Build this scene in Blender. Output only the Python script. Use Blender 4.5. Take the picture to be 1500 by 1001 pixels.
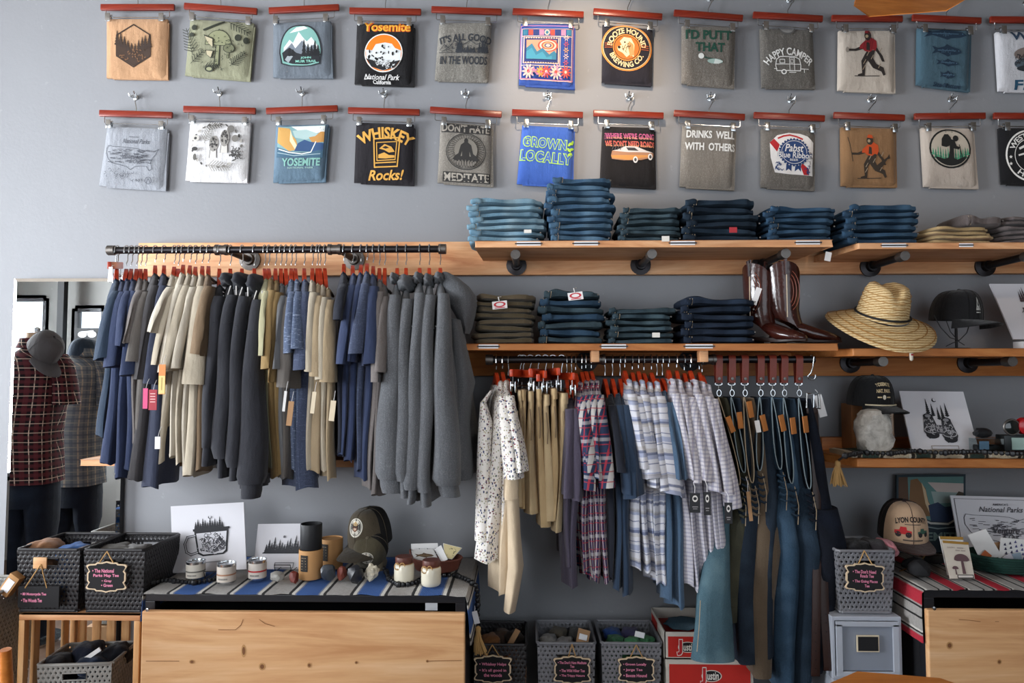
import bpy, bmesh, math, random
from mathutils import Vector as V, Matrix
from mathutils.geometry import tessellate_polygon
for _o in list(bpy.data.objects): bpy.data.objects.remove(_o)
S = bpy.context.scene; COL = S.collection
pi = math.pi; sin = math.sin; cos = math.cos; rad = math.radians
R = random.Random(7)
# ---------------------------------------------------------------- camera
F = 1000.0                              # focal length in pixels of a 1500x1001 frame
CAMP = V((0, -2.85, 1.45)); YAW = rad(1.2); PITCH = math.atan(.0495)
ROT = Matrix.Rotation(YAW, 3, 'Z') @ Matrix.Rotation(pi/2 + PITCH, 3, 'X')
cd = bpy.data.cameras.new('camera'); cam = bpy.data.objects.new('camera', cd); COL.objects.link(cam)
cd.sensor_width = 36; cd.lens = 36*F/1500; cd.clip_start = .05
cam.location = CAMP; cam.rotation_euler = (pi/2 + PITCH, 0, YAW); S.camera = cam
def ray(px, py): return ROT @ V(((px-750)/F, (500.5-py)/F, -1))
def P(px, py, y):
    d = ray(px, py); return CAMP + d*((y-CAMP.y)/d.y)
def PZ(px, py, z):
    d = ray(px, py); return CAMP + d*((z-CAMP.z)/d.z)
# ---------------------------------------------------------------- world, lights, exposure
w = bpy.data.worlds.new('world'); S.world = w; w.use_nodes = True
_bg = w.node_tree.nodes['Background']; _bg.inputs[0].default_value = (.80, .90, 1, 1); _bg.inputs[1].default_value = 2.2
S.view_settings.view_transform = 'Standard'; S.view_settings.look = 'None'
S.view_settings.gamma = 1; S.view_settings.use_curve_mapping = False; S.view_settings.exposure = 0.0
def area(name, loc, rot, sx, sy, power, col):
    l = bpy.data.lights.new(name, 'AREA'); l.shape = 'RECTANGLE'; l.size = sx; l.size_y = sy; l.energy = power; l.color = col
    o = bpy.data.objects.new(name, l); o.location = loc; o.rotation_euler = rot; COL.objects.link(o); return o
# daylight standing in the window openings of the left wall and of the shop front behind the camera
area('daylight_left_window', (-5.35, -1.95, 1.75), (0, -pi/2, 0), 2.2, 2.5, 640, (.90, .95, 1))
area('daylight_front_window', (-2.6, -3.8, 1.75), (pi/2, 0, 0), 1.9, 2.2, 100, (.93, .96, 1))
area('daylight_front_window_far', (1.6, -3.8, 1.75), (pi/2, 0, 0), 2.6, 2.2, 4, (1, .96, .92))
def spot(loc, target, power, angle, blend, col, r=.04):
    l = bpy.data.lights.new('spot', 'SPOT'); l.energy = power; l.spot_size = rad(angle); l.spot_blend = blend; l.color = col; l.shadow_soft_size = r
    o = bpy.data.objects.new('spot_lamp', l); o.location = loc; COL.objects.link(o)
    o.rotation_euler = (V(target)-V(loc)).to_track_quat('-Z', 'Y').to_euler(); return o
# ---------------------------------------------------------------- naming
def tag(o, label=None, cat=None, group=None, kind=None):
    if label: o['label'] = label
    if cat: o['category'] = cat
    if group: o['group'] = group
    if kind: o['kind'] = kind
    return o
def thing(name, loc, label, cat, group=None):
    o = bpy.data.objects.new(name, None); COL.objects.link(o); o.location = loc; o.empty_display_size = .05
    return tag(o, label, cat, group)
# ---------------------------------------------------------------- mesh builder (world coordinates)
class MB:
    def __init__(s): s.v = []; s.f = []; s.m = []; s.uv = None
    def add(s, vs, fs, mi=0, uv=None):
        b = len(s.v)
        if uv is not None:
            if s.uv is None: s.uv = [(0, 0)]*b
            s.uv += uv
        elif s.uv is not None: s.uv += [(0, 0)]*len(vs)
        s.v += [V(p) for p in vs]; s.f += [tuple(i+b for i in f) for f in fs]; s.m += [mi]*len(fs); return s
    def box(s, c, sz, rot=None, mi=0):
        c = V(c); h = V(sz)/2; M = rot or Matrix.Identity(3); vs = []
        for x in (-1, 1):
            for y in (-1, 1):
                for z in (-1, 1): vs.append(c + M @ V((x*h.x, y*h.y, z*h.z)))
        return s.add(vs, [(0,1,3,2),(4,6,7,5),(0,4,5,1),(2,3,7,6),(0,2,6,4),(1,5,7,3)], mi)
    def bar(s, a, b, w, h, up=(0,0,1), mi=0):
        a = V(a); b = V(b); d = (b-a); L = d.length; d.normalize(); x = d.cross(V(up))
        if x.length < 1e-4: x = d.cross(V((1,0,0)))
        x.normalize(); u = x.cross(d); M = Matrix((x, d, u)).transposed()
        return s.box((a+b)/2, (w, L, h), M, mi)
    def tube(s, pts, r, n=8, mi=0, closed=False):
        pts = [V(p) for p in pts]; k = len(pts); rs = r if isinstance(r, (list, tuple)) else [r]*k
        vs = []; up = None
        for i, p in enumerate(pts):
            t = (pts[(i+1) % k]-pts[i-1]) if closed else (pts[min(i+1, k-1)]-pts[max(i-1, 0)])
            if t.length < 1e-9: t = V((0,0,1))
            t.normalize()
            if up is None:
                up = V((0,0,1)) if abs(t.z) < .9 else V((0,1,0))
            x = t.cross(up)
            if x.length < 1e-5: x = t.cross(V((1,0,0)))
            x.normalize(); up = x.cross(t)
            for j in range(n):
                a = 2*pi*j/n; vs.append(p + x*(cos(a)*rs[i]) + up*(sin(a)*rs[i]))
        fs = []
        for i in range(k if closed else k-1):
            q = ((i+1) % k)*n
            for j in range(n): fs.append((i*n+j, i*n+(j+1) % n, q+(j+1) % n, q+j))
        if not closed: fs += [tuple(range(n))[::-1], tuple(range((k-1)*n, k*n))]
        return s.add(vs, fs, mi)
    def rings(s, rs, closed=True, cap0=True, cap1=True, mi=0, uvs=None):
        n = len(rs[0]); vs = [p for r in rs for p in r]; fs = []
        for i in range(len(rs)-1):
            for j in range(n if closed else n-1):
                fs.append((i*n+j, i*n+(j+1) % n, (i+1)*n+(j+1) % n, (i+1)*n+j))
        if cap0: fs.append(tuple(range(n))[::-1])
        if cap1: fs.append(tuple(range((len(rs)-1)*n, len(rs)*n)))
        return s.add(vs, fs, mi, [u for r in uvs for u in r] if uvs else None)
    def lathe(s, prof, c, n=24, M=None, sx=1, sy=1, mi=0, caps=True):
        M = M or Matrix.Identity(3); c = V(c)
        rs = [[c + M @ V((r*sx*cos(2*pi*j/n), r*sy*sin(2*pi*j/n), z)) for j in range(n)] for r, z in prof]
        return s.rings(rs, True, caps and prof[0][0] > 1e-5, caps and prof[-1][0] > 1e-5, mi)
    def prism(s, poly, fn, d0, d1, mi=0, mi2=None):
        # poly in 2D; fn(x, y, depth) -> world
        n = len(poly); vs = [fn(x, y, d0) for x, y in poly] + [fn(x, y, d1) for x, y in poly]
        tri = tessellate_polygon([[V((x, y, 0)) for x, y in poly]])
        b = len(s.f)
        s.add(vs, [t for t in tri] + [tuple(i+n for i in t[::-1]) for t in tri] + [(i, (i+1) % n, n+(i+1) % n, n+i) for i in range(n)], mi)
        if mi2 is not None:
            for i in range(len(tri)): s.m[b+i] = mi2
        return s
    def build(s, name, mat, parent=None, smooth=40, bevel=0, seg=2, kind=None, origin=None):
        org = parent.matrix_basis.translation if parent and parent.parent is None else None
        if parent is not None:
            org = V((0,0,0)); q = parent
            while q is not None: org = org + q.location; q = q.parent
        else:
            if origin is None:
                xs = [p.x for p in s.v]; ys = [p.y for p in s.v]; zs = [p.z for p in s.v]
                origin = V(((min(xs)+max(xs))/2, (min(ys)+max(ys))/2, min(zs)))
            org = V(origin)
        me = bpy.data.meshes.new(name); me.from_pydata([p-org for p in s.v], [], s.f)
        mats = mat if isinstance(mat, (list, tuple)) else [mat]
        for m in mats: me.materials.append(m)
        if len(mats) > 1: me.polygons.foreach_set('material_index', s.m)
        if s.uv is not None:
            ul = me.uv_layers.new(name='UVMap'); idx = [0]*len(me.loops); me.loops.foreach_get('vertex_index', idx)
            fl = []
            for i in idx: fl += s.uv[i]
            ul.data.foreach_set('uv', fl)
        bm = bmesh.new(); bm.from_mesh(me)
        if bevel:
            ed = [e for e in bm.edges if len(e.link_faces) == 2 and e.calc_face_angle(0) > .6]
            bmesh.ops.bevel(bm, geom=ed, offset=bevel, segments=seg, profile=.5, affect='EDGES', clamp_overlap=True)
        bmesh.ops.recalc_face_normals(bm, faces=bm.faces); bm.to_mesh(me); bm.free()
        if smooth:
            me.polygons.foreach_set('use_smooth', [True]*len(me.polygons)); me.set_sharp_from_angle(angle=rad(smooth))
        o = bpy.data.objects.new(name, me); COL.objects.link(o)
        if parent is not None: o.parent = parent
        else: o.location = org
        if kind: o['kind'] = kind
        return o
def one(name, mb, mat, label, cat, group=None, **k): return tag(mb.build(name, mat, **k), label, cat, group)
def clone(o, parent=None):
    c = o.copy(); COL.objects.link(c); c.parent = parent
    for ch in list(o.children): clone(ch, c)
    return c
# ---------------------------------------------------------------- materials
MATS = {}
def srgb(h):
    h = h.lstrip('#'); r = []
    for i in (0, 2, 4):
        c = int(h[i:i+2], 16)/255; r.append(c/12.92 if c <= .04045 else ((c+.055)/1.055)**2.4)
    return (r[0], r[1], r[2], 1)
class NT:
    def __init__(s, name):
        s.m = bpy.data.materials.new(name); s.m.use_nodes = True; s.t = s.m.node_tree; s.b = s.t.nodes['Principled BSDF']; s.out = s.t.nodes['Material Output']
    def n(s, ty, **k):
        o = s.t.nodes.new('ShaderNode'+ty)
        for a, v in k.items(): setattr(o, a, v)
        return o
    def l(s, a, b): s.t.links.new(a, b)
    def inp(s, sock, v):
        if isinstance(v, bpy.types.NodeSocket): s.l(v, sock)
        else: sock.default_value = v
    def math(s, op, a, b=0.0, c=0.0):
        o = s.n('Math', operation=op); s.inp(o.inputs[0], a); s.inp(o.inputs[1], b)
        if op in ('MULTIPLY_ADD', 'COMPARE', 'SMOOTH_MIN', 'WRAP'): s.inp(o.inputs[2], c)
        return o.outputs[0]
    def mix(s, f, a, b, mode='MIX'):
        o = s.n('Mix', data_type='RGBA', blend_type=mode); s.inp(o.inputs[0], f); s.inp(o.inputs[6], a); s.inp(o.inputs[7], b); return o.outputs[2]
    def noise(s, vec, scale, detail=3, rough=.55, dist=0):
        o = s.n('TexNoise'); s.inp(o.inputs['Vector'], vec); o.inputs['Scale'].default_value = scale; o.inputs['Detail'].default_value = detail
        o.inputs['Roughness'].default_value = rough; o.inputs['Distortion'].default_value = dist; return o.outputs['Fac']
    def mapping(s, vec, sc=(1,1,1), rot=(0,0,0)):
        o = s.n('Mapping'); s.l(vec, o.inputs[0]); o.inputs['Scale'].default_value = sc; o.inputs['Rotation'].default_value = rot; return o.outputs[0]
    def ramp(s, f, pts):
        o = s.n('ValToRGB'); s.l(f, o.inputs[0]); e = o.color_ramp.elements
        while len(e) < len(pts): e.new(.5)
        for q, (p, c) in zip(e, pts): q.position = p; q.color = c if len(c) == 4 else (*c, 1)
        return o.outputs[0]
    def step(s, f, a, b):
        o = s.n('MapRange'); s.l(f, o.inputs[0]); o.inputs[1].default_value = a; o.inputs[2].default_value = b; o.clamp = True; return o.outputs[0]
    def bump(s, h, st, dist=.002):
        o = s.n('Bump'); o.inputs['Strength'].default_value = st; o.inputs['Distance'].default_value = dist; s.l(h, o.inputs['Height']); s.l(o.outputs[0], s.b.inputs['Normal'])
    def obj(s): return s.n('TexCoord').outputs['Object']
    def uv(s): return s.n('TexCoord').outputs['UV']
    def set(s, col=None, rough=.6, metal=0, spec=.5):
        if col is not None: s.inp(s.b.inputs['Base Color'], col)
        s.inp(s.b.inputs['Roughness'], rough); s.b.inputs['Metallic'].default_value = metal; s.b.inputs['Specular IOR Level'].default_value = spec; return s.m
def dk(c, k): return (c[0]*k, c[1]*k, c[2]*k, 1)
def solid(hexc, rough=.6, metal=0, var=.12, scale=30, bump=0, bscale=200, spec=.4):
    key = ('s', hexc, rough, metal, var, scale, bump, bscale, spec)
    if key in MATS: return MATS[key]
    t = NT('paint_'+hexc.strip('#')); c = srgb(hexc); o = t.obj(); nz = t.noise(o, scale)
    col = t.mix(nz, dk(c, 1-var), dk(c, 1+var))
    if bump: t.bump(t.noise(o, bscale, 2), bump)
    MATS[key] = t.set(col, rough, metal, spec); return MATS[key]
def fabric(hexc, var=.18, heather=0, hcol='#d0ccc4', rough=.92, slub=0):
    key = ('f', hexc, var, heather, hcol, slub)
    if key in MATS: return MATS[key]
    t = NT('fabric_'+hexc.strip('#')); c = srgb(hexc); o = t.obj()
    col = t.mix(t.noise(o, 9), dk(c, 1-var), dk(c, 1+var))
    if heather:
        n2 = t.noise(t.mapping(o, (1, 1, .5)), 420, 2, .7); col = t.mix(t.math('MULTIPLY', t.step(n2, .5, .66), heather), col, srgb(hcol))
    if slub:
        n3 = t.noise(t.mapping(o, (1, 1, 7)), 42, 1); col = t.mix(t.math('MULTIPLY', t.step(n3, .62, .70), slub), col, srgb(hcol))
    t.b.inputs['Sheen Weight'].default_value = .15; t.b.inputs['Sheen Roughness'].default_value = .5
    h = t.math('ADD', t.noise(o, 500, 2), t.math('ADD', t.math('MULTIPLY', t.noise(o, 26, 3), 2.2), t.math('MULTIPLY', t.noise(t.mapping(o, (1, 1, .22)), 34, 2), 3.0))); t.bump(h, .4, .006)
    MATS[key] = t.set(col, rough, 0, .2); return MATS[key]
def denim(hexc, fade='#8fa9bd', amt=.5):
    key = ('d', hexc, fade, amt)
    if key in MATS: return MATS[key]
    t = NT('denim_'+hexc.strip('#')); c = srgb(hexc); o = t.obj()
    col = t.mix(t.noise(o, 12, 4, .6), dk(c, .75), dk(c, 1.25))
    f = t.step(t.noise(o, 7, 2), .48, .78); col = t.mix(t.math('MULTIPLY', f, amt), col, srgb(fade))
    sp = t.step(t.noise(t.mapping(o, (1, 1, 3)), 380, 2, .7), .45, .75); col = t.mix(t.math('MULTIPLY', sp, amt*.6), col, srgb(fade))
    t.bump(t.math('ADD', t.noise(o, 420, 2), t.math('MULTIPLY', t.noise(o, 35, 4), 2.0)), .45, .004)
    MATS[key] = t.set(col, .9, 0, .2); return MATS[key]
def bands(t, x, lst, col):
    # lst: (period, offset, width, colour, alpha)
    for per, off, wd, c, al in lst:
        f = t.math('FRACT', t.math('MULTIPLY_ADD', x, 1/per, off)); d = t.math('ABSOLUTE', t.math('SUBTRACT', f, .5))
        k = t.n('MapRange'); t.l(d, k.inputs[0]); k.inputs[1].default_value = wd/per/2; k.inputs[2].default_value = wd/per/2*.8; k.clamp = True
        col = t.mix(t.math('MULTIPLY', k.outputs[0], al), col, srgb(c))
    return col
def plaid(name, bg, us, vs, wob=.004):
    if name in MATS: return MATS[name]
    t = NT(name); u = t.uv(); sep = t.n('SeparateXYZ'); t.l(u, sep.inputs[0])
    wz = t.math('MULTIPLY_ADD', t.noise(u, 14, 2), wob, -wob/2)
    x = t.math('ADD', sep.outputs[0], wz); y = t.math('ADD', sep.outputs[1], wz)
    col = t.mix(t.noise(t.obj(), 10), dk(srgb(bg), .85), dk(srgb(bg), 1.15))
    col = bands(t, x, us, col); col = bands(t, y, vs, col)
    t.bump(t.math('ADD', t.noise(t.obj(), 450, 2), t.math('MULTIPLY', t.noise(t.obj(), 30, 3), 1.5)), .3, .004)
    MATS[name] = t.set(col, .9, 0, .2); return MATS[name]
def wood(name, c1, c2, c3, axis='X', scale=1.0, rough=.5, knots=True, spec=.35):
    t = NT(name); o = t.obj(); st = {'X': (.12, 1, 1), 'Y': (1, .12, 1), 'Z': (1, 1, .12)}[axis]
    m = t.mapping(o, tuple(q*scale for q in st)); n0 = t.noise(m, 3, 3)
    warp = t.n('VectorMath', operation='MULTIPLY_ADD'); t.l(n0, warp.inputs[0]); warp.inputs[1].default_value = (.35,.35,.35); t.l(m, warp.inputs[2])
    g = t.noise(warp.outputs[0], 26, 4, .6); col = t.ramp(g, [(.28, srgb(c1)), (.52, srgb(c2)), (.74, srgb(c3))])
    fine = t.noise(t.mapping(o, tuple(q*scale*(3 if q == 1 else .5) for q in st)), 60, 2); col = t.mix(t.math('MULTIPLY', t.step(fine, .5, .7), .25), col, srgb(c1))
    if knots:
        vo = t.n('TexVoronoi', feature='F1'); km = t.mapping(o, tuple(q*4.2 for q in {'X': (.55, 1, 1), 'Y': (1, .55, 1), 'Z': (1, 1, .55)}[axis])); t.l(km, vo.inputs['Vector']); vo.inputs['Scale'].default_value = 1
        k = t.step(vo.outputs['Distance'], .085, .03); col = t.mix(t.math('MULTIPLY', k, .75), col, dk(srgb(c1), .35))
    t.bump(g, .15, .002); m_ = t.set(col, rough, 0, spec); MATS[name] = m_; return m_
def metal(name, hexc, rough, m=1.0):
    t = NT(name); c = srgb(hexc); o = t.obj(); n = t.noise(o, 60, 4)
    MATS[name] = t.set(t.mix(n, dk(c, .7), dk(c, 1.2)), t.math('MULTIPLY_ADD', n, .2, rough-.1), m, .5); return MATS[name]
def glassm(name, hexc='#ffffff', rough=.02):
    t = NT(name); tr = t.n('BsdfTransparent'); gl = t.n('BsdfGlossy'); gl.inputs['Roughness'].default_value = rough
    fr = t.n('Fresnel'); fr.inputs[0].default_value = 1.45; mx = t.n('MixShader'); t.l(fr.outputs[0], mx.inputs[0]); t.l(tr.outputs[0], mx.inputs[1]); t.l(gl.outputs[0], mx.inputs[2])
    tr.inputs[0].default_value = srgb(hexc); t.l(mx.outputs[0], t.out.inputs[0]); MATS[name] = t.m; return t.m
M_steel = metal('chrome_steel', '#cfd2d4', .22); M_pipe = metal('black_iron_pipe', '#3c3a3c', .42); M_fit = metal('grey_iron_fitting', '#77726e', .45)
M_red = wood('hanger_red_wood', '#9a2c14', '#b83c1c', '#c84e28', 'X', 2, .32, False, .5)
M_redbar = wood('hanger_bar_cherry', '#641a10', '#7c2616', '#90361f', 'X', 2, .3, False, .5)
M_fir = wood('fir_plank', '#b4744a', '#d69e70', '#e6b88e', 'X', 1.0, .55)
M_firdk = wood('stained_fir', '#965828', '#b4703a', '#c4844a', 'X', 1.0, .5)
M_pine = wood('pale_pine', '#c48d5e', '#d9a878', '#e4ba8e', 'X', .8, .55)
M_honey = wood('honey_varnish', '#b0642a', '#c67a38', '#d48a48', 'X', 1.4, .3, False)
M_slat = wood('crate_pine', '#b98450', '#d3a06a', '#dfb482', 'Z', 1.2, .6, False)
M_black = solid('#17171a', .55); M_blackm = solid('#1c1c20', .35); M_white = solid('#e9e8ea', .6, var=.03); M_paper = solid('#dcdad8', .7, var=.03)
M_dark = solid('#0d0d0f', .8); M_jute = solid('#b08a58', .9, bump=.4); M_leather = solid('#6e2a1c', .42, var=.25, scale=60, bump=.3, bscale=260)
M_cream = solid('#d8c9ae', .75)
# ---------------------------------------------------------------- flat print canvas: shapes in (u, v) laid on a surface
_txt = {}
def text_mesh(s, bold, shear=0, space=1.0, res=3):
    k = (s, bold, shear, space, res)
    if k in _txt: return _txt[k]
    c = bpy.data.curves.new('t', 'FONT'); c.body = s; c.size = 1; c.offset = bold; c.shear = shear; c.space_character = space; c.resolution_u = res
    o = bpy.data.objects.new('t', c); me = o.to_mesh()
    vs = [(q.co.x, q.co.y) for q in me.vertices]; fs = [tuple(p.vertices) for p in me.polygons]
    o.to_mesh_clear(); bpy.data.objects.remove(o); bpy.data.curves.remove(c); _txt[k] = (vs, fs); return _txt[k]
class Canvas:
    def __init__(s, fn, e0=.0026, de=.00012, fine=0): s.fine = fine; s.fn = fn; s.e = e0; s.de = de; s.mb = MB(); s.cols = []
    def mi(s, c):
        if c not in s.cols: s.cols.append(c)
        return s.cols.index(c)
    def raw(s, pts, fs, c):
        if s.fine:
            pts = [tuple(p) for p in pts]; out = []; cache = {}; todo = [(f[0], f[i], f[i+1]) for f in fs for i in range(1, len(f)-1)]
            while todo:
                t = todo.pop(); d = [math.dist(pts[t[i]], pts[t[(i+1) % 3]]) for i in range(3)]; k = d.index(max(d))
                if d[k] < s.fine: out.append(t); continue
                a, b, q = t[k], t[(k+1) % 3], t[(k+2) % 3]; key = (min(a, b), max(a, b))
                if key not in cache: cache[key] = len(pts); pts.append(((pts[a][0]+pts[b][0])/2, (pts[a][1]+pts[b][1])/2))
                m = cache[key]; todo += [(a, m, q), (m, b, q)]
            fs = out
        s.mb.add([s.fn(x, y, s.e) for x, y in pts], fs, s.mi(c)); return s
    def up(s): s.e += s.de; return s
    def poly(s, pts, c):
        s.up(); s.raw(pts, tessellate_polygon([[V((x, y, 0)) for x, y in pts]]), c); return s
    def ell(s, cx, cy, rx, ry, c, n=28, rot=0):
        s.up(); pts = [(cx, cy)]+[(cx+rx*cos(a)*cos(rot)-ry*sin(a)*sin(rot), cy+rx*cos(a)*sin(rot)+ry*sin(a)*cos(rot)) for a in [2*pi*i/n for i in range(n)]]
        return s.raw(pts, [(0, i+1, (i+1) % n+1) for i in range(n)], c)
    def ring(s, cx, cy, rx, ry, wd, c, n=36, a0=0, a1=2*pi):
        s.up(); pts = []; cl = abs(a1-a0-2*pi) < 1e-6; k = n if cl else n+1
        for i in range(k):
            a = a0+(a1-a0)*i/n; pts += [(cx+rx*cos(a), cy+ry*sin(a)), (cx+(rx-wd)*cos(a), cy+(ry-wd)*sin(a))]
        return s.raw(pts, [(2*i, 2*((i+1) % k), 2*((i+1) % k)+1, 2*i+1) for i in range(n)], c)
    def rect(s, x0, y0, x1, y1, c): return s.poly([(x0, y0), (x1, y0), (x1, y1), (x0, y1)], c)
    def frame(s, x0, y0, x1, y1, wd, c):
        s.line([(x0, y0), (x1, y0), (x1, y1), (x0, y1)], wd, c, True); return s
    def line(s, pts, wd, c, closed=False):
        s.up(); n = len(pts); vs = []; fs = []
        for i in range(n if closed else n-1):
            a = V(pts[i]); b = V(pts[(i+1) % n]); d = b-a
            if d.length < 1e-6: continue
            d.normalize(); q = V((-d.y, d.x))*wd/2; e = d*wd*.4; k = len(vs)
            vs += [tuple(a-e+q), tuple(b+e+q), tuple(b+e-q), tuple(a-e-q)]; fs.append((k, k+1, k+2, k+3))
        return s.raw(vs, fs, c)
    def text(s, st, cx, cy, wd, ht, c, bold=.02, arc=None, shear=0, tilt=0, space=1.0):
        vs, fs = text_mesh(st, bold, shear, space)
        if not vs: return s
        x0 = min(v[0] for v in vs); x1 = max(v[0] for v in vs); y0 = min(v[1] for v in vs); y1 = max(v[1] for v in vs)
        s.up(); out = []
        for x, y in vs:
            a = ((x-x0)/(x1-x0)-.5)*wd; b = ((y-y0)/(y1-y0)-.5)*ht
            if arc:
                r = abs(arc); q = a/r
                if arc > 0: a, b = (r+b)*sin(q), (r+b)*cos(q)-r
                else: a, b = (r-b)*sin(q), r-(r-b)*cos(q)
            ct, sn = cos(tilt), sin(tilt); out.append((cx+a*ct-b*sn, cy+a*sn+b*ct))
        return s.raw(out, fs, c)
    def tree(s, x, y, h, wd, c, k=4):
        pts = [(x-wd*.05, y)]
        for i in range(k):
            t = i/k; pts += [(x-wd/2*(1-t), y+h*(.08+.9*t)), (x-wd/2*(1-t)*.45, y+h*(.08+.9*(t+.8/k)))]
        pts.append((x, y+h))
        for i in reversed(range(k)):
            t = i/k; pts += [(x+wd/2*(1-t)*.45, y+h*(.08+.9*(t+.8/k))), (x+wd/2*(1-t), y+h*(.08+.9*t))]
        pts.append((x+wd*.05, y)); return s.poly(pts, c)
    def done(s, parent, name='print'):
        mats = [solid(c, .75, var=.06) if isinstance(c, str) else c for c in s.cols]
        return s.mb.build(name, mats, parent, smooth=0)
def flat(o, ux, uy, nrm):
    o = V(o); ux = V(ux); uy = V(uy); nrm = V(nrm)
    return lambda x, y, e: o + ux*x + uy*y + nrm*e
# ================================================================ the room
def wallmat(name, hexc):
    t = NT(name); c = srgb(hexc); o = t.obj()
    col = t.mix(t.noise(o, 2.2, 4), dk(c, .93), dk(c, 1.06)); sc = t.step(t.noise(o, 26, 2, .5), .735, .76); col = t.mix(t.math('MULTIPLY', sc, .35), col, dk(c, 1.35))
    t.bump(t.math('ADD', t.noise(o, 90, 3), t.math('MULTIPLY', t.noise(o, 6, 2), 3)), .16, .003); return t.set(col, .62, 0, .35)
M_wall = wallmat('blue_grey_wall_paint', '#8a8b8f'); M_wall2 = wallmat('grey_shop_paint', '#93928f'); M_ceil = solid('#8a7e72', .8)
M_floor = wood('dark_floor_boards', '#4a3526', '#5c4433', '#6b5140', 'Y', .8, .45, False)
def slab(name, x0, y0, z0, x1, y1, z1, mat):
    return tag(MB().box(((x0+x1)/2, (y0+y1)/2, (z0+z1)/2), (x1-x0, y1-y0, z1-z0)).build(name, mat, smooth=0), kind='structure')
XL, XR, YF, ZC = -5.2, 4.2, -3.67, 3.35
slab('floor', XL-.2, YF-.2, -.1, XR+.2, .1, 0, M_floor); slab('ceiling', XL-.2, YF-.2, ZC, XR+.2, .1, ZC+.1, M_ceil)
slab('wall_back', XL-.2, 0, 0, XR+.2, .1, ZC, M_wall); slab('wall_right', XR, YF, 0, XR+.1, 0, ZC, solid('#6e645c', .8))
def wall_openings(name, axis, fixed, a0, a1, opens, mat):
    mb = MB(); cuts = sorted(set([a0, a1]+[q for o in opens for q in o[:2]]))
    for p, q in zip(cuts, cuts[1:]):
        zs = [(0, ZC)]
        for o in opens:
            if o[0] <= p+1e-6 and q <= o[1]+1e-6: zs = [(0, o[2]), (o[3], ZC)]
        for z0, z1 in zs:
            if z1-z0 < 1e-3: continue
            c, s = ((fixed, (p+q)/2), (.1, q-p))
            mb.box((c[0], c[1], (z0+z1)/2) if axis == 'x' else (c[1], c[0], (z0+z1)/2), (.1, q-p, z1-z0) if axis == 'x' else (q-p, .1, z1-z0))
    return tag(mb.build(name, mat, smooth=0), kind='structure')
M_glass = glassm('window_glass')
M_frame = solid('#5f6064', .5)
def window(i, axis, fixed, a0, a1, z0, z1):
    f = MB(); at = lambda a, z: V((fixed, a, z)) if axis == 'x' else V((a, fixed, z))
    for p, q in (((a0, z0), (a1, z0)), ((a0, z1), (a1, z1)), ((a0, z0), (a0, z1)), ((a1, z0), (a1, z1))): f.bar(at(*p), at(*q), .06, .06)
    root = tag(f.build('window_%d' % i, M_frame, smooth=0), kind='structure')
    g = MB(); c = at((a0+a1)/2, (z0+z1)/2); g.box(c, (.006, a1-a0, z1-z0) if axis == 'x' else (a1-a0, .006, z1-z0)); g.build('pane', M_glass, root, smooth=0)
# virtual (mirrored) positions of the two tall windows seen in the looking glass
def MV(px, py, yv): 
    p = P(px, py, yv); return V((p.x, 2*(-.035)-yv, p.z))
wa0, wa1 = MV(20, 437, 3.6), MV(68, 437, 3.6); wb0, wb1 = MV(110, 452, 3.6), MV(153, 452, 3.6)
zb = MV(110, 737, 3.6).z
fo = [(wa0.x-.35, wa1.x, zb, wa0.z), (wb0.x, wb1.x, zb, wb0.z), (-3.5, -1.7, .6, 2.8), (.3, 2.9, .6, 2.8)]
lo = [(-3.25, -.65, .65, 2.85)]
wall_openings('wall_front', 'y', YF-.05, XL, XR, fo, M_wall2); wall_openings('wall_left', 'x', XL-.05, YF, 0, lo, M_wall2)
for i, o in enumerate(fo): window(i+1, 'y', YF-.03, o[0], o[1], o[2], o[3])
window(5, 'x', XL-.03, *lo[0])
_pz = MV(90, 500, 3.5); tag(MB().box((_pz.x, _pz.y, ZC/2), (.06, .06, ZC)).build('trim_1', M_black, smooth=0), kind='structure')
# poster hanging in the far window, seen only in the looking glass
p0 = MV(112, 481, 3.45); p1 = MV(144, 514, 3.45); _s = thing('window_poster', ((p0.x+p1.x)/2, p0.y, p1.z), 'black poster with white lettering hung in the shop window', 'poster')
MB().box(((p0.x+p1.x)/2, p0.y, (p0.z+p1.z)/2), (abs(p1.x-p0.x), .006, abs(p1.z-p0.z))).build('board', M_black, _s, smooth=0)
_w = abs(p1.x-p0.x); _h = abs(p1.z-p0.z)
cv = Canvas(flat((p0.x, p0.y+.004, p1.z), (_w, 0, 0), (0, 0, _h), (0, 1, 0)))
cv.text('GO', .55, .28, .75, .4, '#e8e8e8', .04); cv.ell(.3, .72, .2, .14, '#d8d8d8'); cv.ell(.72, .72, .2, .14, '#d8d8d8'); cv.line([(.25, .8), (.75, .85)], .1, '#d8d8d8'); cv.done(_s, 'lettering')
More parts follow.
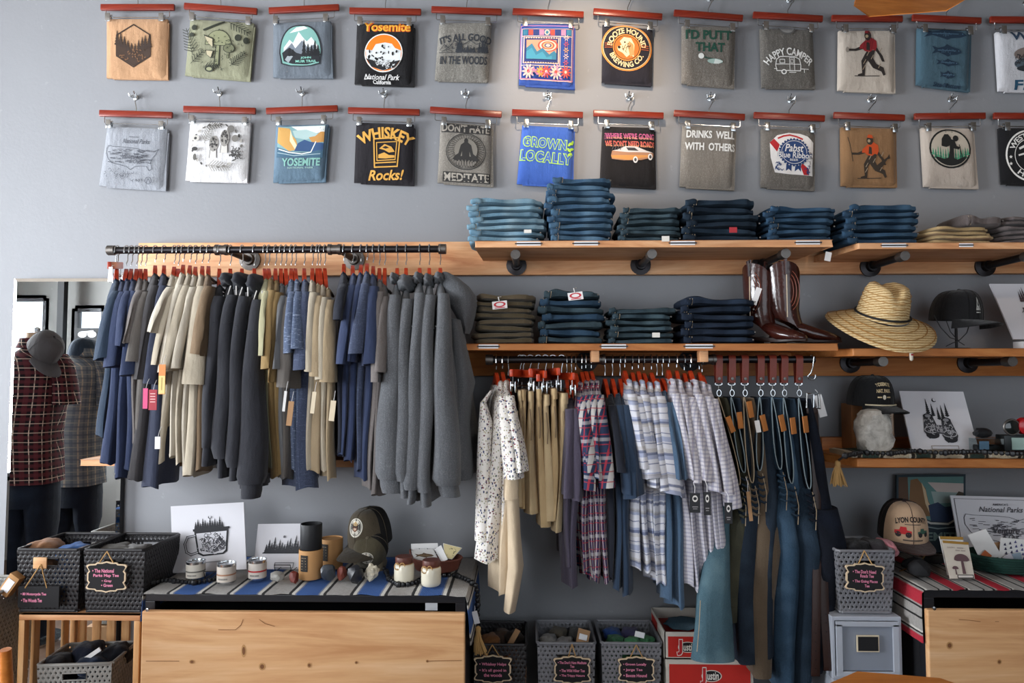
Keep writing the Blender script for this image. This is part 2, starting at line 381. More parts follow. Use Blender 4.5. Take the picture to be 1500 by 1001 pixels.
# ================================================================ boards, pipes, shelves
def backboard(l, r, t, b, label, y=-.038, mat=None):
    a = P(l, t, y); c = P(r, b, y); mb = MB().box(((a.x+c.x)/2, y/2, (a.z+c.z)/2), (c.x-a.x, -y, a.z-c.z))
    return one('wall_board', mb, mat or M_fir, label, 'board', bevel=.002)
backboard(203, 1640, 356, 400, 'long pale fir board screwed to wall behind the upper rail and jeans shelf')
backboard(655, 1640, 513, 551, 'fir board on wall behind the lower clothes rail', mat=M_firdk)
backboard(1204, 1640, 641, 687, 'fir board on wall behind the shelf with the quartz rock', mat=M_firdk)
def flange(mb, c, r=.042): mb.lathe([(r, 0), (r, .008), (r*.55, .012), (r*.5, .03), (.001, .03)], c, 20, Matrix.Rotation(pi/2, 3, 'X'))
def shelf(l, r, fy, yfront, thick, label, brackets, tags, mat, lcut=0, rcut=0, ycl=None):
    # fy: pixel row of the top front edge; l, r: pixel columns of the front edge
    a = P(l, fy, yfront); b = P(r, fy, yfront); zt = (a.z+b.z)/2 if abs(l-r) < 900 else a.z
    root = thing('wall_shelf', ((a.x+b.x)/2, yfront/2, zt-thick), label, 'shelf')
    back = -.0385; poly = [(a.x, yfront), (b.x, yfront), (b.x+rcut, back), (a.x+lcut, back)]
    MB().prism(poly, lambda x, y, d: V((x, y, d)), zt-thick, zt).build('plank', mat, root, smooth=0, bevel=.003)
    for q in brackets:
        x = P(q, fy, back-.1).x; z = zt-thick-.019
        pm = MB(); pm.tube([(x, back-.02, z), (x, yfront+.06, z)], .0145, 12); pm.build('pipe', M_pipe, root)
        fm = MB(); flange(fm, (x, back, z-.0)); fm.build('flange', M_pipe, root)
        em = MB(); em.tube([(x, yfront+.075, z), (x, yfront+.035, z)], .0185, 12); em.build('end_cap', M_fit, root)
    for t0, t1 in tags:
        p = P(t0, fy, yfront-.001); q = P(t1, fy, yfront-.001); h = thick*.62; zc = zt-thick*.12
        tm = MB().box(((p.x+q.x)/2, yfront-.0015, zc-h/2), (q.x-p.x, .002, h)); to = tm.build('price_strip', M_white, root, smooth=0)
        cv = Canvas(flat((p.x, yfront-.003, zc-h), (q.x-p.x, 0, 0), (0, 0, h), (0, -1, 0)), .0002)
        n = max(3, int((t1-t0)/4.2)); x = .06
        while x < .92:
            ww = R.uniform(.03, .11); cv.line([(x, .5), (min(x+ww, .94), .5)], .34, '#34343a'); x += ww+R.uniform(.03, .05)
        cv.done(to, 'lettering')
    return root, zt
SH1, Z1 = shelf(696, 1219, 352.5, -.335, .024, 'fir plank shelf on black pipes carrying the denim stacks', (756, 944, 1128), ((757, 792), (841, 876), (982, 1018), (1166, 1201)), M_fir, .015, -.02)
SH2, Z2 = shelf(1258, 1660, 355.5, -.335, .022, 'fir plank shelf on black pipes carrying khaki and grey pants', (1292, 1466), ((1292, 1327), (1405, 1425)), M_fir, -.04, 0)
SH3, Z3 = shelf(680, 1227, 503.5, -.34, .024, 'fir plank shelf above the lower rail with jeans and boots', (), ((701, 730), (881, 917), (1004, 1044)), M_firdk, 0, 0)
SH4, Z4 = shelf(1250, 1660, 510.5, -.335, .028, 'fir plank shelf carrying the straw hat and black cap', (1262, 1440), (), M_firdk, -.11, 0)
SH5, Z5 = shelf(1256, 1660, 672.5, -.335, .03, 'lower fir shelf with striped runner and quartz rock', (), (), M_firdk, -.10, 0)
SH6, Z6 = shelf(118, 520, 674, -.20, .024, 'pale board shelf behind the hanging shirts beside the mirror', (), (), M_fir, .0, 0)
# little support blocks under the second shelf
for bx, bl_ in ((871, 'plaid'), (1029, 'gingham')):
    p = P(bx, 515, -.30); one('support_block', MB().box((p.x, -.3, Z3-.024-.022), (.03, .05, .043)), M_fir, 'small pale wood block under shelf above the ' + bl_ + ' shirts', 'block', 'blocks under the boot shelf', bevel=.002)
RY = -.27
def clothes_rail(l, r, py, label, joints, ends):
    a = P(l, py, RY); b = P(r, py, RY); z = (a.z+b.z)/2
    root = thing('clothes_rail', ((a.x+b.x)/2, RY, z), label, 'rail')
    MB().tube([(a.x, RY, z), (b.x, RY, z)], .0135, 14).build('pipe', M_pipe, root)
    for j0, j1, arm in joints:
        c0 = P(j0, py, RY).x; c1 = P(j1, py, RY).x; xm = (c0+c1)/2 if arm is None else P(arm, py, RY).x
        jm = MB().tube([(c0, RY, z), (c0+.012, RY, z), (c0+.013, RY, z), (c1-.013, RY, z), (c1-.012, RY, z), (c1, RY, z)], [.021, .021, .018, .018, .021, .021], 14)
        jm.build('tee_fitting', M_fit, root)
        MB().tube([(xm, RY, z), (xm, -.05, z)], .0135, 12).build('arm', M_pipe, root)
        fm = MB(); flange(fm, (xm, -.0385, z), .044); fm.build('flange', M_fit if py < 450 else M_pipe, root)
    for e in ends:
        x = P(e, py, RY).x; MB().tube([(x-.014, RY, z), (x+.014, RY, z)], .0195, 12).build('end_cap', M_fit, root)
    return z
RZ1 = clothes_rail(163, 650, 366, 'black iron pipe rail holding tees and hoodies', ((316, 334, 331), (481, 500, 497)), (164, 648))
RZ2 = clothes_rail(715, 1193, 527, 'black iron pipe rail holding shirts shorts and jeans', ((866, 886, 868), (1029, 1048, 1031)), (717,))
# ================================================================ looking glass
ma = P(20, 408, -.036); mw = P(184, 408, -.036).x-ma.x
mr = thing('mirror', (ma.x+mw/2, -.02, 0.005), 'tall mirror with thin bright edge against wall beside navy tees', 'mirror')
_t = NT('mirror_silver'); _t.set((.92, .94, .94, 1), .0, 1.0); M_mirror = _t.m
zt = ma.z; bev = .014
def mx(x, z, y): return V((ma.x+x, y, z))
MB().box((ma.x+mw/2, -.017, zt/2), (mw, .028, zt-.01)).build('backing', solid('#3a3a3c'), mr, smooth=0)
g = MB(); g.add([mx(bev, bev, -.036), mx(mw-bev, bev, -.036), mx(mw-bev, zt-bev, -.036), mx(bev, zt-bev, -.036)], [(0,1,2,3)]); g.build('glass', M_mirror, mr, smooth=0)
b_ = MB(); i_ = [mx(bev, bev, -.036), mx(mw-bev, bev, -.036), mx(mw-bev, zt-bev, -.036), mx(bev, zt-bev, -.036)]; o_ = [mx(0, .006, -.0315), mx(mw, .006, -.0315), mx(mw, zt, -.0315), mx(0, zt, -.0315)]
b_.add(i_+o_, [(k, (k+1) % 4, 4+(k+1) % 4, 4+k) for k in range(4)]); b_.build('bevelled_edge', M_mirror, mr, smooth=0)
# ================================================================ wall of folded tees
def tee_surface(c, seed):
    TL, TR, BL, BR = [P(x, y, -.036) for x, y in c]; rr = random.Random(seed); ph = [rr.uniform(0, 6.28) for _ in range(6)]
    def h(u, v):
        e = min(u, 1-u, v, 1-v); e = max(e, 0)
        k = 1-math.exp(-e*26)
        wr = .0009*sin(9*u+2.5*v*sin(ph[0])+ph[1])*(1-v*.6) + .0010*sin(21*u+6*v+ph[2])*max(0, .55-v)*1.6 + .0006*sin(6*v+3*u+ph[3])
        return -.010*k + wr - .0022*sin(pi*min(max(v, 0), 1))*sin(pi*min(max(u, 0), 1))
    def fn(u, v, e=0):
        uu = min(max(u, 0), 1); vv = min(max(v, 0), 1)
        p = TL*(1-u)*v + TR*u*v + BL*(1-u)*(1-v) + BR*u*(1-v); p = p.copy(); p.y = -.024 + h(uu, vv) - e + (1-vv)*.004; return p
    return fn
def wall_hook(px, py, lab):
    p = P(px, py, 0); root = thing('wall_hook', (p.x, -.006, p.z), lab, 'hook', 'chrome wall hooks for folded tees')
    MB().lathe([(.011, 0), (.011, .004), (.006, .006), (.001, .006)], (p.x, 0, p.z), 12, Matrix.Rotation(pi/2, 3, 'X')).build('plate', M_steel, root)
    m = MB()
    for s_ in (-1, 1): m.tube([(p.x, -.003, p.z), (p.x+s_*.007, -.014, p.z-.003), (p.x+s_*.014, -.026, p.z-.002), (p.x+s_*.016, -.03, p.z+.008)], .0032, 7)
    m.tube([(p.x, -.003, p.z), (p.x, -.012, p.z+.012), (p.x+.001, -.022, p.z+.02)], .0032, 7)
    m.build('prongs', M_steel, root)
    return p
def clip_hanger(A, B, drop, lab, group, hook_top, clips=(.12, .88), mat=None, clip_h=.036, bar_h=.027):
    # bar from A to B (world), wire rod `drop` below it
    d = (B-A); L = d.length; dn = d.normalized(); up = V((0, 0, 1)); fr = V((0, -1, 0)) if abs(dn.y) < .8 else V((1, 0, 0)); mid = (A+B)/2
    root = thing('clip_hanger', mid, lab, 'hanger', group)
    MB().bar(A, B, .013, bar_h).build('wood_bar', mat or M_redbar, root, bevel=.003)
    ht = V(hook_top); m = MB(); pts = [mid+up*.01, mid+up*.028]
    r = .014; c = ht - up*r
    side = dn if dn.dot(V((1, 0, 0))) > .5 else fr
    for k in range(9):
        a = -pi/2+.4 + k*(pi*1.25/8); pts.append(c + side*(cos(a)*r) + up*(sin(a)*r))
    m.tube(pts, .0022, 6); m.build('hook', M_steel, root)
    rd = MB(); i = .07; p0 = A+d*i-up*.006; p1 = A+d*(1-i)-up*.006; lo_ = V((0, 0, -drop))
    rd.tube([p0, p0+lo_*.9, p0+lo_+dn*.004, p1+lo_-dn*.004, p1+lo_*.9, p1], .0019, 6); rd.build('wire_rod', M_steel, root)
    for t in clips:
        q = A+d*t+lo_-up*(.004); cm = MB()
        M_ = Matrix((dn, fr, up)).transposed()
        cm.box(q+fr*.010-up*.006, (.021, .0035, clip_h), M_); cm.box(q-fr*.006-up*.004, (.021, .0035, clip_h*.9), M_); cm.tube([q-dn*.011, q+dn*.011], .0065, 8)
        cm.build('clip', M_steel, root, bevel=.001)
    return root
def wall_tee(bar, c, mat, what, row, draw, seed, layer=True):
    l, r, yl, yr = bar; A = P(l, yl, -.03); B = P(r, yr, -.03); cx = (l+r)/2; y0 = (yl+yr)/2
    hp = wall_hook(cx, y0-24, 'chrome two-prong wall hook above the ' + what)
    clip_hanger(A, B, .037, 'cherry wood clip hanger holding the ' + what, 'clip hangers on the tee wall', (hp.x+.003, -.022, hp.z+.004), clips=((c[0][0]-l+6)/(r-l), (c[1][0]-l-5)/(r-l)))
    fn = tee_surface(c, seed); cen = fn(.5, 0)
    root = thing('folded_tee', cen, 'folded ' + what + ' on the wall', 't-shirt', 'printed tees displayed on the wall')
    n = 16; rows = []
    for j in range(-1, n+2):
        row_ = []
        for i in range(-1, n+2):
            u = min(max(i/n, 0), 1); v = min(max(j/n, 0), 1); e = 0 if (0 <= i <= n and 0 <= j <= n) else None
            p = fn(u, v, 0)
            if e is None: p.y = -.010
            row_.append(p)
        rows.append(row_)
    MB().rings(rows, False, False, False).build('cloth', mat, root, smooth=60)
    if layer:
        # the folded-under layers showing past the right and lower edges
        lm = MB(); rr = random.Random(seed); off = rr.uniform(.012, .035)*(1 if rr.random() < .75 else -1)
        pts = [(.1+off, -.012), (1+off, -.006), (1+off, .5), (1+off*.6, .93), (.1+off, .93)]
        lm.prism(pts, lambda x, y, d: V((fn(x, y).x, d, fn(x, y).z)), -.021, -.011); lm.build('folded_layer', mat, root, smooth=0, bevel=.003)
    cv = Canvas(fn, .0016, fine=.07); draw(cv); cv.done(root)
K = '#1d1a1a'; Wt = '#e6e4e0'
def rnd(a, b): return R.uniform(a, b)
def scribble(cv, cx, cy, rx, ry, n, c, wd=.008, ln=.05):
    cv.up(); de = cv.de; cv.de = 0
    for _ in range(n):
        a = rnd(0, 6.28); q = math.sqrt(rnd(0, 1)); x = cx+rx*q*cos(a); y = cy+ry*q*sin(a); t = rnd(0, 6.28); d = rnd(.4, 1)*ln
        cv.line([(x, y), (x+d*cos(t), y+d*sin(t)), (x+d*1.3*cos(t+.7), y+d*1.3*sin(t+.7))], wd, c)
    cv.de = de
def fern(cv, x, y, L, a, c, n=7):
    cv.up(); de = cv.de; cv.de = 0
    cv.line([(x, y), (x+L*cos(a), y+L*sin(a))], .009, c)
    for i in range(1, n):
        t = i/n; l = L*.32*(1-t*.6)
        for s in (-1, 1): cv.line([(x+L*t*cos(a), y+L*t*sin(a)), (x+L*t*cos(a)+l*cos(a+s*.9), y+L*t*sin(a)+l*sin(a+s*.9))], .011, c)
    cv.de = de
def mushroom(cv, x, y, h, wd, c, fill):
    cv.poly([(x-wd*.1, y), (x+wd*.12, y), (x+wd*.08, y+h*.6), (x-wd*.08, y+h*.6)], c); cv.poly([(x-wd*.06, y+.008), (x+wd*.07, y+.008), (x+wd*.05, y+h*.58), (x-wd*.05, y+h*.58)], fill)
    cap = [(x+wd/2*cos(a), y+h*.55+h*.45*sin(a)) for a in [pi*i/12 for i in range(13)]]; cv.poly(cap, c)
    cap = [(x+(wd/2-.012)*cos(a), y+h*.565+(h*.45-.02)*sin(a)) for a in [pi*i/12 for i in range(13)]]; cv.poly(cap, fill)
    for i in range(5): cv.ell(x+wd*(-.3+.15*i), y+h*(.64+.12*((i*7) % 3)/2), .013, .009, c, 8)
def d_hex(cv):
    r = .355; cx, cy = .47, .53; hx = [(cx+r*.9*cos(pi/6+k*pi/3+pi/3*0), cy+r*sin(pi/6+k*pi/3)) for k in range(6)]
    cv.line(hx, .02, '#33231a', True)
    cv.poly([(cx-.29, cy-.16), (cx, cy-.34), (cx+.29, cy-.16), (cx+.29, cy-.02), (cx+.1, cy-.1), (cx, cy-.12), (cx-.12, cy-.02), (cx-.29, cy+.08)], '#3a281d')
    for x, b, h in ((-.27, 0, .26), (-.21, -.02, .24), (-.15, -.04, .2), (-.09, -.1, .2), (-.03, -.12, .17), (.03, -.14, .18), (.09, -.12, .22), (.15, -.1, .25), (.2, -.06, .24), (.265, -.04, .22)): cv.tree(cx+x, cy+b, h, .1, '#33231a', 5)
    scribble(cv, cx, cy-.16, .2, .1, 26, '#8a6243', .008, .03)
def d_mush(cv):
    c = '#2c2f25'; f = '#8a8c6c'
    mushroom(cv, .5, .2, .62, .42, c, f); mushroom(cv, .67, .33, .24, .16, c, f)
    cv.line([(.26, .8), (.55, .97)], .035, c); fern(cv, .12, .35, .5, 1.9, c, 9); fern(cv, .62, .98, .4, -.5, c, 8); fern(cv, .72, .2, .34, .85, c, 9); fern(cv, .1, .2, .3, .9, c, 6); fern(cv, .3, .16, .26, .1, c, 7)
    for pts in ([(.26, .72), (.42, .66), (.44, .48), (.33, .58)], [(.32, .45), (.45, .44), (.42, .3), (.34, .36)]):
        cv.poly(pts, c); m = [(.8*x+.2*.36, .8*y+.2*(.58 if y > .47 else .39)) for x, y in pts]; cv.poly(m, '#b3a98c')
    cv.ell(.8, .7, .05, .06, c, 14); cv.ell(.93, .66, .045, .06, c, 14); cv.ell(.1, .83, .04, .05, c, 12); cv.ell(.4, .12, .07, .05, c, 16); cv.ell(.4, .12, .045, .03, f, 16); cv.ell(.07, .7, .045, .035, c, 12)
    cv.ell(.68, .5, .09, .08, '#6c6e54', 18); cv.ring(.68, .5, .09, .08, .01, c, 20); scribble(cv, .5, .45, .4, .36, 60, c, .007, .035)
def arch_badge(cx, cy, w_, b, t):
    pts = [(cx-w_*.9, b+.05), (cx-w_*.5, b+.01), (cx, b), (cx+w_*.5, b+.01), (cx+w_*.9, b+.05)]
    n = 12
    R_ = [(cx+w_*cos(a)**.75*1.0, cy+(t-cy)*sin(a)) for a in [pi/2*i/n for i in range(n+1)]]
    return pts + R_ + [(2*cx-x, y) for x, y in R_[::-1][1:]]
def d_muir(cv):
    b = arch_badge(.49, .42, .37, .17, .93); cv.poly(b, '#2a2d33'); cv.poly([(.49+(x-.49)*.93, .5+(y-.5)*.94) for x, y in b], '#7fb0a8')
    cv.poly([(.2, .52), (.3, .66), (.36, .6), (.46, .8), (.53, .7), (.6, .62), (.68, .7), (.78, .55), (.8, .4), (.2, .4)], '#dfe3e4')
    cv.poly([(.3, .78), (.42, .88), (.55, .9), (.62, .86), (.5, .82)], '#e6e8e8')
    cv.poly([(.2, .45), (.34, .6), (.4, .5), (.52, .64), (.62, .5), (.72, .56), (.8, .4), (.5, .36)], '#767e88')
    cv.poly([(.17, .42), (.3, .52), (.42, .42), (.55, .38), (.82, .42), (.82, .26), (.6, .21), (.35, .22), (.2, .27)], '#25282d')
    cv.poly([(.22, .3), (.3, .42), (.36, .36), (.28, .24)], '#9aa3a8')
    for x, h in ((.3, .16), (.36, .13), (.55, .3), (.62, .22), (.68, .2), (.74, .28), (.79, .2)): cv.tree(x, .36, h, .1, '#1a1c20', 4)
    cv.text('JOHN', .58, .325, .18, .045, '#8fd0c0', .02); cv.text('MUIR TRAIL', .585, .265, .36, .045, '#8fd0c0', .02)
def d_yos(cv):
    cv.text('Yosemite', .545, .93, .84, .17, '#c8541a', .06, space=.95); cv.text('Yosemite', .54, .935, .83, .16, '#f2b13a', .015, space=.95)
    cx, cy, r = .5, .5, .335; cv.ell(cx, cy, r, r*.94, '#e8e6e2', 40); cv.ell(cx, cy, r-.018, r*.94-.018, '#f07f17', 40)
    cv.poly([(cx-.31, cy+.05), (cx-.3, cy-.08), (cx-.22, cy-.22), (cx, cy-.29), (cx+.2, cy-.23), (cx+.3, cy-.1), (cx+.31, cy+.04), (cx+.2, cy+.08), (cx+.14, cy+.15), (cx+.02, cy+.17), (cx-.14, cy+.14), (cx-.2, cy+.04)], '#dfe3e4')
    for _ in range(46):
        a = rnd(-.26, .26); b = rnd(-.24, .12)
        if a*a+b*b < .07 and b < .13-abs(a)*.4: cv.ell(cx+a, cy+b, rnd(.01, .035), rnd(.008, .02), K, 7, rnd(0, 3))
    cv.poly([(cx-.3, cy-.1), (cx-.18, cy-.13), (cx-.05, cy-.2), (cx+.1, cy-.16), (cx+.3, cy-.12), (cx+.2, cy-.235), (cx, cy-.29), (cx-.2, cy-.235)], '#1c1d20')
    scribble(cv, cx, cy-.19, .2, .06, 26, '#dcdfe0', .01, .03)
    cv.text('National Park', .49, .1, .62, .085, '#d6d4d2', .02, shear=.35); cv.line([(.19, .06), (.3, .075)], .012, '#d6d4d2'); cv.text('California', .49, .025, .31, .055, '#e2e0de', .02)
def d_woods(cv):
    c = '#33363c'; cv.text("IT'S ALL GOOD", .53, .735, .98, .13, c, .025, arc=1.6); cv.text('IN THE WOODS', .52, .33, .88, .14, c, .025)
    cv.line([(.05, .46), (.95, .46)], .01, c)
    for x, h in ((.42, .3), (.39, .18), (.46, .2), (.86, .28), (.9, .2), (.8, .18), (.94, .16), (.7, .1), (.64, .09), (.58, .12), (.52, .08)): cv.tree(x, .465, h, .09, c, 5)
    cv.line([(.06, .5), (.14, .6), (.22, .54), (.32, .66), (.5, .6), (.62, .67), (.74, .6), (.95, .66)], .009, c); cv.line([(.1, .48), (.2, .52), (.3, .48)], .009, c)
    scribble(cv, .35, .56, .28, .06, 22, c, .007, .05); scribble(cv, .72, .52, .2, .04, 12, c, .007, .04)
def flower(cv, x, y, r, c1, c2, n=10):
    for i in range(n):
        a = 2*pi*i/n; cv.ell(x+r*.6*cos(a), y+r*.6*sin(a), r*.42, r*.14, c1, 10, a)
    cv.ell(x, y, r*.24, r*.24, c2, 10)
def d_tap(cv):
    pk = '#c77a9a'; cr = '#d9b7a8'; tl = '#2f6f8c'; rd_ = '#b8463c'; nb = '#24356f'
    cv.frame(.03, .08, .97, .9, .012, cr); cv.line([(.03, .78), (.97, .78)], .012, cr); cv.line([(.03, .31), (.97, .31)], .012, cr); cv.line([(.75, .31), (.75, .78)], .012, cr)
    for i in range(9): cv.rect(.05+.102*i, .795, .05+.102*i+.085, .885, (tl, rd_, nb, pk)[i % 4])
    cv.ell(.5, .84, .05, .045, cr, 16); cv.ell(.5, .84, .03, .028, tl, 12)
    cv.rect(.07, .35, .72, .75, nb); cv.frame(.07, .35, .72, .75, .02, cr)
    for i in range(14): cv.ell(.09+.047*i, .745, .009, .012, K, 6); cv.ell(.09+.047*i, .355, .009, .012, K, 6)
    cv.rect(.12, .4, .68, .71, '#c98a72')
    for k, (r, c) in enumerate(((.2, rd_), (.165, cr), (.13, rd_), (.1, '#e0a070'), (.07, nb), (.045, cr))): cv.ell(.52, .62, r*.95, r*.5, c, 26)
    cv.poly([(.12, .4), (.12, .58), (.22, .65), (.32, .52), (.42, .58), (.55, .48), (.64, .54), (.68, .5), (.68, .4)], tl); cv.poly([(.12, .4), (.12, .52), (.22, .58), (.3, .46), (.42, .52), (.5, .43), (.6, .46), (.6, .4)], '#3b86a0')
    for i in range(5): flower(cv, .86, .36+.095*i, .05, (rd_, cr, '#e0a040')[i % 3], nb, 6)
    for x, r, c in ((.17, .12, cr), (.4, .09, '#e0a040'), (.5, .1, rd_), (.68, .12, cr), (.86, .1, rd_)): flower(cv, x, .195, r, c, rd_ if c != rd_ else cr)
    scribble(cv, .5, .2, .42, .08, 26, pk, .012, .05); cv.frame(.01, .065, .99, .915, .008, pk)
def d_hound(cv):
    o = '#d9873a'; cr = '#e3c79a'; cx, cy = .48, .61; cv.ring(cx, cy, .5, .41, .022, o, 44); cv.ring(cx, cy, .47, .385, .01, cr, 44); cv.ring(cx, cy, .275, .235, .02, o, 36); cv.ell(cx, cy, .24, .205, '#c46a2a', 30)
    cv.text('BOOZE HOUND', cx, cy+.305, .98, .105, cr, .03, arc=.345); cv.text('BREWING CO.', cx, cy-.3, .74, .095, cr, .03, arc=-.33)
    cv.poly([(cx-.14, cy+.1), (cx-.06, cy+.18), (cx+.08, cy+.17), (cx+.15, cy+.06), (cx+.14, cy-.16), (cx+.06, cy-.12), (cx, cy-.17), (cx-.08, cy-.1), (cx-.17, cy-.06), (cx-.19, cy), (cx-.1, cy+.04)], '#e0cfa4')
    cv.poly([(cx+.04, cy+.12), (cx+.13, cy+.06), (cx+.15, cy-.12), (cx+.07, cy-.16), (cx+.03, cy-.02)], '#b98d58'); cv.ell(cx-.15, cy-.005, .03, .025, K, 10); cv.ell(cx-.04, cy+.09, .018, .016, K, 8); scribble(cv, cx-.02, cy, .08, .08, 16, '#6d4f30', .01, .04)
    for s in (-1, 1):
        for k in range(3): cv.line([(cx+s*.29, cy+.05-.035*k), (cx+s*.43, cy+.05-.035*k)], .012, '#a5532a')
def d_putt(cv):
    g = '#1f4a3c'; cv.text("I'D PUTT", .5, .84, .88, .17, g, .035); cv.text('THAT', .53, .63, .56, .155, g, .035)
    cv.ell(.36, .475, .055, .048, '#e4e4de', 18); cv.poly([(.42, .47), (.5, .45), (.62, .44), (.6, .4), (.5, .43), (.43, .44)], '#2b4c42'); cv.ell(.63, .395, .15, .042, '#9fb7ae', 24); cv.poly([(.63, .437), (.78, .4), (.7, .355), (.6, .353)], '#d5ddd6')
def d_camper(cv):
    cv.poly([(.36, 1.0), (.42, .93), (.5, .9), (.58, .92), (.65, 1.0)], '#8b8a88'); cv.ring(.5, 1.03, .17, .14, .03, '#5c5a58', 24, pi*1.05, pi*1.95)
    cv.text('HAPPY CAMPER', .5, .6, .98, .13, Wt, .02, arc=.55)
    b = [(.27, .27), (.25, .36), (.27, .46), (.34, .51), (.6, .51), (.7, .47), (.72, .36), (.71, .27)]; cv.line(b, .014, Wt, True); cv.line([(.26, .38), (.72, .38)], .01, Wt)
    cv.frame(.33, .4, .42, .46, .01, Wt); cv.frame(.51, .27, .6, .49, .01, Wt); cv.frame(.53, .4, .58, .46, .008, Wt); cv.ell(.4, .25, .05, .043, Wt, 16); cv.ell(.4, .25, .03, .026, '#5c5a58', 14); cv.line([(.72, .3), (.86, .3)], .012, Wt); cv.line([(.78, .3), (.78, .24)], .012, Wt); cv.line([(.22, .3), (.27, .3)], .012, Wt); cv.line([(.5, .24), (.62, .24)], .012, Wt)
def strider(cv, cx, cy, s, fur, shirt, item):
    # a walking shaggy figure: head, shirt, arms, legs
    q = lambda pts: [(cx+s*x, cy+s*y) for x, y in pts]
    cv.poly(q([(-.02, .02), (.14, .04), (.1, -.1), (.16, -.2), (.3, -.26), (.34, -.38), (.3, -.4), (.26, -.33), (.1, -.27), (0, -.14), (-.04, -.2), (-.05, -.4), (-.18, -.41), (-.18, -.385), (-.1, -.36), (-.12, -.15), (-.06, -.04)]), fur)
    cv.poly(q([(-.1, .12), (-.24, .06), (-.36, .06), (-.36, .02), (-.22, .02), (-.08, .06)]), fur); cv.poly(q([(.12, .16), (.2, .04), (.28, -.06), (.32, -.16), (.27, -.16), (.22, -.06), (.12, .06)]), fur)
    cv.poly(q([(-.06, .2), (.06, .26), (.16, .2), (.17, .1), (.14, .02), (.1, .05), (.04, .0), (-.06, .02), (-.1, .06), (-.16, .06), (-.15, .12)]), shirt)
    cv.poly(q([(-.02, .18), (.03, .16), (.04, .03), (-.03, .04)]), fur); cv.ell(cx-.0*s, cy+.29*s, .065*s, .085*s, fur, 16); cv.ell(cx-.02*s, cy+.28*s, .03*s, .03*s, '#a08c70', 10)
    cv.poly(q([(-.06, .34), (-.03, .4), (.04, .39), (.06, .33)]), shirt)
    cv.line(q([(-.24, -.415), (.22, -.405)]), .012, fur)
    for a, b in ((-.08, -.2), (-.09, -.3), (.2, -.27), (-.02, -.06), (.06, -.12), (.22, 0)): cv.line(q([(a, b), (a+.04, b+.07)]), .012, '#9c8a76')
    if item == 'disc': cv.ell(cx-.39*s, cy+.04*s, .03*s, .05*s, '#8c8278', 12)
    else: cv.line(q([(-.44, .34), (-.4, .22), (-.36, .02), (-.34, -.1)]), .012, fur); cv.poly(q([(.1, -.2), (.2, -.12), (.34, -.02), (.38, .04), (.4, -.04), (.34, -.06), (.24, -.2), (.14, -.25)]), fur)
def d_disc(cv): strider(cv, .5, .62, .95, '#2b2422', '#8c1f26', 'disc'); [cv.line([(.42+.035*k, .68), (.46+.035*k, .86)], .006, '#3a1216') for k in range(5)]
def d_angler(cv): strider(cv, .5, .5, .92, '#352b22', '#c04a1c', 'rod')
def fish(cv, x, y, L, h, c, hi):
    pts = [(x-L/2, y+h*.45), (x-L*.4, y), (x-L/2, y-h*.45), (x-L*.3, y-h*.2), (x-L*.1, y-h*.42), (x+L*.05, y-h*.62), (x+L*.12, y-h*.42), (x+L*.35, y-h*.3), (x+L/2, y-.01), (x+L*.4, y+h*.3), (x+L*.15, y+h*.48), (x, y+h*.72), (x-L*.08, y+h*.46), (x-L*.3, y+h*.22)]
    cv.poly(pts, c); cv.line([(x-L*.3, y), (x+L*.3, y+.01)], .012, hi); cv.ell(x+L*.4, y+h*.08, .012, .012, hi, 8); scribble(cv, x, y, L*.25, h*.2, 12, hi, .006, .03)
def d_fish(cv):
    c = '#1f3346'; hi = '#4d6a80'; fish(cv, .5, .9, .82, .16, c, hi); fish(cv, .53, .61, .58, .16, c, hi); fish(cv, .55, .405, .44, .1, c, hi); fish(cv, .56, .2, .3, .11, c, hi); cv.text('Size Matters', .57, .035, .54, .065, c, .03)
def d_wild(cv):
    cv.text('WILD', .62, .92, .76, .15, '#2f4258', .03); cv.text('FISH', .62, .09, .68, .16, '#24506a', .03); cv.ell(.62, .6, .34, .13, '#7d6f68'); cv.ell(.5, .44, .22, .1, '#53606a'); cv.ell(.6, .36, .28, .06, '#2c3136'); scribble(cv, .6, .5, .3, .16, 50, '#2d2a2c', .012, .07)
def usmap(cv, c, x0, y0, w_, h_, n=60):
    o = [(0, .86), (.03, .98), (.12, .95), (.45, .93), (.6, .9), (.72, .8), (.8, .86), (.92, .8), (1, .92), (.96, .7), (.9, .55), (.87, .35), (.9, .1), (.85, .02), (.8, .18), (.7, .2), (.58, .16), (.5, .02), (.42, .14), (.3, .2), (.14, .26), (.06, .42), (.0, .66)]
    cv.line([(x0+w_*a, y0+h_*b) for a, b in o], .007, c, True)
    for _ in range(n):
        a = rnd(.06, .86); b = rnd(.3, .86); L = rnd(.03, .09); cv.line([(x0+w_*a, y0+h_*b), (x0+w_*(a+L), y0+h_*b+rnd(-.01, .01))], rnd(.006, .013), c)
def d_map(cv):
    c = '#4a4c54'; cv.text('National Parks', .53, .76, .44, .075, c, .005, shear=.3); usmap(cv, c, .06, .28, .84, .4, 70); cv.text('Venture', .5, .5, .3, .09, c, .01, shear=.3); cv.text('& Out', .56, .42, .18, .07, c, .01, shear=.3)
    scribble(cv, .3, .2, .25, .08, 24, c, .006, .05); cv.text('AMERICA\'S', .5, .82, .16, .025, c, .01); cv.ring(.79, .12, .055, .06, .01, c, 18); cv.line([(.76, .08), (.79, .15), (.82, .08)], .01, c); scribble(cv, .6, .12, .1, .03, 8, c, .006, .04)
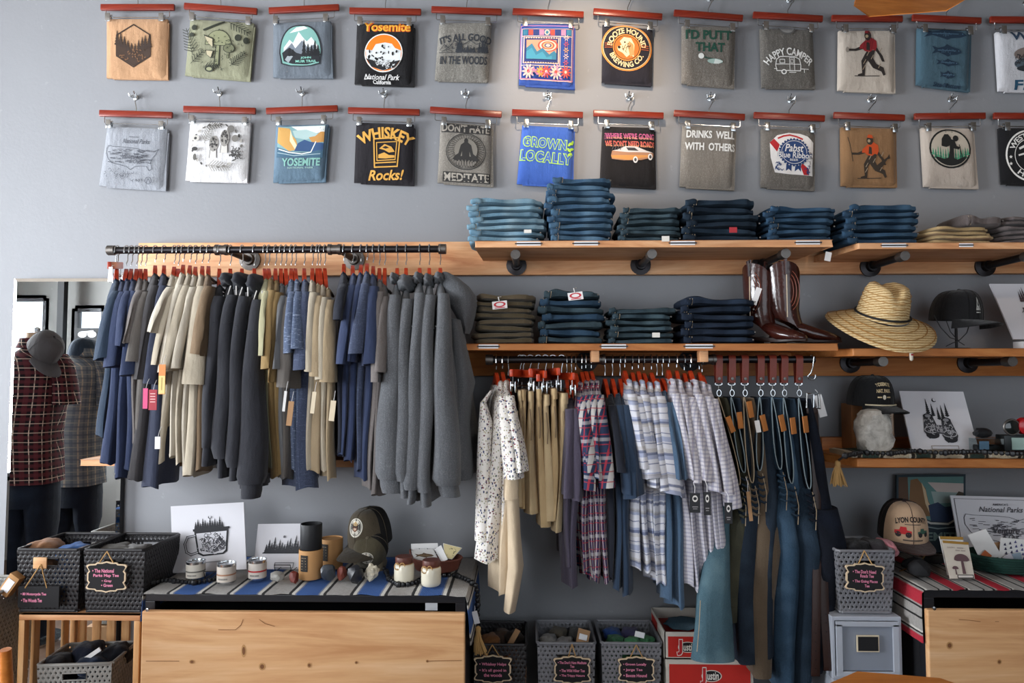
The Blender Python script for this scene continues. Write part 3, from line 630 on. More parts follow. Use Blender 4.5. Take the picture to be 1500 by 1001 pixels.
def d_morel(cv):
    c = '#3c3a3a'
    for x, y, h in ((.44, .38, .4), (.62, .46, .42)):
        cv.poly([(x-.06, y), (x+.06, y), (x+.05, y+.14), (x-.05, y+.14)], '#c9c5bf'); cv.line([(x-.06, y), (x-.05, y+.14)], .008, c); cv.line([(x+.06, y), (x+.05, y+.14)], .008, c); cv.ell(x, y+h*.6, .075, h*.34, '#8f8b86', 20)
        for _ in range(22):
            a = rnd(0, 6.28); q = math.sqrt(rnd(0, 1)); cv.ell(x+.062*q*cos(a), y+h*.6+h*.3*q*sin(a), .011, .017, c, 6)
    for k in range(26):
        a = 2*pi*k/26; cv.ell(.5+.4*cos(a), .58+.37*sin(a), rnd(.015, .04), rnd(.01, .025), ('#6b6864', '#a8a49e', '#4a4846')[k % 3], 9, a+1.2)
    fern(cv, .3, .62, .34, 1.25, '#7d7a74', 9); fern(cv, .35, .25, .4, -.1, '#8a8680', 9); fern(cv, .28, .9, .3, .1, '#55524e', 7); scribble(cv, .83, .45, .08, .1, 40, c, .012, .04); cv.ell(.72, .86, .06, .065, '#6a6763', 14); cv.ell(.8, .7, .055, .06, '#77736e', 14); cv.ell(.15, .7, .06, .05, '#bdb9b2', 14); cv.ell(.15, .7, .025, .025, c, 8); cv.ell(.15, .52, .05, .035, c, 10); cv.ell(.16, .38, .03, .06, '#5c5955', 10)
def d_yosp(cv):
    cv.poly([(.06, .95), (.95, .98), (.95, .5), (.06, .5)], '#7fa3a6'); cv.poly([(.3, .96), (.95, .97), (.95, .86), (.6, .8)], '#dfe3df'); cv.poly([(.34, .88), (.6, .9), (.9, .8), (.6, .72), (.4, .76)], '#a8c0be')
    cv.poly([(.06, .95), (.28, .92), (.34, .8), (.42, .72), (.48, .55), (.3, .52), (.06, .68)], '#c99a55'); cv.poly([(.3, .9), (.36, .74), (.5, .54), (.42, .54), (.3, .7)], '#e6d3ae')
    cv.poly([(.66, .76), (.78, .78), (.88, .86), (.95, .86), (.95, .68), (.74, .66)], '#c08c4c'); cv.poly([(.46, .66), (.58, .72), (.7, .68), (.95, .66), (.95, .5), (.4, .52)], '#33507a')
    cv.poly([(.06, .6), (.3, .52), (.6, .48), (.95, .55), (.95, .4), (.06, .42)], '#3f6076'); cv.line([(.1, .56), (.3, .5), (.55, .47), (.72, .5), (.8, .68)], .018, '#dfe2dc'); cv.line([(.08, .5), (.4, .44), (.9, .47)], .012, '#9fb6bd')
    cv.text('YOSEMITE', .54, .33, .74, .14, '#7fb0a6', .03); cv.text('NATIONAL PARK', .54, .23, .5, .03, '#9fc0b6', .01)
def d_whisk(cv):
    c = '#d9a24a'; cv.text('WHISKEY', .53, .83, .98, .2, c, .035, arc=.8)
    cv.line([(.33, .72), (.78, .76), (.75, .28), (.36, .25)], .022, c, True); cv.line([(.38, .66), (.73, .69)], .014, c); cv.line([(.38, .66), (.4, .36), (.71, .39), (.73, .69)], .016, c); cv.line([(.38, .32), (.72, .35)], .02, c)
    cv.poly([(.43, .56), (.52, .64), (.64, .6), (.7, .52), (.6, .5), (.52, .54)], c); cv.poly([(.42, .46), (.52, .5), (.6, .46), (.7, .46), (.7, .42), (.55, .4), (.42, .4)], c); cv.poly([(.48, .58), (.54, .61), (.6, .58), (.54, .56)], '#211d1c')
    cv.text('Rocks!', .56, .13, .62, .17, c, .025, shear=.3, tilt=.05)
def d_medit(cv):
    c = '#2e2c2b'; g = '#7a736b'; cx, cy = .52, .52
    cv.rect(.03, .82, .98, .97, c); cv.text("DON'T HATE", .5, .9, .92, .13, '#948c82', .03); cv.rect(.1, .02, .98, .18, c); cv.text('MEDITATE', .54, .1, .84, .13, '#a59d92', .03)
    cv.ring(cx, cy, .38, .3, .014, c, 44); cv.ring(cx, cy, .35, .275, .006, c, 44)
    for k in range(40):
        a = 2*pi*k/40; cv.line([(cx+.2*cos(a), cy+.03+.15*sin(a)), (cx+.34*cos(a), cy+.265*sin(a))], .007, c)
    cv.ell(cx, cy+.02, .22, .19, '#7d776e', 28)
    cv.ell(cx, cy+.17, .04, .045, c, 14); cv.poly([(cx-.03, cy+.15), (cx+.03, cy+.15), (cx+.1, cy+.1), (cx+.14, cy-.04), (cx+.22, cy-.09), (cx+.2, cy-.12), (cx+.1, cy-.09), (cx+.07, cy), (cx+.07, cy-.1), (cx-.07, cy-.1), (cx-.07, cy), (cx-.1, cy-.09), (cx-.2, cy-.12), (cx-.22, cy-.09), (cx-.14, cy-.04), (cx-.1, cy+.1)], c)
    cv.ell(cx, cy-.13, .24, .05, c, 24)
    for k in range(7): cv.ell(cx+.05*(k-3), cy-.2, .025, .06, g, 12, -(k-3)*.3); cv.ring(cx+.05*(k-3), cy-.2, .025, .055, .008, c, 12)
def d_grown(cv):
    b = '#a8d24a'; f = '#3d5fae'
    for t, x, y, w_, h_, a in (('GROWN', .46, .7, .84, .19, -.05), ('LOCALLY', .5, .46, .98, .2, -.05)):
        cv.text(t, x, y, w_, h_, b, .075, tilt=a, space=1.12); cv.text(t, x, y, w_*.965, h_*.86, f, .03, tilt=a, space=1.15)
    for px, py, a in ((.93, .7, .8), (.97, .62, .4), (.92, .6, 2.4), (.98, .73, 1.2), (.94, .53, .5)): cv.ell(px, py, .045, .022, b, 12, a)
def d_roads(cv):
    for t, y, c in (("WHERE WE'RE GOING", .83, '#b0527e'), ("WE DON'T NEED ROADS", .7, '#c05a50')):
        cv.text(t, .53, y, .96, .11, '#2a2024', .07, shear=-.2); cv.text(t, .53, y+.004, .95, .1, c, .03, shear=-.2); cv.text(t, .53, y-.03, .93, .03, '#d6a070', .0, shear=-.2)
    for k in range(4): cv.line([(.04, .87-.03*k), (.2, .87-.03*k)], .008, '#9a4a70')
    cv.poly([(.18, .5), (.2, .44), (.42, .42), (.75, .44), (.98, .5), (.98, .56), (.84, .6), (.66, .66), (.44, .66), (.3, .6), (.2, .58)], '#a8795c'); cv.poly([(.2, .58), (.3, .6), (.44, .66), (.66, .66), (.84, .6), (.98, .57), (.8, .57), (.5, .56)], '#c9c4c2'); cv.poly([(.46, .64), (.62, .64), (.7, .59), (.5, .59)], '#39383c'); cv.poly([(.18, .5), (.2, .46), (.5, .43), (.96, .51), (.96, .53)], '#c98a4a')
    for x, y in ((.64, .44), (.92, .5)): cv.ell(x, y, .045, .055, '#d8d4d2', 16); cv.ell(x, y, .024, .03, '#4b484a', 12)
    for k in range(4): cv.line([(.2+.05*k, .6), (.23+.05*k, .68)], .014, '#4d4a50')
def d_drinks(cv): cv.text('DRINKS  WELL', .53, .86, .92, .125, Wt, .03); cv.text('WITH  OTHERS', .53, .66, .96, .125, Wt, .03)
def d_ribbon(cv):
    rd_ = '#b8262b'; bl = '#27406e'
    o = [(.14, .75), (.28, .88), (.5, .93), (.72, .92), (.86, .88), (.98, .78), (.97, .4), (.98, .22), (.7, .23), (.5, .23), (.24, .25), (.16, .5)]; cv.poly(o, '#e6e0dc'); cv.poly([(.14, .75), (.22, .82), (.33, .72), (.28, .6)], rd_); cv.poly([(.76, .43), (.9, .33), (.9, .23), (.8, .23), (.74, .36)], rd_)
    cv.line([(.3, .83), (.4, .87), (.52, .89), (.64, .87), (.76, .83)], .028, rd_); cv.poly([(.46, .46), (.56, .42), (.56, .28), (.5, .32), (.45, .28)], bl); cv.poly([(.64, .44), (.74, .46), (.74, .28), (.69, .33), (.62, .28)], bl)
    cv.ell(.6, .6, .29, .23, '#e6e0dc', 36)
    for k in range(28): a = 2*pi*k/28; cv.ell(.6+.275*cos(a), .6+.22*sin(a), .022, .02, bl, 8)
    cv.ell(.6, .6, .27, .215, bl, 36); cv.ring(.6, .6, .245, .195, .008, '#e6e0dc', 36); cv.text('Pabst', .6, .67, .36, .13, '#e6e0dc', .015, shear=.25); cv.rect(.29, .51, .95, .585, bl); cv.text('Blue Ribbon', .62, .55, .66, .1, '#e6e0dc', .015, shear=.1); cv.text('BEER', .6, .47, .16, .035, '#e6e0dc', .01)
    scribble(cv, .3, .34, .06, .07, 14, bl, .012, .04); scribble(cv, .86, .3, .05, .06, 10, bl, .012, .04); scribble(cv, .92, .55, .03, .15, 8, '#8a8078', .008, .05)
def d_hiker(cv):
    c = '#1b1c1b'; cx, cy = .5, .64; cv.ell(cx, cy, .4, .335, c, 26); cv.ell(cx, cy, .365, .305, '#bdb3a4', 30)
    for k in range(15): x = -.33+.047*k; b = cy-.27*math.sqrt(max(0, 1-(x/.36)**2)); cv.tree(cx+x, b-.0, cy-.02-b+rnd(0, .08), .07, ('#4f9a76', '#2f6b54')[k % 2], 4)
    lo_ = [(cx+.35*cos(a), cy+.292*sin(a)) for a in [pi+.62+(pi-1.24)*k/10 for k in range(11)]]; cv.poly(lo_ + [(cx+.28, cy-.13), (cx+.12, cy-.19), (cx, cy-.14), (cx-.12, cy-.18), (cx-.28, cy-.14)], c)
    cv.poly([(cx-.1, cy+.24), (cx-.03, cy+.24), (cx+.02, cy+.18), (cx+.02, cy+.06), (cx-.08, cy+.02), (cx-.17, cy+.04), (cx-.16, cy+.16)], c); cv.ell(cx+.11, cy+.17, .055, .05, c, 12); cv.poly([(cx, cy+.16), (cx+.08, cy+.14), (cx+.12, cy+.04), (cx+.18, cy+.02), (cx+.16, cy-.02), (cx+.06, cy), (cx+.06, cy-.2), (cx-.06, cy-.2), (cx-.02, cy-.04)], c); cv.line([(cx+.17, cy+.06), (cx+.22, cy-.16)], .014, c)
def d_west(cv):
    cx, cy = .52, .5; cv.ring(cx, cy, .46, .46, .03, Wt, 48); cv.ring(cx, cy, .3, .3, .012, Wt, 40); cv.text('WEST COAST', cx, cy+.36, .9, .1, Wt, .02, arc=.36); cv.text('HOME', cx, cy-.36, .5, .1, Wt, .02, arc=-.36)
    for x in (-.37, .37):
        for y in (-.03, -.15): cv.poly([(cx+x+.035*(1 if k % 2 == 0 else .42)*sin(k*pi/5), cy+y+.035*(1 if k % 2 == 0 else .42)*cos(k*pi/5)) for k in range(10)], Wt)
    cv.line([(cx-.2, cy+.12), (cx-.08, cy+.18), (cx+.12, cy+.1)], .04, Wt); cv.line([(cx-.22, cy), (cx, cy+.06), (cx+.2, cy-.04)], .03, Wt); cv.tree(cx-.05, cy-.24, .22, .16, Wt, 4); cv.tree(cx+.1, cy-.22, .16, .12, Wt, 4)
HG = lambda c, h='#9a948c': fabric(c, .1, .75, h)
TEES = [
 ((148,256,11,11), ((154,26),(243,26),(153,112),(241,113)), fabric('#b88f6c'), 'peach tan tee with hexagon of pine trees', 'upper', d_hex),
 ((270,377,9,17), ((277,26),(370,32),(268,108),(361,115)), fabric('#8c8c74'), 'sage tee with mushroom and moth drawing', 'upper', d_mush),
 ((394,497,16,11), ((399,32),(483,29),(398,111),(484,111)), fabric('#6b737c'), 'slate grey tee with arched mountain trail badge', 'upper', d_muir),
 ((512,617,16,18), ((522,33),(605,33),(518,121),(602,123)), fabric('#1d1c1e'), 'black tee with orange Yosemite half-dome circle', 'upper', d_yos),
 ((632,735,14,18), ((643,32),(720,31),(636,115),(715,117)), HG('#77736c','#a8a49c'), "grey heather tee reading it's all good in the woods", 'upper', d_woods),
 ((751,855,17,22), ((763,33),(841,33),(760,122),(839,127)), fabric('#34509a'), 'royal blue tee with tapestry of sun and flowers', 'upper', d_tap),
 ((869,970,17,25), ((883,34),(957,41),(882,118),(956,123)), fabric('#26242c'), 'dark navy tee with round orange hound logo', 'upper', d_hound),
 ((987,1088,19,27), ((1000,36),(1077,38),(1000,120),(1075,126)), HG('#6e675f'), "grey heather tee reading I'd putt that", 'upper', d_putt),
 ((1103,1205,22,28), ((1115,40),(1192,42),(1118,126),(1197,127)), HG('#5d5954','#85807a'), 'charcoal heather tee with happy camper trailer', 'upper', d_camper),
 ((1218,1322,27,28), ((1231,43),(1312,43),(1230,130),(1312,133)), fabric('#bdb2a6'), 'cream tee with shaggy disc thrower in red plaid', 'upper', d_disc),
 ((1336,1437,26,31), ((1347,39),(1424,43),(1346,122),(1421,131)), fabric('#46606e'), 'teal tee with four fish in a column', 'upper', d_fish),
 ((1450,1552,29,30), ((1462,45),(1542,45),(1467,131),(1542,132)), fabric('#c9c8cc'), 'white tee with large blue lettering', 'upper', d_wild),
 ((146,253,166,169), ((155,184),(243,188),(142,271),(237,277)), fabric('#8e9198', .08, .4, '#b0b2b6'), 'light grey tee with national parks map', 'lower', d_map),
 ((269,375,160,163), ((277,178),(365,178),(269,263),(360,265)), fabric('#d2d0d0', .06), 'white tee with ring of morel mushrooms', 'lower', d_morel),
 ((390,495,163,159), ((403,182),(480,181),(398,266),(473,264)), fabric('#5d7384'), 'slate blue tee with Yosemite cliff scene', 'lower', d_yosp),
 ((510,615,162,165), ((521,178),(605,181),(517,266),(602,269)), fabric('#232024'), 'black tee with gold whiskey glass', 'lower', d_whisk),
 ((630,735,161,168), ((645,177),(720,182),(640,266),(719,271)), HG('#7a746c','#a29c94'), 'grey heather tee with seated meditating figure', 'lower', d_medit),
 ((750,854,165,169), ((765,182),(841,186),(757,268),(838,272)), fabric('#3d5fae'), 'royal blue tee reading grown locally', 'lower', d_grown),
 ((869,972,166,170), ((883,184),(959,186),(879,270),(959,274)), fabric('#1f1c1d'), 'black tee with car and slanted pink lettering', 'lower', d_roads),
 ((987,1091,166,172), ((1001,183),(1078,186),(997,272),(1074,276)), HG('#7d756c'), 'grey heather tee reading drinks well with others', 'lower', d_drinks),
 ((1104,1208,169,174), ((1117,187),(1194,190),(1117,273),(1193,277)), HG('#66605a','#8a847c'), 'grey heather tee with red and blue ribbon label', 'lower', d_ribbon),
 ((1221,1325,169,173), ((1234,185),(1314,187),(1235,271),(1315,272)), fabric('#8c6a4a'), 'brown tee with shaggy angler in orange shirt', 'lower', d_angler),
 ((1339,1443,171,170), ((1352,186),(1428,187),(1357,272),(1434,274)), fabric('#b9ada2'), 'cream tee with hiker inside a round log slice', 'lower', d_hiker),
 ((1455,1558,170,171), ((1467,186),(1546,187),(1472,268),(1548,270)), fabric('#17171a'), 'black tee with large round white emblem', 'lower', d_west)]
for i, (bar, c, m, what, row, dr) in enumerate(TEES): wall_tee(bar, c, m, what, row, dr, 100+i)
# ================================================================ garments on rails
FY = RY-.185
def smooth(t): t = min(max(t, 0), 1); return t*t*(3-2*t)
def lerp(a, b, t): return a+(b-a)*t
def hook_wire(mb, x, z_rail, zc, y=None):
    y = RY if y is None else y; r = .0185; pts = [V((x, y, zc)), V((x, y, zc+.01))]
    pts += [V((x+.002, y+.004, (zc+z_rail-r)/2))]
    for k in range(10):
        a = -pi*.38 + k*(pi*1.38/9); pts.append(V((x, y+cos(a)*r, z_rail+sin(a)*r)))
    pts.append(V((x, y-r, z_rail-.012))); mb.tube(pts, .0021, 6)
def coat_hanger(H, front, zc, zneck, rail_z, label, group):
    # H: world x of the hook; front: world point of the front arm tip
    d = V((front.x-H, front.y-RY, 0)); root = thing('clothes_hanger', (H, RY, zc), label, 'hanger', group)
    m = MB(); hook_wire(m, H, rail_z, zc+.012); m.build('hook', M_steel, root)
    rs = []; n = V((-d.y, d.x, 0)).normalized()*.0065; L = d.length
    for k in range(17):
        a = -1+k/8; q = abs(a)*L; z = lerp(zc, zneck, (q/.08)**1.2) if q < .08 else lerp(zneck, front.z, (q-.08)/max(L-.08, .01)); hh = lerp(.019, .009, abs(a)); c = V((H, RY, z-hh)) + d*a
        if abs(a) == 1: hh *= .6
        rs.append([c+n+V((0,0,hh)), c+n*1.25, c+n-V((0,0,hh)), c-n-V((0,0,hh)), c-n*1.25, c-n+V((0,0,hh))])
    MB().rings(rs).build('wood_arms', M_red, root, smooth=50)
    return root
def loft(rows, N=22, cap0=True, cap1=False, fold=.0, fph=0, nf=3, sq=.8, lip=0, u0=0):
    """rows: (x, y, z, half_x, half_y, slant). One tube of cloth; returns rings, uvs"""
    rs = []; us = []; vlen = 0; prev = None
    for i, r in enumerate(rows):
        x, y, z, hx, hy = r[:5]; sl = r[5] if len(r) > 5 else 0; t = i/(len(rows)-1)
        c = V((x, y, z)); vlen += (c-prev).length if prev is not None else 0; prev = c; ring = []; uv = []
        for j in range(N+1):
            a = 2*pi*j/N; ca, sa = cos(a), sin(a)
            px = math.copysign(abs(ca)**sq, ca)*hx; py = math.copysign(abs(sa)**sq, sa)*hy
            f = fold*smooth(t*1.4)*sin(nf*a+fph+t*1.7)
            px += f*(.5+.5*abs(sa)); py += f*.4*ca
            ring.append(V((x+px, y+py, z+sl*ca*hx))); uv.append((u0+j/N*2*(hx+hy)*1.3, -vlen))
        rs.append(ring); us.append(uv)
    if lip:
        last = rows[-1]
        for q, up in ((.86, .002), (.8, .02)):
            rs.append([V((last[0]+(p.x-last[0])*q, last[1]+(p.y-last[1])*q, p.z+up)) for p in rs[len(rows)-1]]); us.append(us[len(rows)-1])
    return rs, us
def cloth(name, rows, mat, parent, **k):
    cap1 = k.pop('cap1', False); rs, us = loft(rows, **k); mb = MB(); mb.rings(rs, False, False, False, uvs=us)
    n = len(rs[0]); mb.add([sum(rs[0][:-1], V((0,0,0)))/(n-1)] + rs[0], [(0, j+1, j+2) for j in range(n-1)], 0, [us[0][0]]+us[0])
    if cap1: mb.add([sum(rs[-1][:-1], V((0,0,0)))/(n-1)] + rs[-1], [(0, j+2, j+1) for j in range(n-1)], 0, [us[-1][0]]+us[-1])
    return mb.build(name, mat, parent, smooth=80)
GN = [0]
def garment(name, label, cat, group, hx, fs, sl, hem, mat, rail=1, kind='tee', hood=None, collar=False, cuff=None, hl=None, hanger=True, depth=.185):
    GN[0] += 1; rr = random.Random(500+GN[0]); rz = RZ1 if rail == 1 else RZ2; rpy = 366 if rail == 1 else 527
    H = P(hx, rpy, RY).x; fy = RY-depth
    nk = P(fs[0], fs[1], RY-.085)                      # cloth first shows here, at the side of the neck
    tip = P(fs[0]+.22*((sl[0]+sl[1])/2-fs[0]), fs[1]+24, fy)
    zn = nk.z
    he = P((hem[0]+hem[1])/2, hem[2], fy+.02); hw = max((hem[1]-hem[0])/2*(fy-CAMP.y)/F, .014)
    zc = max(zn+.05, rz-.072)
    arm = V((lerp(nk.x, tip.x, .6), RY-.14, lerp(zn, tip.z, .55)-.022))
    if hanger: coat_hanger(H, arm, zc, zn-.004, rz, 'red wooden hanger of the ' + ' '.join((hl or label).split()[:11]), 'wooden hangers on the ' + ('upper' if rail == 1 else 'lower') + ' rail')
    root = thing(name, (H, RY, he.z), label, cat, group)
    # body: rings with front end on (xf, yf), back end mirrored about the hook
    rows = [(zn+.004, nk.x, .080, .010), (lerp(zn, tip.z, .45), lerp(nk.x, tip.x, .4), .125, .017), (lerp(zn, tip.z, .85), lerp(nk.x, tip.x, .8), .168, .022), (tip.z-.03, tip.x, depth, .026)]
    nb = 11; ph = rr.uniform(0, 6.28); z0 = tip.z-.03
    for k in range(1, nb+1):
        t = k/nb; xf = lerp(tip.x, he.x, smooth(t)*.6+t*.4) + .006*sin(t*7+ph); rows.append((lerp(z0, he.z, t), xf, depth-.015*t, lerp(.026, hw, t**.8)))
    rs = []; us = []; N = 34; acc = 0; prev = None; a1 = rr.uniform(2.2, 3.4); ph2 = rr.uniform(0, 6.28)
    for i, (z, xf, dp, th) in enumerate(rows):
        ring = []; uv = []; t = max(0, (i-3)/nb); acc += abs(z-prev) if prev is not None else 0; prev = z
        fr = V((xf, RY-dp, z)); bk = V((2*H-xf if i < 4 else H-(xf-H)*.35, RY+dp*.85, z)); c = (fr+bk)/2; hv = (fr-bk)/2; nn = V((-hv.y, hv.x, 0)).normalized()
        if nn.x < 0: nn = -nn
        for j in range(N+1):
            a = 2*pi*j/N; ca, sa = cos(a), sin(a); q = math.copysign(abs(ca)**.55, ca); s_ = math.copysign(abs(sa)**.75, sa)
            f = smooth(t)*(.013*sin(a1*3.1*q+ph2+t*1.3)+.008*sin(7*q+ph+2*t)) * (.5+.5*abs(s_))
            fa = smooth(t)*.009*sin(5*a+ph2)
            zz = z + (.006*sin(4*a+ph) if i == len(rows)-1 else 0)
            p = c + hv*q*(1+fa*1.2) + nn*(th*s_*(1+.25*smooth(t)*sin(3*a+ph)) + f); ring.append(V((p.x, p.y, zz))); uv.append((j/N*1.06, -acc))
        rs.append(ring); us.append(uv)
    rs.append([V((lerp(p.x, H, .02), p.y, p.z+.012)) for p in rs[-1]]); us.append(us[-1])
    mb = MB(); mb.rings(rs, False, False, False, uvs=us); mb.build('body', mat, root, smooth=80)
    # front sleeve, facing the room; the rear one hangs by the wall
    k0 = (fy-CAMP.y)/F
    if kind in ('tee', 'shirt'):
        yS = fy-.028; E = P((sl[0]+sl[1])/2, sl[2], yS); w_ = (sl[1]-sl[0])/2*(yS-CAMP.y)/F; rows = []; slant = rr.uniform(-.35, .35); ph = rr.uniform(0, 6)
        for k in range(9):
            t = k/8; rows.append((lerp(tip.x, E.x, smooth(t)*.5+t*.5), lerp(fy+.025, yS, t**.6), lerp(tip.z+.022, E.z, t), lerp(.018, w_, t**.75), lerp(.022, .052, t**.7), slant*t))
        cloth('sleeve', rows, mat, root, fold=.0095, fph=ph, nf=rr.choice((3, 4)), lip=1)
        rows2 = [(2*H-r[0] if i < 3 else lerp(2*H-rows[2][0], H, .4), 2*RY-r[1]-.02, r[2], r[3]*.8, r[4]*.75, 0) for i, r in enumerate(rows)]
        cloth('sleeve', rows2, mat, root, fold=.004, fph=ph)
    elif kind == 'long':
        # sl: (l, r, y) of the sleeve at its widest low point, cuff: (l, r, y)
        yS = fy-.03; A = P((sl[0]+sl[1])/2, sl[2], yS); w_ = (sl[1]-sl[0])/2*(yS-CAMP.y)/F; C = P((cuff[0]+cuff[1])/2, cuff[2], yS); wc = (cuff[1]-cuff[0])/2*(yS-CAMP.y)/F; rows = []; ph = rr.uniform(0, 6)
        for k in range(14):
            t = k/13; rows.append((lerp(tip.x, A.x, t**1.1)+.004*sin(9*t+ph), lerp(fy+.025, yS, t**.5), lerp(tip.z+.025, A.z, t), lerp(.020, w_, t**.85), lerp(.024, .055, t**.5)))
        zb = A.z-(A.z-C.z)*.35
        rows.append((lerp(A.x, C.x, .35), yS, zb, max(wc*1.15, w_*.82), .048))
        body_rows = rows; cloth('sleeve', body_rows, mat, root, fold=.008, fph=ph, nf=2, cap1=True)
        cloth('cuff', [(lerp(A.x, C.x, .3), yS, zb+.012, wc, .04), (lerp(A.x, C.x, .6), yS, lerp(zb, C.z, .5), wc*1.02, .041), (C.x, yS, C.z, wc*.95, .039)], mat, root, fold=.002, nf=6, lip=1)
        cloth('sleeve', [(2*H-r[0], 2*RY-r[1]-.02, r[2], r[3]*.7, r[4]*.7) for r in rows], mat, root, fold=.004, fph=ph)
        sm = MB(); tt = .34; sx = lerp(tip.x, A.x, tt**1.1); sz = lerp(tip.z+.025, A.z, tt*.55); ws = lerp(.02, w_, (tt*.55)**.85)
        sx = lerp(tip.x, A.x, (tt*.55)**1.1)
        sm.tube([(sx+ws*1.02*cos(a), lerp(fy+.025, yS, (tt*.55)**.5)+lerp(.024, .055, (tt*.55)**.5)*1.03*sin(a), sz+.004*cos(2*a)) for a in [2*pi*q/16 for q in range(16)]], .0016, 5, closed=True); sm.build('shoulder_seam', mat, root)
    if hood:
        # draped hood bunched round the hanger neck: (px, py, half width px, half height px)
        hp = P(hood[0], hood[1], RY-.06); s_ = 2.5/F; rs = []; us = []; hxw = hood[2]*s_; hzw = hood[3]*s_
        for i in range(13):
            b = -pi/2+pi*i/12; ring = []
            for j in range(21):
                a = 2*pi*j/20; q = cos(b)**.7*(1+.10*sin(7*b+2*a)+.06*sin(3*a+i)); sag = -.25*hzw*(cos(a)**2)
                ring.append(V((hp.x+hxw*q*cos(a), hp.y+.085*q*sin(a), hp.z+hzw*sin(b)+sag+.10*hzw*sin(4*a+i*.9))))
            rs.append(ring)
        MB().rings(rs, False, False, False).build('hood', mat, root, smooth=80)
    if collar:
        hp = nk + V((0, -.004, -.006)); rows = [(hp.x-.001, RY+.03, hp.z+.026, .006, .075), (hp.x, RY, hp.z+.020, .011, .09), (hp.x, RY-.003, hp.z-.006, .0135, .098, .1), (hp.x+.002, RY-.006, hp.z-.028, .012, .094, .3)]
        cloth('collar', rows, mat, root, sq=.7)
    else:
        cm = MB(); cm.tube([V((nk.x+(H-nk.x)*(1-cos(a))*.5+.013*sin(a), RY-.088*cos(a), zn+.004-.018*abs(sin(a)))) for a in [2*pi*q/18 for q in range(18)]], .005, 6, closed=True)
        if not hood: cm.build('neckband', mat, root)
    return root
def hang_tag(px, py, w_, h_, mat, y, label, cat='tag', tilt=0, draw=None, string=14, group='swing tags on the hanging clothes'):
    p = P(px, py, y); k = (y-CAMP.y)/F; W_ = w_*k; Hh = h_*k; root = thing('swing_tag', (p.x, y, p.z-Hh/2), label, cat, group)
    M_ = Matrix.Rotation(tilt, 3, 'Y'); MB().box(p, (W_, .0025, Hh), M_).build('card', mat, root, smooth=0)
    top = p+M_ @ V((0, 0, Hh/2)); MB().tube([top-V((0, 0, .004)), top+V((.002, .006, string*k*.6)), top+V((0, .02, string*k))], .0009, 5).build('string', M_white, root)
    if draw:
        o = p-M_ @ V((W_/2, .0015, Hh/2)); cv = Canvas(flat(o, M_ @ V((W_, 0, 0)), M_ @ V((0, 0, Hh)), (0, -1, 0)), .0003); draw(cv); cv.done(root)
M_navy = fabric('#2a3450'); M_navy2 = fabric('#323c58'); M_teal = fabric('#2c3a4c'); M_char = fabric('#3e3c3e'); M_taupe = fabric('#65605c'); M_cream2 = fabric('#b3a895'); M_cream3 = fabric('#bdb4a4'); M_tan = fabric('#a39074'); M_brown = fabric('#7c6852')
M_blk = fabric('#33343a'); M_sage = fabric('#9b9678'); M_mus = fabric('#8d744c'); M_greyt = fabric('#68696b'); M_grey2 = fabric('#5d5854'); M_blueh = fabric('#4a566e', .15, .25, '#97a2b8', slub=.8); M_bluec = fabric('#3c445a', .15, .2, '#7a86a0', slub=.25)
M_hood = fabric('#56585c', .1, .55, '#7c7e82'); M_gtee = fabric('#6a6462', .1, .4, '#86807c'); M_dkblue = fabric('#353a4c')
UP = 'tees and hoodies on the upper rail'; LO = 'shirts on the lower rail'
T_ = 't_shirt'
spec = [
 (172,(170,411),(143,172,526),(147,163,640),M_teal,'teal navy tee beside the mirror'),
 (186,(178,412),(160,184,537),(151,178,680),M_navy2,'navy tee overlapping the mirror edge'),
 (193,(186,411),(175,195,508),(166,186,701),M_navy,'navy tee next to the mirror'),
 (201,(194,411),(181,204,550),(180,199,690),M_navy2,'navy tee next to the grey tee by mirror'),
 (207,(205,410),(188,199,504),(190,200,650),M_gtee,'grey tee between navy tees'),
 (214,(213,412),(192,211,530),(197,212,674),M_taupe,'taupe grey tee with rolled sleeve'),
 (228,(227,403),(203,222,556),(186,216,704),M_char,'charcoal tee with low hem beside the pink tag'),
 (241,(239,403),(219,236,562),(215,241,715),M_dkblue,'dark slate tee above the red tag'),
 (256,(252,405),(224,236,488),(222,229,646),M_cream3,'cream tee with cuffed sleeve'),
 (262,(259,408),(230,240,535),(222,239,678),M_cream2,'cream tee with chest badge at hem'),
 (269,(266,402),(238,252,545),(245,257,670),M_cream3,'cream tee, second after the badged cream tee'),
 (279,(276,403),(240,262,541),(256,266,680),M_cream2,'cream tee, third after the badged cream tee'),
 (287,(284,405),(262,270,540),(265,274,695),M_cream3,'cream tee, fourth after the badged cream tee'),
 (297,(294,404),(268,309,563),(271,297,698),M_cream2,'khaki cream tee with wide sleeve by black hoodies'),
 (306,(304,404),(286,306,520),(286,300,690),M_brown,'brown tee beside the black hoodies')]
for hx, fs, sl, hem, m, lab in spec: garment(T_, lab, 't-shirt', UP, hx, fs, sl, hem, m)
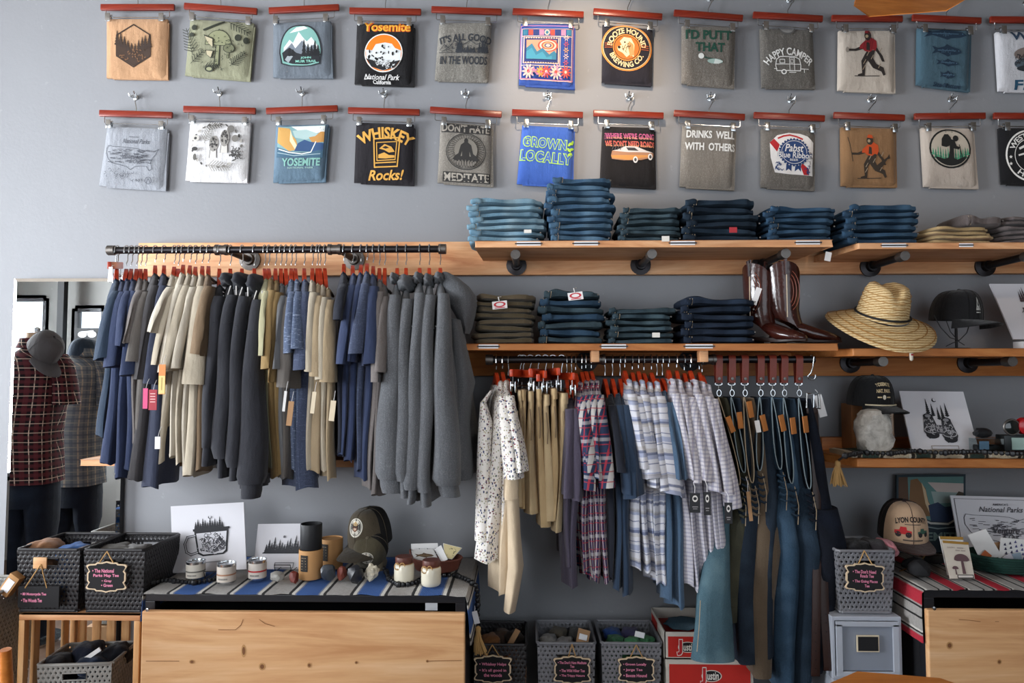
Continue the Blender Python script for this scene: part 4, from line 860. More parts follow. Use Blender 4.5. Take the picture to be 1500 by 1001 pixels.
for hx, fs, sl, hem, cf, hd in [(322,(322,420),(297,322,640),(302,318,680),(299,312,682),None), (338,(338,418),(317,341,655),(318,340,690),(323,334,699),(340,411,13,10)), (355,(354,420),(339,357,672),(338,356,690),(339,352,703),(357,413,12,13)), (373,(374,425),(351,390,696),(354,386,718),(355,381,729),(378,418,12,16))]:
    garment('hoodie', ('black hooded sweatshirt with drawstring, ' + {338: 'first before', 355: 'second before', 373: 'last before'}[hx] + ' the sage tees') if hd else 'black sweatshirt behind the black hoodies', 'hoodie', UP, hx, fs, sl, hem, M_blk, kind='long', hood=hd, cuff=cf)
    if hd:
        q = P(hd[0]-2, hd[1]+8, RY-.15); q2 = P(hd[0]+6, hd[1]+8, RY-.15)
        one('hood_drawstring', MB().tube([q, q+V((-.008, -.01, -.04)), q+V((-.024, -.012, -.085))], .0022, 6), M_paper, 'shorter white drawstring of the ' + {338: 'first', 355: 'second', 373: 'third'}[hx] + ' black hoodie', 'cord', 'hoodie drawstrings')
        one('hood_drawstring', MB().tube([q2, q2+V((.006, -.01, -.05)), q2+V((.014, -.012, -.11))], .0024, 6), M_paper, 'longer white drawstring of the ' + {338: 'first', 355: 'second', 373: 'third'}[hx] + ' black hoodie', 'cord', 'hoodie drawstrings')
spec = [
 (388,(390,411),(385,395,522),(388,400,686),M_sage,'sage green tee beside the black hoodies'),
 (394,(397,410),(388,405,540),(394,411,700),M_mus,'sage green tee with twisted cuff'),
 (404,(405,413),(396,407,560),(398,410,698),M_mus,'mustard brown tee behind the sage tees'),
 (412,(413,418),(405,416,541),(408,424,700),M_greyt,'blue grey tee with slim sleeve'),
 (419,(421,420),(410,437,568),(409,426,702),M_grey2,'dark grey tee with bunched sleeve'),
 (427,(427,412),(422,433,518),(422,436,690),M_blueh,'speckled blue tee beside the grey tees'),
 (433,(435,412),(431,449,512),(428,444,716),M_blueh,'speckled blue tee with square sleeve beside indigo tee'),
 (446,(447,412),(434,458,542),(420,458,717),M_bluec,'speckled indigo tee with long dark hem'),
 (458,(457,413),(453,463,545),(440,456,687),M_cream2,'pale khaki tee next to the speckled indigo tee'),
 (465,(466,418),(457,478,552),(456,474,692),M_tan,'tan khaki tee with wide sleeve and tag'),
 (469,(473,420),(468,479,556),(465,478,690),M_cream2,'pale khaki tee between two tan ones'),
 (476,(481,424),(471,493,560),(477,488,703),M_tan,'khaki tee beside the navy tees'),
 (504,(503,401),(493,505,470),(495,506,665),fabric('#20232e'),'near black tee with collar beside khaki tees'),
 (517,(518,403),(497,511,534),(498,511,668),M_navy2,'navy tee beside the grey hoodies'),
 (529,(528,402),(512,522,530),(507,522,676),M_navy,'dark navy tee between two indigo tees'),
 (538,(537,400),(513,534,519),(514,526,690),M_bluec,'indigo tee with flared sleeve'),
 (547,(546,404),(531,556,534),(524,539,703),M_navy2,'indigo tee with square sleeve beside the grey tees'),
 (556,(556,412),(548,558,560),(537,546,716),M_gtee,'grey heather tee touching the indigo tees'),
 (564,(562,419),(552,566,545),(544,560,726),M_gtee,'grey heather tee beside the hoodies')]
for hx, fs, sl, hem, m, lab in spec: garment(T_, lab, 't-shirt', UP, hx, fs, sl, hem, m)
for hx, fs, sl, hem, cf, hd in [(582,(581,418),(549,593,690),(560,600,716),(560,592,721),(580,409,7,8)), (595,(595,424),(582,602,690),(585,605,725),(588,601,728),(596,415,13,12)), (615,(615,415),(594,617,704),(598,622,733),(597,608,737),(615,408,8,8)), (629,(630,418),(612,633,708),(620,645,733),(618,632,741),(629,411,8,9)), (645,(646,416),(633,674,700),(660,690,690),(646,675,727),(645,408,9,8))]:
    garment('hoodie', 'grey heather hooded sweatshirt, ' + {582: 'first', 595: 'second', 615: 'third', 629: 'fourth', 645: 'fifth'}[hx] + ' after the grey tees', 'hoodie', UP, hx, fs, sl, hem, M_hood, kind='long', hood=hd, cuff=cf)
# the last hoodie's full hood and far side
_r = [o for o in COL.objects if o.name.startswith('hoodie')][-1]; _r['label'] = 'grey heather hoodie at rail end with its hood flopping out'
def px_loft(rows, y, hy, mat, parent, name, **k):
    q = []
    for r in rows:
        c = P((r[1]+r[2])/2, r[0], y+(r[3] if len(r) > 3 else 0)); q.append((c.x, c.y, c.z, (r[2]-r[1])/2*(c.y-CAMP.y)/F, hy*(r[4] if len(r) > 4 else 1)))
    return cloth(name, q, mat, parent, **k)
px_loft([(402, 649, 660), (408, 648, 672), (420, 649, 687), (433, 652, 696), (446, 658, 698), (462, 668, 695), (480, 677, 690), (490, 681, 686)], RY-.05, .065, M_hood, _r, 'hood_flap', fold=.006, nf=3, cap1=True)
px_loft([(470, 660, 676), (520, 662, 686), (560, 662, 695), (582, 664, 690), (620, 665, 686), (690, 668, 692), (700, 668, 690)], RY-.08, .08, M_hood, _r, 'far_sleeve', fold=.008, nf=2, cap1=True)
px_loft([(560, 676, 690), (620, 678, 698), (690, 676, 702)], RY+.06, .07, M_hood, _r, 'back_hem', fold=.006, nf=3)
# tags
M_pinkc = solid('#d8487e', .5); M_redc = solid('#a3182c', .5); M_orc = solid('#d98a4a', .6); M_kraft = solid('#a8825e', .8)
def lines(c, n=4, a=.2, b=.8):
    return lambda cv: [cv.line([(.2, a+(b-a)*k/max(1, n-1)), (.8, a+(b-a)*k/max(1, n-1))], .05, c) for k in range(n)]
TY = FY-.10
hang_tag(213, 584, 7, 30, M_pinkc, TY, 'pink swing tag below the charcoal tee'); hang_tag(224, 586, 12, 30, M_redc, TY, 'dark red swing tag with fine print', draw=lines('#e0b0b0', 4, .4, .8))
hang_tag(237.5, 556, 10, 44, M_orc, TY, 'orange and yellow swing tag on the cream tees', draw=lambda cv: (cv.rect(.02, .02, .98, .62, '#e8cf8a'), cv.line([(.5, .2), (.52, .5)], .16, '#b89a5c')))
hang_tag(231, 649, 8, 18, M_white, TY+.02, 'small white badge on a cream tee hem')
for px, py, w_, h_, m, lab in ((417, 588, 4, 30, M_paper, 'thin white swing tag on the grey tee'), (425, 606, 8, 36, M_kraft, 'kraft swing tag beside the blue speckled tee'), (459, 590, 6, 32, M_cream, 'pale kraft swing tag on a khaki tee'), (487, 602, 8, 30, M_cream, 'pale pink swing tag on the last khaki tee')): hang_tag(px, py, w_, h_, m, TY, lab, tilt=.1)
hang_tag(162, 402, 6, 22, M_white, RY-.19, 'white tag on the clip hanger by the mirror', string=4)
_h = P(169, 366, RY); clip_hanger(P(160, 389, RY-.17), P(178, 389, RY+.17), .037, 'red clip hanger at the mirror end of the upper rail', 'clip hangers on rails', (_h.x, RY, RZ1+.0175), mat=M_red)
# ---------------------------------------------------------------- lower rail
def floral():
    t = NT('floral_cotton'); u = t.obj(); base = t.mix(t.noise(u, 9), srgb('#d9d3cc'), srgb('#e6e2de'))
    for sc, thr, cols, st in ((112, .30, ('#2f3a5c', '#4a5170'), (1, 1, .6)), (95, .24, ('#7a2f42', '#6a4a52'), (.7, 1, 1)), (125, .27, ('#7d8a6a', '#b0a07a'), (1, .6, 1))):
        m = t.mapping(u, st, (sc*.1, sc*.23, sc*.4)); vo = t.n('TexVoronoi', feature='F1'); t.l(m, vo.inputs['Vector']); vo.inputs['Scale'].default_value = sc
        k = t.step(vo.outputs['Distance'], thr+.05, thr); sep = t.n('SeparateColor'); t.l(vo.outputs['Color'], sep.inputs[0])
        keep = t.math('GREATER_THAN', sep.outputs[0], .35); base = t.mix(t.math('MULTIPLY', k, keep), base, t.mix(sep.outputs[1], srgb(cols[0]), srgb(cols[1])))
    t.bump(t.noise(u, 30, 3), .3, .004); return t.set(base, .9, 0, .2)
M_flor = floral(); M_knit = fabric('#cbb79c'); M_khaki = fabric('#b59b74'); M_khaki2 = fabric('#c0a984'); M_purp = fabric('#46404f', .15, .2, '#5e5868'); M_nav3 = fabric('#29384c'); M_ink = fabric('#191c26'); M_slate = fabric('#465c74', .1, .3, '#607890')
M_plaid = plaid('red_navy_plaid', '#28324c', [(.062, .0, .016, '#b9b4b0', .85), (.062, .27, .0045, '#98303e', .9), (.062, .73, .0045, '#98303e', .9)], [(.062, .0, .013, '#a9a6a8', .55), (.062, .27, .004, '#98303e', .8), (.062, .73, .004, '#98303e', .8)])
M_strip = plaid('blue_white_stripe', '#c3c3ca', [], [(.06, 0, .020, '#7a85a6', .7), (.105, .4, .012, '#4c5470', .7), (.035, .2, .004, '#656c88', .8), (.085, .7, .014, '#a9a4a0', .6)], .012)
M_ging = plaid('grey_gingham', '#c6c2c6', [(.0135, 0, .0062, '#7f7f98', .5), (.027, .3, .002, '#9a7a80', .3)], [(.0135, 0, .0062, '#7f7f98', .5)], .003)
SH = 'short_sleeved_shirt'
for hx, fs, sl, hem, m, lab, cl in [
 (727,(733,566),(740,766,700),(697,736,824),M_flor,'white floral shirt at the end of the lower rail',True),
 (736,(741,565),(752,773,690),(733,743,830),M_flor,'white floral shirt tucked behind its twin',True)]:
    garment(SH, lab, 'shirt', LO, hx, fs, sl, hem, m, 2, 'shirt', collar=cl)
garment('knit_shirt', 'cream knit shirt with long tail below the floral shirts', 'shirt', LO, 744.5, (752,588), (738,758,729), (716,742,872), M_knit, 2)
px_loft([(728, 742, 760), (780, 744, 762), (830, 745, 766), (865, 742, 760), (893, 739, 754)], FY, .05, M_knit, [o for o in COL.objects if o.name.startswith('knit_shirt')][-1], 'shirt_tail', fold=.006, nf=3)
_fs = [o for o in COL.objects if o.name.startswith(SH)][0]
px_loft([(572, 718, 722), (590, 704, 712), (620, 702, 722), (660, 700, 720), (720, 698, 722), (790, 696, 722)], FY+.06, .05, M_flor, _fs, 'front_panel', fold=.004, nf=3)
def shorts(hx, top, bot, mat, i):
    yy = FY+.05; root = None; H = P(hx, 527, RY)
    tw = (top[1]-top[0])/2; c = P((top[0]+top[1])/2, top[2], yy); e = P((bot[0]+bot[1])/2, bot[2], yy-.02)
    root = thing('corduroy_shorts', (c.x, RY, e.z), 'khaki corduroy shorts, ' + ('first', 'second', 'third', 'fourth', 'fifth', 'sixth', 'seventh')[i] + ' from the floral shirts', 'shorts', 'khaki shorts on the lower rail')
    rows = []; k = (yy-CAMP.y)/F; rr = random.Random(i)
    for q in range(13):
        t = q/12; rows.append((lerp(c.x, e.x, t)+.004*sin(5*t+i), lerp(RY, RY-.02, t), lerp(c.z, e.z, t), lerp(tw*k, (bot[1]-bot[0])/2*k, smooth(t)), lerp(.16, .15, t)))
    cloth('leg_cloth', rows, mat, root, N=26, fold=.007, fph=i*1.7, nf=5, sq=.65, lip=1)
    cloth('waistband', [(c.x, RY, c.z+.002, tw*k*1.04, .165), (c.x, RY, c.z-.018, tw*k*1.08, .168), (c.x+.001, RY, c.z-.036, tw*k*1.05, .166)], mat, root, N=26, sq=.65)
    pm = MB(); pz = c.z-.12; pm.tube([(c.x-.002, RY-.17, pz+.06), (c.x+.004, RY-.172, pz), (c.x+.002, RY-.172, pz-.05)], .0022, 5); pm.build('pocket_seam', M_brown, root)
    ang = rr.uniform(-.35, .35); A = V((c.x+.17*sin(ang), RY-.165, c.z+.062)); B = V((c.x-.17*sin(ang), RY+.165, c.z+.062))
    clip_hanger(A, B, .04, 'red clip hanger holding the ' + ('first', 'second', 'third', 'fourth', 'fifth', 'sixth', 'seventh')[i] + ' khaki shorts from the floral shirts', 'clip hangers on the lower rail', (c.x, RY, RZ2+.0175), mat=M_red, clips=(.08, .92), clip_h=.04)
for i, (hx, top, bot) in enumerate([(757,(758,766,573),(757,767,742)), (766,(763,770,572),(762,771,745)), (777,(772,782,574),(767,788,753)), (789,(784,795,571),(786,806,772)), (799,(795,806,579),(795,814,763)), (808,(807,817,570),(803,820,762)), (818,(818,833,577),(811,824,780))]): shorts(hx, top, bot, M_khaki if i % 2 else M_khaki2, i)
LT = [
 (830,(837,585),(825,837,727),(826,838,830),M_purp,'plum grey tee beside the khaki shorts',0),
 (837,(846,585),(838,851,731),(826,841,862),M_purp,'plum grey tee with long hem by the plaid shirts',0),
 (843,(851,567),(852,877,690),(849,863,838),M_plaid,'red and navy plaid shirt',1),
 (852,(860,565),(853,872,716),(862,872,848),M_plaid,'red and navy plaid shirt',1),
 (858,(868,564),(866,884,700),(869,884,853),M_plaid,'red and navy plaid shirt',1),
 (866,(875,564),(877,902,712),(884,897,854),M_plaid,'red and navy plaid shirt with wide sleeve by the navy tees',1),
 (886,(895,580),(903,915,690),(893,905,848),M_ink,'black navy tee beside the plaid shirts',0),
 (897,(906,579),(912,925,722),(905,918,866),M_nav3,'navy tee between plaid and striped shirts',0),
 (908,(916,579),(913,941,726),(911,927,874),M_nav3,'navy tee with square sleeve next to striped shirts',0),
 (915,(923,563),(937,949,685),(934,944,834),M_strip,'blue and white striped shirt',1),
 (926,(932,566),(940,968,698),(944,957,838),M_strip,'blue and white striped shirt',1),
 (935,(942,564),(950,966,712),(955,963,848),M_strip,'blue and white striped shirt',1),
 (943,(953,567),(963,978,716),(956,969,856),M_strip,'blue and white striped shirt',1),
 (954,(964,566),(966,1002,722),(968,979,856),M_strip,'blue and white striped shirt with wide front sleeve',1),
 (962,(974,575),(984,995,700),(980,993,880),M_slate,'slate blue tee touching the striped shirts',0),
 (970,(985,575),(996,1005,700),(991,1004,892),M_slate,'slate blue tee touching the gingham shirts',0),
 (979,(987,562),(1004,1014,700),(1010,1022,858),M_ging,'grey and white gingham shirt',1),
 (991,(997,563),(1012,1022,705),(1018,1030,866),M_ging,'grey and white gingham shirt',1),
 (1002,(1010,567),(1017,1044,702),(1028,1042,870),M_ging,'grey and white gingham shirt',1),
 (1011,(1020,563),(1038,1056,718),(1038,1052,872),M_ging,'grey and white gingham shirt',1),
 (1024,(1031,566),(1056,1070,722),(1044,1062,873),M_ging,'grey and white gingham shirt',1),
 (1028,(1039,570),(1066,1081,742),(1050,1064,862),M_ging,'grey and white gingham shirt nearest the leather straps',1)]
ORD = ('first', 'second', 'third', 'fourth', 'fifth', 'sixth')
cnt = {}
for hx, fs, sl, hem, m, lab, cl in LT:
    if lab in ('red and navy plaid shirt', 'blue and white striped shirt', 'grey and white gingham shirt'):
        cnt[lab] = cnt.get(lab, -1)+1; lab += ', ' + ORD[cnt[lab]] + {'r': ' after the plum tees', 'b': ' after the navy tees', 'g': ' after the slate tees'}[lab[0]]
    garment(SH if cl else T_, lab, 'shirt' if cl else 't-shirt', LO, hx, fs, sl, hem, m, 2, 'shirt', collar=bool(cl))
def d_tag(cv): cv.ring(.5, .72, .26, .17, .09, '#d8d4d0', 18); cv.line([(.25, .3), (.75, .3)], .05, '#8a8688'); cv.line([(.3, .2), (.7, .2)], .04, '#8a8688')
for px, py, w_, h_, tl_ in ((1018, 737, 15, 28, 'beside the slate tees'), (1036, 738, 10, 33, 'between two others'), (1067, 752, 11, 30, 'beside the dark jeans')): hang_tag(px, py, w_, h_, M_blackm, TY, 'black round-logo swing tag on gingham shirts, ' + tl_, draw=d_tag)
# ================================================================ leather straps and hanging jeans
M_thread = solid('#a3927a', .9); M_edge = solid('#7d8c92', .9); M_patch = solid('#b5723a', .6, var=.2); M_boot = solid('#351510', .2, var=.35, scale=30, bump=.35, bscale=70, spec=.6)
JN = {'olive': denim('#3a3a30', '#6f6c54', .3), 'indigo': denim('#1f2834', '#4e6478', .3), 'brown': fabric('#5d4f40'), 'blue': denim('#283e52', '#66819a', .45), 'mid': denim('#1c2936', '#4c637a', .3), 'black': denim('#14171f', '#33405a', .25), 'ink': denim('#151d2b', '#36506e', .3), 'teal': denim('#3d5763', '#87a2aa', .5)}
def hanging_jeans(sx, color, apex, loopb, rows, lab, patch=None, legs=None, wide=9, tone=None):
    z = RZ2; x = P(sx, 527, RY).x; w_ = .0125
    st = thing('leather_strap', (x, RY, z-.11), 'leather strap holding the ' + lab, 'strap', 'leather straps holding jeans')
    m = MB(); r = .0155; th = .003; path = [(RY-r, z-.088)] + [(RY-r*cos(a), z+r*sin(a)) for a in [pi*k/8 for k in range(9)]] + [(RY+r, z-.088)]
    rs = []
    for k, (yy, zz) in enumerate(path):
        n = V((0, -1, 0)) if k == 0 else V((0, 1, 0)) if k == len(path)-1 else V((0, yy-RY, zz-z)).normalized()
        if k in (0, len(path)-1): yy = RY + (yy-RY)*.4
        c = V((x, yy, zz)); rs.append([c+V((-w_, 0, 0)), c+V((w_, 0, 0)), c+V((w_, 0, 0))+n*th, c+V((-w_, 0, 0))+n*th])
    m.rings(rs); m.build('strap', M_leather, st, smooth=30)
    MB().lathe([(.0065, 0), (.006, .003), (.001, .004)], (x, RY-.0115, z-.072), 12, Matrix.Rotation(pi/2, 3, 'X')).build('snap', M_fit, st)
    cm = MB(); zz = z-.095; cm.tube([(x+.0135*cos(a), RY, zz+.004+.005*sin(a)) for a in [2*pi*k/14 for k in range(14)]], .002, 6, closed=True); cm.tube([(x, RY, zz), (x, RY, zz-.02)], .0038, 8); cm.tube([(x+.008*cos(a), RY-.004, zz-.030+.012*sin(a)) for a in [2*pi*k/14 for k in range(14)]], .002, 6, closed=True); cm.build('swivel_clip', M_steel, st)
    root = thing('hanging_jeans', (x, RY, P(rows[-1][1], rows[-1][0], FY).z), lab, 'jeans', 'jeans hung from leather straps')
    mat = JN[color]; yf = RY-.13
    # upper half: the folded seat hanging as a wedge behind the open waistband
    a = apex; b = loopb
    up = [(a[1], a[0]-4, a[0]+4), (lerp(a[1], b[1], .25), lerp(a[0], b[0], .25)-10, lerp(a[0], b[0], .25)+12), (lerp(a[1], b[1], .6), lerp(a[0], b[0], .6)-11, lerp(a[0], b[0], .6)+17), (b[1], b[0]-11, b[0]+18), (b[1]+22, b[0]-12, b[0]+22)]
    allr = [(r[0], r[1], r[2], .0) for r in up] + [(r[0], r[1], r[2], -.03) for r in rows]
    px_loft(allr, RY-.02, .10, mat, root, 'denim', N=26, fold=.011, fph=sx*.7, nf=3, sq=.75, lip=1)
    # waistband: a slim pale edged loop standing open towards the room
    lp = []
    for k in range(28):
        t = k/27; an = 2*pi*t; v = .5-.5*cos(an); bul = sin(an)*(.35+.65*v)*wide; px = lerp(a[0], b[0], v)+bul*.75; py = lerp(a[1], b[1], v); lp.append(P(px, py, yf-.02*v))
    MB().tube(lp[:-1], .0019, 6, closed=True).build('waistband_edge', tone or M_edge, root)
    rs = [[p, p+V((0, .085, -.01))] for p in lp]; wb = MB(); wb.rings(rs, False, False, False); wb.build('waistband', mat, root)
    # fly and pocket stitching under the loop
    sm = MB(); p = P(b[0]+4, b[1]+4, yf-.01); q = P(b[0]+9, b[1]+60, yf-.03)
    sm.tube([p, p.lerp(q, .5)+V((.006, -.006, 0)), q], .0015, 5); sm.build('stitching', M_thread, root)
    sm = MB()
    for k in range(5):
        c = P(b[0]+1+k*1.2, b[1]+8+k*9, yf-.012-.003*k); sm.tube([c+V((-.012, .004, 0)), c+V((0, -.006, -.006)), c+V((.014, .003, -.002))], .0045, 6)
    sm.build('bunched_folds', mat, root)
    if patch:
        c = P(patch[0], patch[1], yf-.012); MB().box(c, (.024, .004, .058), Matrix.Rotation(patch[2], 3, 'Y') @ Matrix.Rotation(.5, 3, 'Z')).build('leather_patch', M_patch, root, bevel=.001)
    return root
hanging_jeans(1052, 'olive', (1052, 582), (1083, 711), [(760, 1052, 1102), (850, 1040, 1085), (900, 1030, 1075)], 'dark olive pants beside the gingham shirts', (1070, 622, -.35), tone=M_thread)
hanging_jeans(1071, 'indigo', (1071, 582), (1090, 693), [(760, 1060, 1105), (850, 1062, 1098), (958, 1068, 1100)], 'indigo jeans hung second from the gingham shirts', (1084, 616, -.1))
hanging_jeans(1090, 'brown', (1090, 582), (1102, 708), [(770, 1092, 1130), (800, 1090, 1134), (870, 1086, 1124), (978, 1092, 1118)], 'brown canvas pants between blue jeans', (1099, 600, -.15), tone=M_thread)
hanging_jeans(1113, 'indigo', (1113, 582), (1113, 690), [(760, 1098, 1134), (830, 1094, 1130), (950, 1100, 1126)], 'dark jeans with white tag on the waistband', (1119, 620, -.2))
hanging_jeans(1130.5, 'blue', (1131, 582), (1143, 688), [(750, 1120, 1158), (800, 1126, 1166), (860, 1124, 1164), (930, 1122, 1158), (1000, 1132, 1156)], 'bright blue jeans hung in the middle of the strap row', (1146, 620, -.2))
hanging_jeans(1147.5, 'mid', (1148, 583), (1160, 709), [(760, 1152, 1186), (800, 1158, 1194), (880, 1160, 1188), (1000, 1150, 1180)], 'dark blue jeans hung second from the belt', (1162, 624, -.1))
hanging_jeans(1169, 'black', (1170, 583), (1186, 717), [(740, 1164, 1216), (800, 1172, 1231), (860, 1174, 1216), (972, 1166, 1192)], 'black blue jeans hung beside the belt', (1180, 622, -.1))
p = P(1110, 625, RY-.155); one('size_tag', MB().box(p, (.017, .003, .042), Matrix.Rotation(-.15, 3, 'Y')), M_paper, 'white size tag on the waistband of dark jeans', 'tag', smooth=0)
hang_tag(1098, 742, 5, 42, M_kraft, RY-.2, 'long kraft swing tag on the brown canvas pants', tilt=-.1, string=20)
# lighter legs hanging out below the gingham shirts
tl = thing('jeans_leg', P(1045, 972, FY), 'pale teal bootcut jeans leg hanging over the red boxes', 'jeans', 'jeans hung from leather straps')
px_loft([(700, 1046, 1066, .1), (780, 1036, 1066, .08), (850, 1026, 1066, .02), (880, 1021, 1066), (900, 1020, 1067), (920, 1019, 1068), (940, 1017, 1069, -.005), (955, 1016, 1070, -.01), (964, 1015, 1070, -.012)], FY-.005, .045, JN['teal'], tl, 'denim', N=32, fold=.013, fph=2.2, nf=4, sq=.6)
sm = MB(); sm.tube([P(1026, 880, FY-.058), P(1024, 920, FY-.06), P(1021, 955, FY-.066)], .0014, 5); sm.build('side_seam', M_thread, tl)
# S hook with belt
x = P(1190, 527, RY).x; zz = RZ2
hk = thing('belt_hook', (x, RY, zz-.1), 'chrome S hook at the end of the lower rail', 'hook'); hm = MB()
hm.tube([(x, RY+.0175*cos(a), zz+.0175*sin(a)) for a in [-.6+k*.45 for k in range(8)]] + [(x-.004, RY-.012, zz-.03), (x-.008, RY-.004, zz-.05)] + [(x-.004+.014*cos(a), RY, zz-.062+.014*sin(a)) for a in [pi+k*.5 for k in range(8)]], .003, 8); hm.build('wire', M_steel, hk)
bl = thing('leather_belt', (x, RY, .35), 'brown leather belt with square silver buckle on the hook', 'belt'); yb = RY-.10
bm = MB(); c = P(1190, 588, yb); bw = .042; fr = [(-.5, .55), (.5, .55), (.56, -.5), (-.56, -.5)]
bm.tube([c+V((u*bw, -.004, v*.05)) for u, v in fr], .0058, 8, closed=True); bm.tube([c+V((0, -.006, -.022)), c+V((.002, -.008, .024))], .0026, 6); bm.build('buckle', M_steel, bl)
def strap(pts, wd, name, mat=None):
    rs = []
    for px, py, dy in pts:
        q = P(px, py, yb+dy); rs.append([q+V((-wd/2, -.002, 0)), q+V((wd/2, -.002, 0)), q+V((wd/2, .002, 0)), q+V((-wd/2, .002, 0))])
    MB().rings(rs).build(name, mat or solid('#2c1711', .4, var=.2, bump=.2), bl, smooth=30, bevel=.0008)
strap([(1189, 596, -.006), (1190, 612, -.006), (1196, 700, -.01), (1197, 800, -.03), (1196, 880, -.07), (1194.5, 985, -.085), (1194.5, 991, -.085)], .029, 'strap'); strap([(1192, 600, .01), (1197, 700, .0), (1206, 830, -.04), (1209, 920, -.07), (1213, 976, -.08), (1212.5, 983, -.08)], .029, 'strap_end')
strap([(1189, 598, -.012), (1189.5, 606, -.012)], .04, 'keeper')
hm = MB()
for k in range(6): q = P(1195, 915+k*13, yb-.088); hm.lathe([(.0022, 0), (.001, .0008)], q, 8, Matrix.Rotation(pi/2, 3, 'X'))
for k in range(6): q = P(1210+k*.4, 900+k*13, yb-.075); hm.lathe([(.0022, 0), (.001, .0008)], q, 8, Matrix.Rotation(pi/2, 3, 'X'))
hm.build('punched_holes', M_dark, bl, kind='stuff')
hang_tag(1202, 595, 11, 32, M_white, RY-.02, 'white swing tag hanging from the belt buckle', tilt=-.25, string=8)
# ================================================================ folded jeans
NUM = ('bottom', 'second from bottom', 'third from bottom', 'fourth from bottom', 'fifth from bottom', 'sixth from bottom', 'seventh from bottom', 'eighth from bottom', 'ninth from bottom', 'tenth from bottom')
def folded(px0, px1, zb, h, yf, dep, mat, seed, root, tops=False, denimy=True):
    rr = random.Random(seed); a = P(px0, 400, yf).x; b = P(px1, 400, yf).x; rs = []; n = 20; ph = rr.uniform(0, 6); ph2 = rr.uniform(0, 6); tilt = rr.uniform(-.12, .12)
    for i in range(n+1):
        t = i/n; e = min(t, 1-t)*n; k = (.62, .9, 1.0)[min(int(e), 2)]; x = lerp(a, b, t); ring = []
        z0 = zb + .0012*sin(7*t+ph2); hh = h*(1+.13*sin(5*t+ph)+.08*sin(11*t+ph2)); z0 += h*.10*sin(3.3*t+ph2); fr = yf+.009*sin(4*t+ph)+.004*sin(13*t+ph2)+(1-k)*.04
        if tops: hh *= 1+.28*math.exp(-((t-.2)/.13)**2)+.14*math.exp(-((t-.75)/.15)**2)
        m = z0+hh/2+tilt*h*(t-.5)*.4
        for j in range(14):
            an = 2*pi*j/14; ca, sa = cos(an), sin(an); yy = math.copysign(abs(ca)**.35, ca); z_ = math.copysign(abs(sa)**.7, sa)
            nt = .006*math.exp(-(sa/.18)**2)*(1 if ca > 0 else 0)
            ring.append(V((x+(.003*sin(9*t+j) if 0 < i < n else 0), (fr+dep/2)-(dep/2)*k*yy+nt, m+hh/2*k*z_)))
        rs.append(ring)
    MB().rings(rs).build('folded_cloth', mat, root, smooth=70)
    if denimy:
        # turned waistband showing at the left end, with loop and stitching
        w_ = (b-a)*rr.uniform(.10, .17); wm = MB(); x0 = a-.004*rr.random(); zc = zb+h*.52; rs = []
        for i in range(7):
            t = i/6; k = (.75, .97, 1, 1, 1, .97, .75)[i]
            rs.append([V((x0+w_*t, yf-.001+.006*(1-k)-.006*k*cos(an)*(1 if cos(an) > 0 else -2), zc+h*.5*k*sin(an)+.002*sin(6*t+ph))) for an in [2*pi*j/10 for j in range(10)]])
        wm.rings(rs); wo = wm.build('waistband', mat, root, smooth=70)
        sm = MB(); xs = x0+w_*rr.uniform(.35, .8)
        for dx in (0, .009): sm.tube([(xs+dx, yf-.006, zc+h*.46), (xs+dx-.001, yf-.0085, zc), (xs+dx-.003, yf-.006, zc-h*.44)], .0011, 4)
        sm.build('belt_loop_stitching', M_thread, wo)
        if rr.random() < .5:
            xr = b-(b-a)*rr.uniform(.03, .08); MB().lathe([(.0035, 0), (.003, .002), (.0008, .0025)], (xr, yf+.002, zc), 8, Matrix.Rotation(pi/2, 3, 'X')).build('rivet', M_fit, root)
def stack(cols, top, base, z, n, mat, desc, seed, yf=-.322, dep=.24, cat='jeans', name='folded_jeans', denimy=True, tag_=()):
    k = (yf-CAMP.y)/F; H = (base-top)*k; h = H/n*1.0; rr = random.Random(seed)
    for i in range(n):
        zb = z+.0005+h*i; l = cols[0]+rr.uniform(-2, 8) + (4 if i == n-1 else 0); r = cols[1]-rr.uniform(-2, 7); y_ = yf+rr.uniform(0, .012)
        mid = P((l+r)/2, 400, y_+dep/2); root = thing(name, (mid.x, y_+dep/2, zb), desc + ', ' + (NUM[i] if i < n-1 else 'topmost') + ' of its stack', cat, 'folded pants stacked on the shelves')
        m = mat[i % len(mat)] if isinstance(mat, list) else mat
        folded(l, r, zb, h*.97, y_, dep*rr.uniform(.92, 1), m, seed*31+i, root, i == n-1, denimy)
    for (px, py, w_, hh, c) in tag_:
        p = P(px, py, yf-.016); one('size_tag', MB().box(p, (w_*k, .002, hh*k)), solid(c, .6), 'small ' + ('red' if c == '#b8323a' else 'white') + ' size tag on the ' + desc.split(' in ')[0], 'tag', smooth=0)
D_light = [denim('#5f8296', '#b4c8d0', .6), denim('#55778c', '#a4bcc8', .55), denim('#6a8c9e', '#bccdd4', .5)]
D_mid = [denim('#38566f', '#84a0b4', .5), denim('#314c66', '#7696ac', .45)]; D_fade = [denim('#2e3f4a', '#73898f', .45), denim('#293841', '#6a8088', .45)]
D_dark = [denim('#1c2733', '#44586a', .3), denim('#202d3a', '#4c6274', .3)]; D_b = [denim('#253b50', '#587690', .4), denim('#28425a', '#60809a', .4)]; D_ind = [denim('#1b2433', '#3c5168', .3)]
stack((686, 800), 287, 352, Z1, 7, D_light, 'light wash folded jeans in the palest stack', 1, tag_=((773, 339, 11, 5, '#e6e2da'),))
stack((800, 904), 255, 352, Z1, 10, D_mid, 'mid blue folded jeans in the tallest stack', 2)
